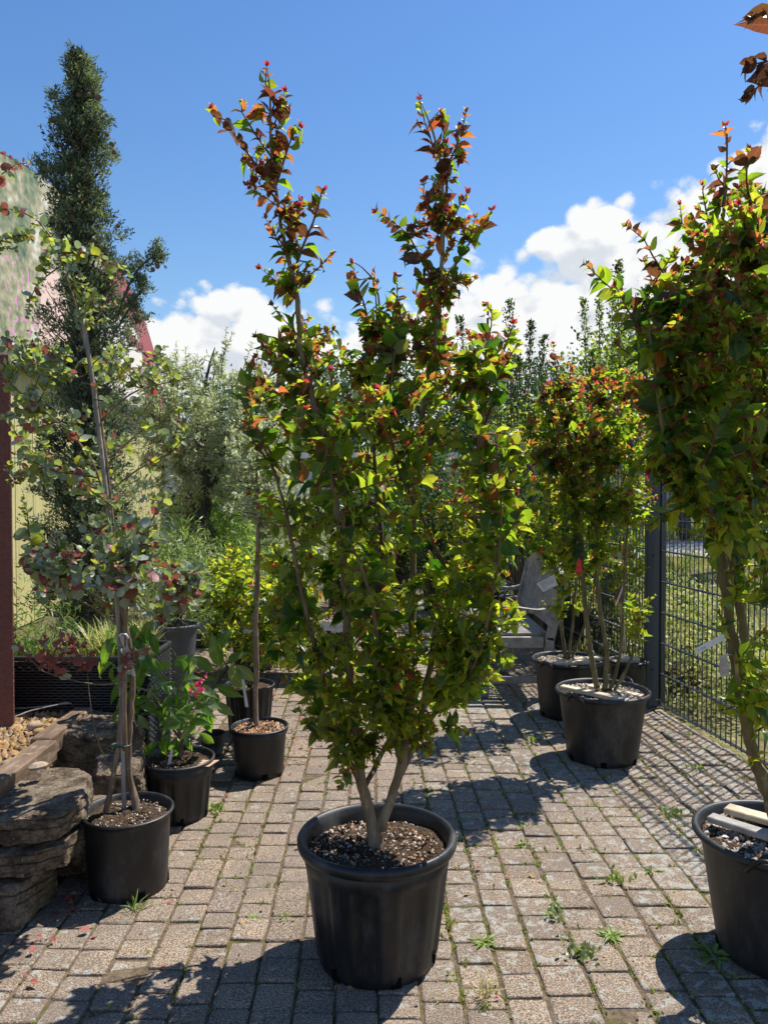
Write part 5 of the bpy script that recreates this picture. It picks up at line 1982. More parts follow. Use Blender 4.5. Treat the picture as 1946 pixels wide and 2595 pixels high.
for a in (((300, 800), (318, 745), (345, 690), (380, 655)), ((300, 830), (330, 780), (360, 735)), ((170, 520), (140, 470), (110, 430)), ((215, 420), (245, 330), (262, 290))):
    lm_.tube(catmull([P(x, y, YC) for x, y in a], [1] * len(a), .05)[0], .007, 5)
part('limbs', lm_, [TWIG_D], t, 'stuff')
CONE = simple('cypress_cone_brown', (.16, .12, .095), .8, .25, var=.4, scale=60)
cone_me = None
spots = [(130, 305), (135, 300), (240, 295), (248, 248), (252, 245), (225, 240), (290, 385), (272, 340), (145, 370), (180, 352), (190, 420), (145, 465), (165, 468), (118, 445), (388, 683), (400, 675), (340, 748), (350, 810), (300, 572), (188, 555), (150, 540), (258, 690), (265, 785),
         (240, 330), (200, 240), (215, 505), (240, 610), (155, 600), (128, 640), (180, 470), (285, 365)]
for i, (u, v) in enumerate(spots):
    cmb = MB()
    c = P(u, v, YC - .12 if 150 < u < 300 else YC - .02)
    if cone_me is None:
        prof = [(.0175 * math.sin(a) + 1e-4, -.0195 * math.cos(a)) for a in np.linspace(0, math.pi, 7)]
        cmb.lathe((0, 0, 0), prof, 8, mod=lambda r, z, a: r * (1 + .12 * math.cos(4 * a + z * 200)), smooth=False)
        cone_me = cmb.mesh('cone', [CONE])
    o = link('cone', cone_me, t)
    o.location = c - worldloc(t)
    o.rotation_euler = (i, i * 2.1, i * .7)


# ================================================================== CENTRAL CRAPE MYRTLE
rs = np.random.RandomState(101)
base = (-0.021, 2.335, 0)
t = thing('potted_crape_myrtle', base, 'tall crape myrtle with red-tipped shoots in the big black pot in the middle foreground', 'potted tree', 'crape myrtles in black pots')
z, Rs = pot(t, base, .176, .243, .380, .022, .034, ribs=9, collar=.045, mat=POT, fill=.050, k=108, holes=6, seed=1, rot=-1.25)
chips(t, base, z, Rs, 1500, .010, [PERL, GRIT, CRUMB, CHIP], np.random.RandomState(5), w=[.16, .16, .52, .16])
Y0 = 2.345
A = PP((957, 2178, Y0 - .02), (950, 2110, Y0 - .01), (932, 2040, Y0 - .01), (914, 1965, Y0 - .02), (903, 1905, Y0 - .03), (893, 1800, 2.34), (880, 1600, 2.32), (868, 1400, 2.32), (838, 1200, 2.33), (792, 1010, 2.35), (764, 900, 2.36), (750, 740, 2.37), (722, 620, 2.37), (705, 520, 2.37), (688, 380, 2.37), (685, 250, 2.37), (680, 178, 2.37))
Ar = [.0215, .019, .017, .0155, .014, .013, .012, .011, .010, .009, .0085, .0075, .0065, .0055, .0042, .003, .0015]
Bs = PP((962, 2100, Y0 - .01), (985, 2040, Y0 + .01), (1008, 1975, Y0 + .01), (1022, 1905, Y0 + .01), (1036, 1800, 2.40), (1042, 1690, 2.41), (1045, 1500, 2.42), (1048, 1320, 2.42), (1062, 1120, 2.43), (1088, 950, 2.43), (1106, 820, 2.43), (1118, 690, 2.42), (1122, 560, 2.42), (1118, 430, 2.42), (1095, 330, 2.42), (1068, 262, 2.42))
Br = [.018, .016, .0145, .0135, .012, .0115, .0105, .010, .009, .008, .0075, .0065, .0055, .0045, .0028, .0015]
Cs = PP((1012, 1960, Y0 + .01), (1048, 1890, 2.43), (1074, 1780, 2.46), (1095, 1660, 2.47), (1112, 1570, 2.47), (1150, 1500, 2.47), (1178, 1420, 2.47), (1198, 1330, 2.46), (1216, 1150, 2.45), (1228, 960, 2.45), (1236, 800, 2.45), (1237, 765, 2.45))
Cr = [.012, .0115, .011, .010, .010, .0092, .0088, .008, .0065, .005, .0035, .0025]
Ds = PP((925, 2010, Y0 - .01), (898, 1950, 2.30), (872, 1900, 2.26), (842, 1800, 2.22), (800, 1650, 2.18), (760, 1480, 2.17), (725, 1300, 2.17), (690, 1180, 2.17), (650, 1090, 2.17), (622, 1035, 2.17))
Dr = [.010, .009, .0085, .0075, .0065, .0055, .0048, .004, .003, .0018]
Es = PP((923, 1995, Y0 - .01), (960, 1925, 2.42), (1010, 1800, 2.52), (1000, 1600, 2.56), (965, 1350, 2.56), (945, 1100, 2.53), (945, 900, 2.5), (962, 780, 2.48), (940, 700, 2.47), (898, 665, 2.45))
Er = [.009, .0085, .008, .0075, .0065, .0055, .0045, .0035, .0025, .0015]
Fs = PP((1160, 1480, 2.47), (1110, 1400, 2.40), (1060, 1290, 2.33), (1010, 1190, 2.28), (985, 1050, 2.25), (1000, 900, 2.25))
Fr = [.0075, .0065, .0055, .0045, .0035, .002]
Gs = PP((1060, 1850, 2.44), (1110, 1800, 2.36), (1160, 1740, 2.25), (1215, 1650, 2.18), (1250, 1500, 2.14), (1270, 1300, 2.12), (1255, 1100, 2.12))
Gr = [.0075, .0068, .006, .005, .0042, .003, .002]
Hs = PP((900, 1890, 2.33), (850, 1840, 2.5), (800, 1760, 2.58), (740, 1640, 2.6), (690, 1540, 2.6))
Hr = [.007, .006, .005, .0035, .002]
Is = PP((1016, 1935, Y0 + .005), (992, 1860, 2.27), (968, 1770, 2.18), (960, 1650, 2.12), (930, 1480, 2.08), (860, 1300, 2.08), (820, 1100, 2.08))
Ir = [.0065, .006, .0055, .0045, .0038, .003, .002]
stems = [(A, Ar), (Bs, Br), (Cs, Cr), (Ds, Dr), (Es, Er), (Fs, Fr), (Gs, Gr), (Hs, Hr), (Is, Ir)]
stems_out(t, stems[:3], [BARK_C], 10, 'stem')
stems_out(t, stems[3:], [BARK_T], 8, 'stem')
vols = [((960, 1020, 2.35, 300, 175, .34), 96, 1.0), ((960, 1230, 2.33, 340, 190, .36), 112, 1.0), ((960, 1450, 2.33, 300, 170, .34), 88, 1.0), ((940, 1650, 2.33, 270, 150, .30), 110, 1.0),
        ((955, 1800, 2.33, 200, 85, .24), 120, 1.0), ((1210, 1540, 2.26, 110, 170, .2), 60, 1.0), ((895, 1895, 2.27, 85, 60, .08), 26, .8), ((1035, 1870, 2.30, 85, 50, .08), 16, .8), ((960, 1700, 2.15, 200, 120, .1), 40, 1.0), ((1250, 1250, 2.30, 90, 260, .24), 34, 1.1), ((1160, 930, 2.40, 130, 100, .24), 30, 1.15), ((1060, 820, 2.42, 120, 90, .2), 30, 1.0), ((880, 860, 2.40, 150, 75, .22), 30, 1.0), ((700, 920, 2.36, 80, 90, .2), 14, 1.1),
        ((1120, 700, 2.42, 75, 90, .10), 20, 1.0), ((1115, 560, 2.42, 55, 90, .08), 13, .9), ((740, 700, 2.37, 55, 70, .09), 16, .9), ((690, 330, 2.37, 50, 120, .06), 16, .8), ((655, 400, 2.37, 45, 70, .05), 9, .8), ((738, 560, 2.37, 50, 70, .07), 14, .85), ((1122, 400, 2.42, 50, 110, .06), 14, .8), ((1132, 560, 2.42, 85, 90, .08), 18, .85), ((1200, 1700, 2.3, 60, 120, .2), 14, 1.0), ((720, 1480, 2.35, 90, 130, .25), 20, 1.0)]
X = [([P(700, 480, 2.37), P(640, 430, 2.37), P(592, 340, 2.37), P(535, 276, 2.37)], 1.15, .34),
     ([P(690, 400, 2.37), P(650, 350, 2.36), P(615, 262, 2.36)], .9, .16), ([P(690, 330, 2.37), P(706, 290, 2.37), P(722, 232, 2.38)], .85, .14), ([P(700, 470, 2.37), P(722, 400, 2.38), P(757, 318, 2.38)], .95, .22), ([P(688, 400, 2.37), P(700, 350, 2.34), P(712, 300, 2.34)], .9, .14),
     ([P(745, 690, 2.37), P(785, 620, 2.38), P(800, 540, 2.38), P(820, 482, 2.38)], 1.0, .24), ([P(735, 660, 2.37), P(700, 600, 2.36), P(675, 555, 2.36)], .9, .18), ([P(750, 740, 2.37), P(790, 690, 2.36), P(838, 645, 2.36)], 1.0, .2),
     ([P(752, 760, 2.37), P(710, 720, 2.37), P(662, 680, 2.37)], 1.0, .2), ([P(764, 860, 2.36), P(720, 810, 2.36), P(692, 775, 2.36)], 1.0, .2), ([P(700, 520, 2.37), P(668, 500, 2.37), P(628, 470, 2.36)], 1.1, .18),
     ([P(680, 300, 2.37), P(681, 240, 2.37), P(676, 168, 2.37)], .85, .22), ([P(705, 520, 2.37), P(720, 560, 2.34), P(760, 545, 2.34)], .9, .12),
     ([P(1110, 790, 2.43), P(1085, 690, 2.43), P(1040, 600, 2.43), P(955, 535, 2.43)], 1.1, .34), ([P(1120, 700, 2.43), P(1180, 640, 2.43), P(1215, 580, 2.43), P(1247, 532, 2.43)], 1.05, .28),
     ([P(1122, 520, 2.42), P(1140, 420, 2.42), P(1165, 350, 2.42), P(1180, 285, 2.42)], .85, .22), ([P(1118, 460, 2.42), P(1124, 370, 2.42), P(1120, 290, 2.42)], .8, .2), ([P(1100, 400, 2.42), P(1088, 330, 2.42), P(1062, 252, 2.42)], .8, .22),
     ([P(1122, 600, 2.42), P(1160, 540, 2.42), P(1182, 490, 2.42)], .95, .18), ([P(1120, 560, 2.42), P(1080, 500, 2.42), P(1075, 460, 2.42)], .95, .16), ([P(1118, 700, 2.42), P(1060, 660, 2.42), P(1025, 600, 2.42)], 1.0, .2), ([P(1110, 760, 2.43), P(1160, 720, 2.42), P(1200, 700, 2.42)], 1.0, .2),
     ([P(950, 900, 2.48), P(925, 780, 2.45), P(893, 668, 2.43)], 1.1, .26), ([P(960, 830, 2.48), P(958, 760, 2.46), P(950, 690, 2.46)], 1.0, .2), ([P(970, 860, 2.46), P(1000, 770, 2.44), P(1006, 700, 2.44)], 1.0, .2),
     ([P(730, 960, 2.36), P(690, 900, 2.36), P(664, 858, 2.36)], 1.0, .18), ([P(700, 1180, 2.18), P(650, 1090, 2.12), P(640, 1000, 2.10)], 1.3, .3), ([P(720, 1200, 2.18), P(640, 1120, 2.14), P(622, 1050, 2.12)], 1.3, .28),
     ([P(760, 1190, 2.15), P(750, 1080, 2.05), P(762, 1020, 2.02)], 1.3, .26), ([P(800, 1250, 2.1), P(830, 1120, 2.02), P(860, 1050, 2.0)], 1.25, .26),
     ([P(1225, 1080, 2.40), P(1235, 950, 2.25), P(1190, 850, 2.2)], 1.5, .30), ([P(1228, 1050, 2.4), P(1262, 940, 2.28), P(1310, 872, 2.26)], 1.4, .3), ([P(1230, 1000, 2.4), P(1270, 900, 2.36), P(1300, 820, 2.36)], 1.3, .26), ([P(1236, 860, 2.45), P(1248, 810, 2.42), P(1232, 775, 2.42)], 1.0, .12),
     ([P(1240, 1300, 2.2), P(1300, 1200, 2.14), P(1345, 1130, 2.12)], 1.4, .28), ([P(1240, 1400, 2.2), P(1300, 1330, 2.15), P(1350, 1220, 2.15)], 1.3, .26), ([P(1180, 1500, 2.4), P(1230, 1420, 2.3), P(1300, 1380, 2.28)], 1.1, .26),
     ([P(1150, 1700, 2.3), P(1220, 1600, 2.2), P(1262, 1560, 2.18), P(1325, 1585, 2.15)], 1.0, .3), ([P(1180, 1650, 2.3), P(1250, 1640, 2.2), P(1290, 1680, 2.2)], 1.0, .24), ([P(1100, 1750, 2.35), P(1160, 1740, 2.25), P(1222, 1722, 2.22)], 1.0, .24), ([P(1120, 1850, 2.35), P(1150, 1840, 2.28), P(1180, 1855, 2.26)], 1.0, .16),
     ([P(870, 1880, 2.3), P(820, 1850, 2.3), P(790, 1780, 2.28), P(790, 1740, 2.28)], 1.0, .3), ([P(890, 1960, 2.32), P(870, 1960, 2.28), P(862, 1990, 2.26)], 1.0, .1), ([P(895, 1850, 2.3), P(850, 1905, 2.26), P(868, 1960, 2.24)], .9, .14), ([P(850, 1850, 2.3), P(800, 1840, 2.28), P(755, 1800, 2.26)], 1.0, .24)]
tw, lp, ld, ln, ls, lt, lv = grow(stems, vols, rs, X, leafy=.28, node=.0245, lsize=.0545, tipshrink=.38, up=.12, drop=.16)
part('twigs', tw, [TWIG_R], t, 'stuff')
mi = crape_class(lt, lp, lv, rs, zred=2.42, warm=0.95)
leaves_out(t, 'crape', T_CRAPE, CRAPE, lp, frames(ld, ln, ls), mi, rs, 300)

# ================================================================== RIGHT CRAPE MYRTLE
rs = np.random.RandomState(111)
DJ = .255
def PJ(u, v, Y): return P(u, v, Y - DJ)
def PPJ(*a): return [PJ(*x) for x in a]
base = (1.232, 2.352, 0)
t = thing('potted_crape_myrtle', base, 'very leafy crape myrtle in the handled pot cut off by the right edge', 'potted tree', 'crape myrtles in black pots')
z, Rs = pot(t, base, .185, .262, .375, .020, .024, mat=POT_D, fill=.035, k=72, holes=5, seed=2, rot=.4)
chips(t, base, z, Rs, 1500, .017, [GRIT, PERL, CRUMB], np.random.RandomState(6), w=[.6, .3, .1])
handles(t, base, .262, .375, [-2.2, .9])
A = PPJ((1968, 2090, 2.62), (1938, 1990, 2.60), (1905, 1900, 2.58), (1886, 1810, 2.56), (1868, 1700, 2.55), (1850, 1600, 2.54), (1832, 1450, 2.53), (1818, 1370, 2.52), (1800, 1250, 2.52), (1790, 1050, 2.5), (1800, 850, 2.5), (1820, 650, 2.5), (1838, 480, 2.5), (1842, 330, 2.5))
Ar = [.021, .0195, .018, .0175, .0165, .016, .0155, .015, .012, .010, .008, .006, .004, .0015]
Bs = PPJ((1990, 2080, 2.64), (1965, 1900, 2.64), (1938, 1790, 2.63), (1900, 1700, 2.62), (1884, 1600, 2.61), (1862, 1480, 2.6), (1845, 1400, 2.6), (1760, 1250, 2.62), (1700, 1080, 2.65), (1690, 900, 2.65), (1720, 700, 2.65))
Br = [.016, .015, .0145, .014, .0135, .013, .012, .010, .008, .006, .003]
Cs = PPJ((2000, 2080, 2.6), (1980, 1850, 2.55), (1975, 1600, 2.5), (1960, 1300, 2.45), (1940, 1000, 2.4), (1945, 700, 2.4), (1950, 400, 2.4))
Cr = [.018, .016, .014, .012, .010, .007, .002]
Ds = PPJ((1884, 1600, 2.61), (1880, 1400, 2.62), (1876, 1200, 2.62), (1880, 1000, 2.62), (1900, 700, 2.6))
Dr = [.008, .007, .006, .005, .003]
Es = PPJ((1818, 1370, 2.52), (1750, 1230, 2.4), (1690, 1120, 2.3), (1660, 950, 2.3), (1640, 800, 2.3))
Er = [.009, .008, .0065, .0045, .002]
Fs = PPJ((2060, 1300, 2.5), (2080, 900, 2.2), (2060, 500, 1.9), (2000, 150, 1.75))
Fr = [.012, .010, .007, .003]
stems = [(A, Ar), (Bs, Br), (Cs, Cr), (Ds, Dr), (Es, Er), (Fs, Fr)]
stems_out(t, stems, [BARK_G], 9, 'stem')
vols = [((1800, 860, 2.5, 180, 190, .42), 112, 1.0), ((1830, 1080, 2.48, 180, 180, .42), 120, 1.0), ((1870, 600, 2.45, 130, 170, .34), 84, 1.0), ((1810, 1270, 2.45, 120, 120, .3), 40, 1.0), ((1860, 1440, 2.48, 50, 110, .12), 6, 1.0), ((1720, 1180, 2.4, 80, 110, .2), 22, 1.0), ((2000, 900, 2.45, 150, 480, .45), 110, 1.0),
        ((1960, 1400, 2.4, 80, 160, .3), 26, 1.05), ((1950, 1720, 2.45, 60, 120, .25), 22, 1.05), ((1820, 760, 2.3, 150, 200, .2), 60, 1.0), ((1660, 1000, 2.5, 60, 200, .25), 36, .95), ((1900, 1150, 2.3, 130, 200, .25), 56, 1.0), ((1670, 850, 2.5, 60, 100, .2), 18, 1.0)]
X = [([PJ(1830, 520, 2.5), PJ(1842, 420, 2.5), PJ(1836, 318, 2.5)], .9, .22), ([PJ(1850, 480, 2.5), PJ(1830, 460, 2.48), PJ(1812, 430, 2.46)], 1.2, .14), ([PJ(1800, 640, 2.5), PJ(1786, 560, 2.5), PJ(1780, 470, 2.5)], .85, .2), ([PJ(1760, 640, 2.5), PJ(1735, 580, 2.5), PJ(1722, 520, 2.5)], .8, .2),
     ([PJ(1720, 780, 2.55), PJ(1670, 670, 2.55), PJ(1588, 572, 2.55)], 1.0, .32), ([PJ(1690, 800, 2.6), PJ(1650, 720, 2.6), PJ(1632, 660, 2.6)], .85, .2), ([PJ(1660, 900, 2.5), PJ(1580, 760, 2.4), PJ(1486, 672, 2.38)], 1.05, .34), ([PJ(1640, 860, 2.4), PJ(1590, 790, 2.36), PJ(1560, 725, 2.34)], 1.2, .24),
     ([PJ(1640, 960, 2.4), PJ(1600, 900, 2.4), PJ(1560, 870, 2.4)], 1.2, .2), ([PJ(1900, 520, 2.4), PJ(1890, 440, 2.3), PJ(1905, 380, 2.3)], 1.3, .2), ([PJ(1760, 1250, 2.45), PJ(1700, 1290, 2.4), PJ(1650, 1330, 2.4)], 1.0, .2), ([PJ(1680, 1120, 2.4), PJ(1620, 1180, 2.4), PJ(1590, 1240, 2.4)], 1.0, .2),
     ([PJ(1850, 1620, 2.54), PJ(1835, 1590, 2.5), PJ(1822, 1555, 2.48)], 1.0, .08), ([PJ(1870, 1690, 2.55), PJ(1900, 1640, 2.5), PJ(1935, 1600, 2.45)], 1.2, .2), ([PJ(1885, 1790, 2.56), PJ(1860, 1790, 2.5), PJ(1825, 1800, 2.46)], 1.2, .16), ([PJ(1900, 1860, 2.58), PJ(1935, 1830, 2.5), PJ(1960, 1790, 2.45)], 1.2, .18), ([PJ(1945, 1950, 2.6), PJ(1920, 1920, 2.5), PJ(1905, 1930, 2.48)], .9, .08),
     ([PJ(2060, 300, 1.8), PJ(1985, 200, 1.72), PJ(1898, 240, 1.68)], 1.7, .24), ([PJ(2010, 120, 1.78), PJ(1970, 30, 1.7), PJ(1912, 42, 1.66)], 1.7, .14), ([PJ(2030, 250, 1.82), PJ(1990, 150, 1.72), PJ(1900, 165, 1.7)], 1.6, .14)]
vols = [((v_[0], v_[1], v_[2] - DJ, *v_[3:]), c_, g_) for v_, c_, g_ in vols]
tw, lp, ld, ln, ls, lt, lv = grow(stems, vols, rs, X, leafy=.30, node=.0255, lsize=.0545, tipshrink=.38, up=.12, drop=.16)
part('twigs', tw, [TWIG_R], t, 'stuff')
mi = crape_class(lt, lp, lv, rs, zred=2.42, warm=.62)
mi[lv > 1.55] = 3
leaves_out(t, 'crape', T_CRAPE, CRAPE, lp, frames(ld, ln, ls), mi, rs, 300)

# ================================================================== MIDDLE RIGHT CRAPE MYRTLES
def crape_mid(base, R0, R1, H, label, stems, vols, X, seed, zred, warm, lsize=.054, hang=(-2.4, .75), nm=300, fill=.03, bark_=BARK_G, holes=6, rot=-1.8):
    rs = np.random.RandomState(seed)
    t = thing('potted_crape_myrtle', base, label, 'potted tree', 'crape myrtles in black pots')
    z, Rs = pot(t, base, R0, R1, H, .018, .022, mat=POT, fill=fill, k=60, holes=holes, seed=seed, rot=rot)
    chips(t, base, z, Rs, 900, .017, [GRIT, PERL, CRUMB], np.random.RandomState(seed), w=[.55, .35, .1])
    handles(t, base, R1, H, hang)
    stems_out(t, stems, [bark_], 8, 'stem')
    tw, lp, ld, ln, ls, lt, lv = grow(stems, vols, rs, X, leafy=.28, node=.028, lsize=lsize, tipshrink=.45, up=.12, drop=.14)
    part('twigs', tw, [TWIG_R], t, 'stuff')
    mi = crape_class(lt, lp, lv, rs, zred=zred, warm=warm)
    leaves_out(t, 'crape', T_CRAPE, CRAPE, lp, frames(ld, ln, ls), mi, rs, nm)
    return t, z


Yg = 4.11
st = [(PP((1512, 1745, Yg), (1496, 1650, Yg), (1484, 1560, Yg), (1476, 1450, Yg), (1466, 1300, Yg), (1445, 1150, Yg), (1430, 1020, Yg)), [.015, .014, .013, .012, .010, .007, .003]),
      (PP((1532, 1748, Yg), (1536, 1660, Yg), (1520, 1540, Yg), (1508, 1400, Yg), (1512, 1250, Yg), (1520, 1080, Yg), (1525, 980, Yg)), [.015, .013, .012, .011, .009, .006, .003]),
      (PP((1552, 1755, Yg), (1585, 1700, Yg - .02), (1608, 1640, Yg - .03), (1618, 1570, Yg - .04)), [.009, .008, .006, .003]),
      (PP((1545, 1748, Yg), (1570, 1660, Yg + .05), (1580, 1500, Yg + .08), (1590, 1330, Yg + .08), (1600, 1150, Yg + .05), (1600, 1000, Yg)), [.010, .009, .008, .007, .005, .002])]
vo = [((1500, 1060, Yg, 165, 130, .36), 130, 1.0), ((1540, 1180, Yg, 135, 120, .34), 95, 1.0), ((1415, 1110, Yg, 100, 150, .28), 70, 1.0), ((1610, 1560, Yg - .05, 38, 60, .1), 16, 1.0), ((1590, 1280, Yg, 90, 70, .2), 40, 1), ((1470, 1270, Yg, 100, 80, .25), 36, 1), ((1540, 980, Yg, 110, 50, .25), 36, 1), ((1490, 1390, Yg, 110, 70, .25), 36, 1), ((1400, 1280, Yg, 70, 110, .2), 30, 1)]
Xg = [([P(1420, 1020, Yg), P(1408, 940, Yg), P(1402, 872, Yg)], 1.0, .28), ([P(1440, 1000, Yg), P(1445, 930, Yg), P(1448, 930, Yg)], .9, .16), ([P(1500, 1000, Yg), P(1500, 960, Yg), P(1510, 938, Yg)], .9, .2), ([P(1560, 1000, Yg), P(1565, 950, Yg), P(1575, 938, Yg)], 1, .18), ([P(1610, 1560, Yg - .05), P(1640, 1530, Yg - .1), P(1655, 1512, Yg - .1)], 1.0, .2),
      ([P(1400, 1200, Yg), P(1350, 1140, Yg - .1), P(1325, 1090, Yg - .1)], 1.1, .3), ([P(1400, 1100, Yg), P(1370, 1020, Yg), P(1338, 1000, Yg)], 1.0, .26)]
pG, zG = crape_mid((1.172, Yg, 0), .183, .248, .372, 'leafy crape myrtle with orange-red tips in the front handled pot near the fence', st, vo, Xg, 121, 2.30, .92)

Yh = 4.91
st = [(PP((1432, 1668, Yh), (1424, 1600, Yh), (1414, 1500, Yh), (1398, 1350, Yh), (1390, 1180, Yh), (1395, 1050, Yh)), [.014, .013, .011, .009, .006, .003]), (PP((1440, 1668, Yh), (1452, 1560, Yh), (1462, 1420, Yh), (1470, 1280, Yh)), [.011, .009, .007, .003]),
      (PP((1448, 1668, Yh), (1475, 1600, Yh), (1500, 1520, Yh), (1520, 1380, Yh)), [.009, .008, .006, .003])]
vo = [((1390, 1180, Yh, 90, 160, .32), 80, 1.0), ((1400, 1350, Yh, 90, 90, .3), 50, 1.0), ((1470, 1350, Yh, 90, 90, .3), 40, 1.0), ((1450, 1500, Yh, 80, 70, .2), 22, 1.0)]
pH, zH = crape_mid((1.185, Yh, 0), .18, .238, .365, 'crape myrtle in the handled pot standing behind the front one, beside the bench', st, vo, [], 122, 2.6, 1.0, .055)

Yi = 4.98
st = [(PP((1578, 1655, Yi), (1574, 1560, Yi), (1570, 1400, Yi), (1572, 1250, Yi)), [.009, .008, .007, .003]), (PP((1590, 1655, Yi), (1600, 1560, Yi), (1612, 1450, Yi)), [.006, .005, .002])]
vo = [((1585, 1430, Yi, 60, 110, .16), 64, 1.0), ((1600, 1560, Yi, 40, 50, .1), 14, 1.0)]
pI, zI = crape_mid((1.585, Yi, 0), .105, .132, .34, 'small crape myrtle tied to a cane in the narrow pot tucked beside the corner post', st, vo, [], 123, 2.4, .8, .04, (-1.1,), 200)
mb = MB()
mb.tube(catmull(PP((1582, 1650, Yi - .03), (1574, 1540, Yi - .03), (1568, 1400, Yi - .03)), [1] * 3, .1)[0], .013, 8)
part('cane', mb, [LATH], pI)
mb = MB()
rs = np.random.RandomState(9)
for k in range(26):
    c = P(1575 + rs.normal(0, 3), 1400 + rs.normal(0, 8), Yi - .03)
    e = c + Vector((rs.uniform(.02, .11), rs.normal(0, .03), rs.uniform(-.07, .04)))
    mb.tube([c, c.lerp(e, .5) + Vector((0, 0, .02)), e], .002, 4)
solo('raffia_knot', mb, [simple('raffia', (.50, .30, .15), .8)], P(1575, 1400, Yi), 'frayed tan raffia knot tied round the cane beside the corner post', 'string')

# laths wedged across the pots
def lath(a, b_, w, h, label, mat=LATH):
    mb = MB(); mb.beam(a, b_, w, h, 0, .003)
    m = (Vector(a) + Vector(b_)) / 2
    solo('wooden_lath', mb, [mat], m, label, 'lath', 'wooden laths laid across the pots')
lath((1.172 - .215, Yg + .02, .375), (1.172 + .07, Yg - .205, .36), .045, .022, 'long weathered lath sticking over the rim of the front handled pot')
lath((1.185 - .06, Yg + .10, .358), (1.185 + .17, Yg - .09, .35), .05, .02, 'shorter lath lying behind the long one in the front handled pot')
lath((1.185 - .12, Yh - .13, .36), (1.185 + .10, Yh - .12, .365), .06, .02, 'left pale board piece in the pot beside the bench')
lath((1.185 + .02, Yh - .03, .362), (1.185 + .20, Yh - .01, .366), .05, .018, 'right pale board piece in the pot beside the bench')
lath((1.232 - .185, 2.352 + .10, .378), (1.232 + .09, 2.352 - .19, .372), .045, .020, 'grey splintered lath in front in the right-hand pot', WOOD_G)
lath((1.232 - .10, 2.352 + .17, .378), (1.232 + .19, 2.352 - .10, .374), .055, .020, 'pale lath lying behind the grey one in the right-hand pot')
lath((1.585 - .06, Yi - .02, .345), (1.585 + .06, Yi - .04, .345), .05, .03, 'short wood block on the soil of the narrow pot')

# ================================================================== EUCALYPTUS
rs = np.random.RandomState(131)
Ye = 2.80
base = (-.925, 2.755, 0)
t = thing('potted_eucalyptus', base, 'grey-leaved eucalyptus tied to a cane in the plain black pot at the left', 'potted tree')
z, Rs = pot(t, base, .137, .1625, .283, .012, .014, mat=POT, fill=.030, k=60, holes=5, seed=3, rot=-.95)
chips(t, base, z, Rs, 520, .0075, [PERL, GRIT, CRUMB], np.random.RandomState(7), w=[.2, .2, .6])
st = [(PP((264, 2086, 2.77), (278, 2020, 2.77), (292, 1950, 2.78), (302, 1890, 2.79), (308, 1780, 2.79), (312, 1680, 2.80), (304, 1560, 2.80), (296, 1440, 2.80), (282, 1280, 2.80), (262, 1100, 2.80), (238, 960, 2.80), (212, 860, 2.80), (192, 770, 2.80), (170, 700, 2.80), (148, 640, 2.80), (128, 600, 2.80)),
       [.013, .0125, .012, .0115, .011, .010, .010, .009, .008, .007, .0062, .0055, .0048, .004, .003, .002]),
      (PP((350, 2072, 2.80), (343, 2030, 2.80), (331, 1985, 2.80), (324, 1930, 2.80), (328, 1850, 2.80), (336, 1760, 2.80), (336, 1690, 2.80), (322, 1600, 2.80), (300, 1500, 2.81), (310, 1420, 2.82), (350, 1330, 2.85)), [.0195, .018, .0165, .015, .0148, .014, .0135, .013, .011, .007, .003]),
      (PP((318, 1900, 2.78), (316, 1800, 2.77), (318, 1700, 2.77), (322, 1560, 2.75), (335, 1440, 2.72), (380, 1330, 2.68), (420, 1250, 2.66)), [.011, .0105, .010, .008, .006, .004, .002]),
      (PP((296, 1560, 2.80), (240, 1510, 2.75), (180, 1480, 2.7), (110, 1450, 2.66)), [.006, .005, .004, .002]), (PP((298, 1580, 2.8), (230, 1535, 2.85), (150, 1500, 2.9)), [.006, .004, .002]),
      (PP((270, 1300, 2.80), (240, 1180, 2.75), (170, 1090, 2.7), (70, 1010, 2.66), (0, 950, 2.64)), [.006, .005, .004, .003, .0015]), (PP((262, 1250, 2.8), (200, 1200, 2.9), (120, 1170, 2.95), (30, 1160, 3.0)), [.005, .004, .003, .002]),
      (PP((285, 1240, 2.80), (350, 1190, 2.74), (430, 1150, 2.7)), [.005, .004, .002]), (PP((262, 1060, 2.8), (330, 1000, 2.76), (400, 975, 2.74), (500, 955, 2.72)), [.005, .004, .003, .0015]),
      (PP((280, 1160, 2.8), (360, 1090, 2.85), (450, 1030, 2.88)), [.005, .0035, .0015]), (PP((232, 940, 2.8), (180, 960, 2.76), (90, 920, 2.72), (20, 880, 2.7)), [.004, .003, .002, .001]), (PP((228, 930, 2.8), (280, 890, 2.78), (360, 890, 2.78), (440, 930, 2.78)), [.004, .003, .002, .001]),
      (PP((330, 1720, 2.79), (270, 1735, 2.7), (190, 1725, 2.66), (100, 1698, 2.64)), [.004, .0035, .0025, .0015]), (PP((288, 1965, 2.78), (250, 1880, 2.72), (232, 1800, 2.70), (222, 1700, 2.68)), [.0032, .003, .0022, .0012]),
      (PP((340, 1620, 2.8), (400, 1560, 2.78), (450, 1500, 2.76), (520, 1440, 2.74)), [.004, .003, .002, .001])]
st = [(a_, [x * (.80 if x > .009 else .72) for x in b_]) for a_, b_ in st]
stems_out(t, st, [BARK_E], 9, 'stem')
mb = MB()
pc, _ = catmull(PP((316, 2070, 2.785), (311, 1850, 2.785), (303, 1620, 2.785), (286, 1400, 2.785), (262, 1180, 2.785), (236, 970, 2.785), (211, 806, 2.785)), [1] * 7, .06)
mb.tube(pc, [.0082 * (1 + .12 * (1 if i % 6 == 0 else 0)) for i in range(len(pc))], 9)
part('cane', mb, [BAMBOO], t)
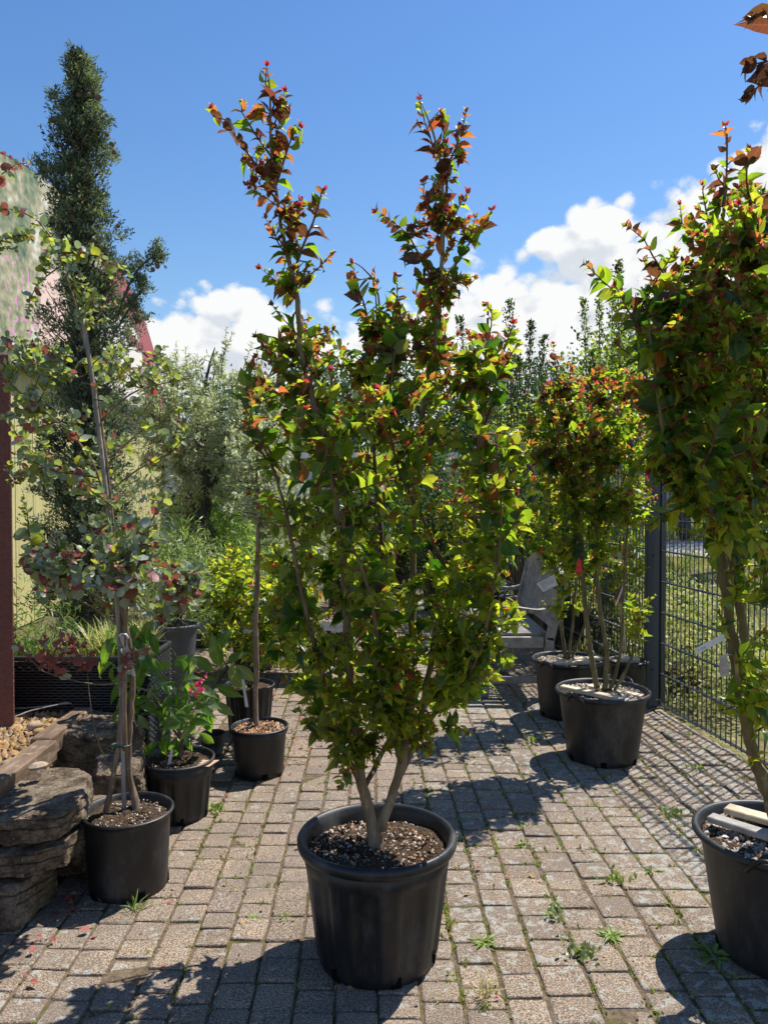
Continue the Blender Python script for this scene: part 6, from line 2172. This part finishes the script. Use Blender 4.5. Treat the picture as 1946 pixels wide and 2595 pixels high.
for (u, v, c_) in ((300, 1888, (.03, .06, .05)), (284, 1325, (.02, .16, .12)), (242, 1014, (.03, .03, .03))):
    mb = MB()
    c = P(u + 8, v, 2.785)
    rr = .034 if v > 1800 else .017
    mb.tube([c + Vector((rr * math.cos(a) * 1.0, rr * .7 * math.sin(a), 0)) for a in np.linspace(0, 2 * math.pi, 15)], .0035 if v > 1800 else .0022, 5)
    part('tie', mb, [simple('plant_tie', c_, .5)], t)
vols = [((280, 1430, 2.78, 250, 90, .34), 84, 1.0), ((140, 1630, 2.70, 90, 50, .15), 9, .8), ((350, 1660, 2.72, 45, 50, .1), 5, .8), ((200, 1400, 2.72, 160, 70, .2), 36, 1.0), ((250, 1250, 2.8, 220, 100, .30), 26, 1.0), ((260, 1080, 2.8, 250, 100, .28), 24, 1.0), ((300, 920, 2.79, 210, 60, .22), 26, .85), ((90, 900, 2.72, 100, 60, .2), 26, .8), ((120, 620, 2.78, 110, 60, .15), 18, .8),
        ((230, 740, 2.8, 70, 80, .12), 9, .8), ((60, 1020, 2.66, 80, 80, .15), 10, .8), ((60, 1170, 2.8, 80, 60, .2), 10, .8), ((430, 1500, 2.76, 110, 60, .2), 22, 1.0)]
XE = [([P(130, 600, 2.80), P(60, 540, 2.78), P(-10, 530, 2.76)], .8, .2), ([P(150, 650, 2.8), P(190, 600, 2.8), P(262, 660, 2.8)], .8, .18), ([P(-60, 640, 2.7), P(10, 615, 2.7), P(85, 580, 2.7)], .7, .14), ([P(-80, 520, 2.8), P(-10, 450, 2.8), P(78, 412, 2.8)], .8, .15), ([P(-60, 420, 2.8), P(-20, 385, 2.8), P(30, 400, 2.8)], .7, .1),
      ([P(176, 718, 2.8), P(210, 720, 2.78), P(262, 755, 2.78)], .8, .12), ([P(184, 752, 2.8), P(220, 750, 2.78), P(262, 775, 2.78)], .8, .10), ([P(150, 640, 2.8), P(240, 640, 2.76), P(330, 700, 2.76)], .8, .25), ([P(160, 670, 2.8), P(110, 690, 2.76), P(70, 800, 2.74)], .7, .16),
      ([P(360, 890, 2.78), P(420, 930, 2.78), P(470, 985, 2.78)], .8, .16), ([P(110, 1700, 2.64), P(60, 1680, 2.62), P(35, 1600, 2.6)], .8, .12)]
tw, lp, ld, ln, ls, lt, lv = grow(st, vols, rs, XE, leafy=.25, node=.021, lsize=.036, style='euc', tipshrink=.45, up=.0, drop=.12, jitter=.3, twig_r=(.0028, .0013), bare=.1)
part('twigs', tw, [TWIG_R], t, 'stuff')
hh = lp[:, 2]
mi = np.zeros(len(lp), int)
vpix = 1250 - (hh - CAM_H) / lp[:, 1] * FPX
patch = np.sin(lp[:, 0] * 23 + 1.0) * np.sin(hh * 19 + lp[:, 1] * 11)
for i in range(len(lp)):
    r_ = rs.rand()
    pr = .06 + (.10 if 1330 < vpix[i] < 1560 else 0) + (.75 if vpix[i] > 1570 else 0) + (.8 if vpix[i] < 470 else 0) + (.15 if patch[i] > .6 else 0)
    if r_ < pr:
        mi[i] = 3
    elif r_ < .42 + (.28 if vpix[i] < 1300 else 0):
        mi[i] = 1 if rs.rand() < .65 else 2
big = 1 + .32 * ((vpix > 1330) & (vpix < 1560))
sel = ~((vpix > 1590) & (rs.rand(len(lp)) < .35))
leaves_out(t, 'euc', T_EUC, EUC, lp[sel], frames(ld[sel], ln[sel], (ls * big)[sel]), mi[sel], rs, 300)

# ================================================================== BROAD-LEAVED PLANT IN THE RIBBED POT
rs = np.random.RandomState(141)
base = (-.905, 3.36, 0)
t = thing('potted_broadleaf_plant', base, 'small plant with large drooping pointed leaves in the dusty ribbed pot', 'potted plant')
z, Rs = pot(t, base, .122, .160, .262, .012, .014, ribs=14, collar=.052, mat=POT_D, fill=.026, k=112, holes=5, seed=4)
chips(t, base, z, Rs, 340, .008, [CRUMB, PERL, DEAD], np.random.RandomState(8), w=[.75, .15, .1])
st = [(PP((455, 1925, 3.39), (462, 1880, 3.39), (450, 1830, 3.39), (452, 1770, 3.39), (470, 1700, 3.38)), [.010, .009, .008, .006, .003]), (PP((456, 1870, 3.39), (420, 1820, 3.39), (390, 1760, 3.38), (340, 1740, 3.36)), [.006, .005, .004, .002]), (PP((452, 1830, 3.39), (500, 1780, 3.38), (535, 1770, 3.36)), [.005, .004, .002])]
stems_out(t, st, [BARK_E], 7, 'stem')
spec = []
tw = MB()
def bleaf(u, v, du, dv, L, m, Yy=3.38, nz=None, dY=0.0):
    a = P(u, v, Yy); b_ = P(u + du, v + dv, Yy)
    d = (b_ - a).normalized(); d.y += dY
    spec.append((tuple(a), tuple(d), nz or (rs.normal(0, .3), -1 + rs.normal(0, .3), .8), L * .82, m))
for a in ((430, 1860, -22, 45, .16, 0), (445, 1868, -3, 60, .15, 0), (470, 1872, 15, 30, .08, 0), (400, 1880, -40, 40, .14, 0), (520, 1790, 8, 85, .17, 0), (505, 1775, 35, 8, .12, 1), (500, 1740, 30, 12, .12, 1), (455, 1770, -45, 12, .13, 0), (450, 1730, 40, -18, .13, 0), (480, 1760, 36, 24, .12, 0),
          (430, 1780, -30, 35, .13, 0), (380, 1770, -50, 12, .16, 0), (350, 1760, -60, 20, .17, 0), (330, 1735, -50, 25, .18, 0), (345, 1720, -60, -5, .15, 0), (470, 1700, 10, -40, .10, 0), (300, 1800, -20, 50, .12, 0), (460, 1800, 30, 20, .10, 1), (440, 1820, -30, 12, .10, 0), (490, 1810, 30, 10, .1, 0), (420, 1740, 25, 10, .11, 1), (410, 1700, -30, -25, .13, 0),
          (380, 1700, -20, -45, .14, 0), (440, 1690, 30, -30, .12, 0)):
    bleaf(*a)
for k in range(46):
    th = rs.uniform(0, 2 * math.pi)
    bleaf(440 + rs.normal(0, 62), 1760 + rs.normal(0, 52), 40 * math.cos(th), 26 * math.sin(th) + 18, rs.uniform(.07, .14), int(rs.rand() < .2), 3.40 + rs.normal(0, .1), dY=rs.normal(0, .4))
for (x0_, v0_) in ((300, 1600), (330, 1640), (360, 1600), (300, 1690), (345, 1590)):
    for k in range(3):
        bleaf(x0_ + rs.normal(0, 18), v0_ + rs.normal(0, 18), rs.normal(0, 30), 28, rs.uniform(.12, .18), 0, 3.5, dY=rs.normal(0, .3))
A_ = np.array([s_[0] for s_ in spec])
skp = [catmull(p_, r_, .03)[0] for p_, r_ in st]
skp = np.array([tuple(x) for q_ in skp for x in q_])
for s_ in spec:
    d_ = np.linalg.norm(skp - np.array(s_[0]), axis=1) + .6 * np.maximum(0, skp[:, 2] - s_[0][2])
    q_ = Vector(skp[int(np.argmin(d_))]); e_ = Vector(s_[0])
    tw.tube([q_, (q_ + e_) / 2 + Vector((0, 0, .01)), e_], [.0024, .0018, .0013], 4)
part('leaf_stalks', tw, [NER_G], t, 'stuff')
leaves_out(t, 'broad', T_BROAD, [BIG_G, BIG_L], A_, frames(np.array([s_[1] for s_ in spec]), np.array([s_[2] for s_ in spec]), np.array([s_[3] for s_ in spec])), np.array([s_[4] for s_ in spec]), rs, 300)
mb = MB()
pts_ = [P(507, 1915, 3.36), P(556, 1905, 3.36), P(530, 1935, 3.28), P(500, 1930, 3.28)]
for p_ in pts_:
    p_.z = .246
mb.add(pts_ + [p_ - Vector((0, 0, .001)) for p_ in pts_], [(0, 1, 2, 3), (7, 6, 5, 4), (0, 3, 7, 4), (1, 0, 4, 5), (2, 1, 5, 6), (3, 2, 6, 7)])
solo('picture_label', mb, [simple('coral_print', (.55, .13, .10), .4, var=.5, scale=30, col2=(.45, .5, .35))], pts_[0], 'coral and green picture label lying on the soil of the ribbed pot', 'label')

# ================================================================== SMALL STEMMED TREE
rs = np.random.RandomState(151)
Yd = 3.875
base = (-.63, Yd, 0)
t = thing('potted_standard_tree', base, 'slim grey-green tree on a single bare stem in the small pot topped with bark chips', 'potted tree')
z, Rs = pot(t, base, .117, .147, .246, .010, .012, collar=.020, mat=POT, fill=.022, k=60, holes=4, seed=6, rot=-1.2)
chips(t, base, z, Rs, 900, .013, [CHIP, PERL, CRUMB], np.random.RandomState(9), w=[.8, .1, .1])
st = [(PP((655, 1852, Yd), (648, 1800, Yd), (650, 1700, Yd), (647, 1600, Yd), (652, 1480, Yd), (655, 1360, Yd), (660, 1290, Yd), (652, 1240, Yd)), [.016, .0145, .014, .0135, .013, .0125, .012, .011]),
      (PP((654, 1250, Yd), (630, 1200, Yd), (600, 1170, Yd)), [.008, .006, .003]), (PP((656, 1262, Yd), (690, 1200, Yd), (700, 1130, Yd)), [.008, .006, .003]), (PP((652, 1240, Yd), (650, 1180, Yd), (660, 1110, Yd)), [.008, .005, .002]), (PP((660, 1290, Yd), (710, 1240, Yd), (750, 1200, Yd)), [.006, .004, .002])]
stems_out(t, st, [BARK_E], 9, 'stem')
vols = [((665, 1150, Yd, 105, 110, .28), 110, 1.0), ((640, 1270, Yd, 90, 50, .2), 30, 1.0), ((740, 1300, Yd, 60, 80, .2), 26, 1)]
tw, lp, ld, ln, ls, lt, lv = grow(st, vols, rs, [], leafy=.2, node=.022, lsize=.034, style='euc', tipshrink=.6, up=.1, drop=.05)
part('twigs', tw, [TWIG_D], t, 'stuff')
leaves_out(t, 'std', [tpl_oval(.6, .2, .08)], OLIVE, lp, frames(ld, ln, ls), rs.choice(2, len(lp), p=[.65, .35]), rs, 200, minpx=12)

# shrub behind it, dark pot, reddish leaves
rs = np.random.RandomState(161)
Yp = 4.55
base = (-.80, Yp, 0)
t = thing('potted_shrub', base, 'dark-leaved shrub with reddish shoots in the black pot behind the small stemmed tree', 'potted shrub')
z, Rs = pot(t, base, .115, .150, .29, .010, .014, ribs=16, mat=POT, fill=.03, k=96, holes=0, seed=7)
st = [(PP((628, 1745, Yp), (618, 1640, Yp), (600, 1530, Yp), (592, 1430, Yp)), [.008, .007, .005, .002]), (PP((632, 1745, Yp), (680, 1660, Yp), (740, 1620, Yp), (780, 1560, Yp)), [.007, .006, .004, .002]), (PP((625, 1745, Yp), (570, 1680, Yp), (530, 1610, Yp)), [.006, .005, .002]), (PP((630, 1740, Yp), (650, 1620, Yp - .2), (690, 1520, Yp - .3)), [.006, .005, .002])]
stems_out(t, st, [TWIG_D], 6, 'stem')
vols = [((620, 1520, Yp, 120, 100, .3), 80, 1), ((690, 1600, Yp - .3, 130, 100, .25), 70, 1), ((590, 1480, Yp - .35, 90, 90, .2), 40, 1), ((760, 1530, Yp - .2, 70, 90, .2), 30, 1), ((560, 1600, Yp, 60, 60, .2), 16, 1), ((610, 1420, Yp, 90, 50, .2), 22, 1)]
tw, lp, ld, ln, ls, lt, lv = grow(st, vols, rs, [], leafy=.24, node=.030, lsize=.050, tipshrink=.5)
part('twigs', tw, [TWIG_R], t, 'stuff')
mi = crape_class(lt, lp, lv, rs, zred=1.9, warm=.9)
leaves_out(t, 'crape', T_CRAPE, CRAPE, lp, frames(ld, ln, ls), mi, rs, 250)

# one more broad-leaved sprig with light leaves hanging in front of the dark pot
t = thing('potted_seedling', (-.93, 4.15, 0), 'young plant with big pale green leaves between the ribbed pot and the small tree', 'potted plant')
z, Rs = pot(t, (-.93, 4.15, 0), .055, .07, .12, .006, .01, k=28, holes=0, seed=12)
mb = MB()
st = [P(536, 1835, 4.15), P(540, 1760, 4.12), P(560, 1690, 4.08), P(590, 1680, 4.02)]
mb.tube(catmull(st, [1] * 4, .03)[0], .004, 5); part('stem', mb, [NER_G], t)
spec = []
for (u, v, du, dv, L, m) in ((586, 1682, 22, 58, .18, 1), (600, 1685, 45, 40, .14, 1), (560, 1690, -20, -60, .17, 0), (556, 1650, 18, -50, .13, 0), (545, 1720, -50, 10, .15, 0), (550, 1740, 50, 20, .14, 0), (540, 1700, -40, -30, .14, 0), (575, 1680, 30, -20, .12, 0), (540, 1760, -44, 30, .14, 0), (545, 1780, 40, 30, .12, 1)):
    a = P(u, v, 4.05); d = (P(u + du, v + dv, 4.05) - a).normalized()
    spec.append((tuple(a), tuple(d), (rs.normal(0, .2), -1, .5), L, m))
for s_ in spec:
    sb = MB()
    sb.tube([min(catmull(st, [1] * 4, .03)[0], key=lambda x: (x - Vector(s_[0])).length), Vector(s_[0])], .002, 4); part('leaf_stalk', sb, [NER_G], t)
leaves_out(t, 'broad', T_BROAD, [BIG_G, BIG_L], np.array([s_[0] for s_ in spec]), frames(np.array([s_[1] for s_ in spec]), np.array([s_[2] for s_ in spec]), np.array([s_[3] for s_ in spec])), np.array([s_[4] for s_ in spec]), rs, 300)

# tall grey tub behind, with a bush
t = thing('tall_tub', (-1.44, 5.2, 0), 'tall sun-bleached grey plastic tub behind the ribbed pot, filled with an olive bush', 'tub')
z, Rs = pot(t, (-1.44, 5.2, 0), .13, .185, .54, .014, .03, mat=POT_G, fill=.05, k=48, holes=0, seed=9)
mb = MB()
rs = np.random.RandomState(171)
for k in range(9):
    a = Vector((-1.44 + rs.normal(0, .03), 5.2, z))
    mb.tube([a, a + Vector((rs.normal(0, .12), rs.normal(0, .1), .25)), a + Vector((rs.normal(0, .25), rs.normal(0, .2), .5))], [.006, .004, .002], 4)
part('stems', mb, [TWIG_B], t)
mb = MB()
blob_leaves(mb, [((-1.44, 5.2, .80), (.30, .26, .24)), ((-1.60, 5.2, .66), (.2, .2, .15)), ((-1.36, 5.2, .98), (.26, .26, .2))], 2600, .045, 2, rs, p=[.5, .5], tpl=T_NER, clump=4)
part('foliage', mb, [NER_G, O_GRN], t, 'stuff')

# low benches of dark trays behind the left pots
t = thing('plant_table', (-1.0, 5.9, 0), 'low dark display table in the shade behind the tall grey tub', 'table')
mb = MB(); mb.box((-1.0, 5.95, .36), (1.5, .5, .04), None, 0, .005); part('table_top', mb, [simple('black_stained_wood', (.02, .02, .02), .6)], t)
for sx in (-.68, .68):
    for sy in (-.2, .2):
        mb = MB(); mb.box((-1.0 + sx, 5.95 + sy, .17), (.05, .05, .34)); part('leg', mb, [bpy.data.materials['black_stained_wood']], t)

# ================================================================== BENCH
t = thing('garden_bench', (.68, 5.95, 0), 'weathered grey slatted garden bench turned sideways behind the central tree', 'bench')
bm_ = [WOOD_G]
X0, X1 = .70, 1.13; Ya, Yb = 5.33, 6.62
for (xx_, yy_, h0) in ((X0, Ya, .60), (X0, Yb, .60)):
    mb = MB(); mb.box((xx_, yy_, h0 / 2), (.055, .055, h0), None, 0, .005); part('leg', mb, bm_, t)
for yy_ in (Ya, Yb):
    mb = MB(); mb.beam((X1, yy_, 0), (X1 + .02, yy_, .42), .05, .06, 0, .005, up=Vector((1, 0, 0))); mb.beam((X1 + .02, yy_, .40), (X1 + .13, yy_, .86), .05, .06, 0, .005, up=Vector((1, 0, 0))); part('leg', mb, bm_, t)
    mb = MB(); mb.box(((X0 + X1) / 2, yy_, .385), (X1 - X0 - .05, .035, .075), None, 0, .004); part('side_rail', mb, bm_, t)
    mb = MB(); q_ = catmull([(X0 - .04, yy_, .615), (X0 + .15, yy_, .625), (X1 - .06, yy_, .60), (X1 + .05, yy_, .62)], [1] * 4, .04)[0]
    for a, b_ in zip(q_[:-1], q_[1:]):
        mb.beam(a, b_ + (b_ - a) * .1, .06, .028)
    part('armrest', mb, bm_, t)
    mb = MB(); mb.box(((X0 + X1) / 2, yy_, .12), (X1 - X0 - .05, .03, .045), None, 0, .004); part('stretcher', mb, bm_, t)
for xx_ in (X0 + .002, X1 - .01):
    mb = MB(); mb.box((xx_, (Ya + Yb) / 2, .385), (.032, Yb - Ya - .06, .08), None, 0, .004); part('rail', mb, bm_, t)
ns = 24
for i in range(ns):
    y_ = Ya + .05 + (Yb - Ya - .1) * i / (ns - 1)
    mb = MB(); mb.box(((X0 + X1) / 2, y_, .437), (X1 - X0 + .03, .030, .016), None, 0, .003); part('seat_slat', mb, bm_, t)
def arc(f):
    return .80 + .15 * math.sin(math.pi * f)
n_ = 14
mb = MB()
for i in range(n_):
    f0, f1 = i / n_, (i + 1) / n_
    z0_, z1_ = arc(f0), arc(f1)
    xa = X1 + .02 + .24 * (z0_ - .42); xb = X1 + .02 + .24 * (z1_ - .42)
    mb.beam((xa, Ya + (Yb - Ya) * f0, z0_), (xb, Ya + (Yb - Ya) * f1 + .004, z1_), .032, .085)
part('top_rail', mb, bm_, t)
mb = MB(); mb.box((X1 + .06, (Ya + Yb) / 2, .50), (.032, Yb - Ya - .05, .06), None, 0, .004); part('lower_back_rail', mb, bm_, t)
for i in range(38):
    f = (i + .7) / 38.4
    y_ = Ya + (Yb - Ya) * f
    zt = arc(f) - .03
    mb = MB(); mb.beam((X1 + .055, y_, .51), (X1 + .02 + .24 * (zt - .42), y_, zt), .017, .012, up=Vector((1, 0, 0))); part('back_slat', mb, bm_, t)
mb = MB(); zt = arc(.42); mb.box((X1 + .02 + .24 * (zt - .42) - .019, Ya + (Yb - Ya) * .42, zt), (.003, .04, .03)); part('small_plate', mb, [HOLE], t)

# ================================================================== TAGS
PAPER = simple('white_tag_plastic', (.66, .68, .72), .45, .4, var=.06)
INK = simple('tag_ink', (.12, .12, .13), .6)
REDT = simple('signal_red_plastic', (.80, .035, .03), .4, .4, var=.1)
def card(name, pts, mat, label, cat='tag', lines=0, group=None, inkmat=INK, frac=(.12, .88), thick=.0008):
    """flat card through four world corners (tl, tr, br, bl), with printed lines as thin ink strips"""
    tl, tr, br, bl_ = [Vector(p_) for p_ in pts]
    n_ = (tr - tl).cross(bl_ - tl).normalized()
    if n_.y > 0:
        n_ = -n_
    t_ = thing(name, (tl + tr) / 2, label, cat, group)
    mb = MB()
    q_ = [tl, tr, br, bl_]
    mb.add(q_ + [x - n_ * thick for x in q_], [(0, 1, 2, 3), (7, 6, 5, 4), (0, 4, 5, 1), (1, 5, 6, 2), (2, 6, 7, 3), (3, 7, 4, 0)])
    part('card', mb, [mat], t_)
    if lines:
        mb = MB()
        r2 = random.Random(int(abs(tl.x) * 999))
        for i in range(lines):
            f = .12 + .76 * i / max(1, lines - 1)
            x = frac[0]
            while x < frac[1] - .03:
                w_ = r2.uniform(.04, .16)
                e_ = min(x + w_, frac[1])
                f2 = f + .30 / lines
                L_ = tl.lerp(bl_, f); R_2 = tr.lerp(br, f); L2 = tl.lerp(bl_, f2); R2 = tr.lerp(br, f2)
                o_ = n_ * .0012
                mb.add([L_.lerp(R_2, x) + o_, L_.lerp(R_2, e_) + o_, L2.lerp(R2, e_) + o_, L2.lerp(R2, x) + o_], [(0, 1, 2, 3)])
                x = e_ + .03
                if r2.random() < .12:
                    break
        part('print', mb, [inkmat], t_)
    return t_
def tie_to(t_, a, b_, mat=PAPER, r=.0012):
    mb = MB(); mb.tube([a, Vector(a).lerp(Vector(b_), .5) + Vector((0, 0, .004)), b_], r, 5); part('tie', mb, [mat], t_)

c_ = card('plant_tag', [P(1359, 1479, 4.75), P(1404, 1456, 4.78), P(1412, 1483, 4.78), P(1376, 1500, 4.75)], PAPER, 'white printed care card hanging in front of the bench back', lines=9, group='plant tags')
tie_to(c_, P(1404, 1458, 4.78), P(1414, 1462, 4.95))
c_ = card('plant_tag', [P(1414, 1458, 4.97), P(1427, 1462, 4.97), P(1427, 1484, 4.97), P(1421, 1478, 4.97)], PAPER, 'small folded white tag behind the stem next to the care card', group='plant tags')
c_ = card('plant_tag', [P(1463, 1418, 3.78), P(1471, 1418, 3.78), P(1475, 1454, 3.76), P(1458, 1455, 3.76)], REDT, 'bright red flared price tag hanging among the stems', lines=3, inkmat=simple('dark_red_ink', (.35, .02, .02), .5), group='plant tags')
tie_to(c_, P(1467, 1419, 3.78), P(1474, 1400, 4.10), REDT)
c_ = card('plant_tag', [P(1360, 1398, 4.8), P(1395, 1381, 4.8), P(1400, 1386, 4.8), P(1364, 1404, 4.8)], REDT, 'narrow red strip tag slanting above the bench back', group='plant tags')
c_ = card('plant_tag', [P(1575, 1474, 4.92), P(1589, 1488, 4.92), P(1572, 1532, 4.90), P(1555, 1518, 4.90)], simple('dark_red_print', (.22, .03, .02), .45, var=.5, scale=60, col2=(.05, .05, .03)), 'dark red picture label with a white strip across it near the corner post', group='plant tags')
mb = MB(); mb.beam(P(1585, 1468, 4.905), P(1561, 1530, 4.885), .010, .001, 0, up=Vector((0, 1, 0))); part('white_strip', mb, [PAPER], c_)
mb = MB(); mb.beam(P(1556, 1520, 4.897), P(1573, 1531, 4.897), .012, .0012, 0, up=Vector((0, 1, 0))); part('orange_band', mb, [simple('orange_print', (.7, .25, .03), .5)], c_)
c_ = card('plant_tag', [P(1757, 1645, 2.17), P(1832, 1606, 2.21), P(1836, 1621, 2.21), P(1765, 1658, 2.17)], PAPER, 'long white strip tag pointing left from the right crape myrtle stem', group='plant tags')
tie_to(c_, P(1833, 1613, 2.21), P(1846, 1606, 2.28))
a_ = P(1766, 1643, 2.168); b_ = P(1790, 1631, 2.180)
text_mesh('tag_print', 'x 50€', .011, 0, INK, c_, a_ - worldloc(c_) + Vector((0, -.004, -.008)), (math.pi / 2, -math.atan2((b_ - a_).z, (b_ - a_).x), 0))
c_ = card('plant_tag', [P(1822, 1664, 2.25), P(1841, 1656, 2.25), P(1847, 1712, 2.23), P(1824, 1716, 2.23)], simple('faded_print', (.50, .50, .42), .5, var=.1), 'faded salmon and grey picture label on the right crape myrtle stem', lines=14, inkmat=simple('salmon_print', (.62, .20, .16), .5), frac=(.02, .98), group='plant tags')
tie_to(c_, P(1841, 1660, 2.25), P(1856, 1662, 2.29))
c_ = card('plant_tag', [P(1857, 1657, 2.25), P(1868, 1660, 2.27), P(1874, 1738, 2.25), P(1866, 1736, 2.23)], simple('faded_print_back', (.42, .34, .29), .5, var=.3, scale=40), 'second faded label seen edge-on right of the same stem', lines=10, inkmat=bpy.data.materials['salmon_print'], frac=(.02, .98), group='plant tags')
c_ = card('plant_tag', [P(434, 1898, 3.30), P(440, 1900, 3.30), P(432, 1944, 3.30), P(423, 1944, 3.30)], PAPER, 'white plant stick standing in the soil of the ribbed pot', group='plant tags')
c_ = card('plant_tag', [P(612, 1722, 4.0), P(619, 1722, 4.0), P(630, 1792, 4.0), P(622, 1792, 4.0)], PAPER, 'curved white loop tag hanging left of the small tree stem', group='plant tags')
c_ = card('plant_tag', [P(303, 1612, 2.755), P(318, 1612, 2.755), P(346, 1712, 2.755), P(337, 1714, 2.755)], simple('silvery_tag', (.46, .45, .43), .4, var=.3, scale=60), 'crumpled silvery strip label tied to the eucalyptus stems', group='plant tags')
mb = MB(); mb.tube([P(303, 1612, 2.75), P(310, 1606, 2.745), P(320, 1608, 2.75), P(326, 1618, 2.755)], .004, 5); part('tie', mb, [PAPER], c_)

print('objects', len(bpy.data.objects), 'faces', sum(len(o.data.polygons) for o in bpy.data.objects if o.type == 'MESH'))
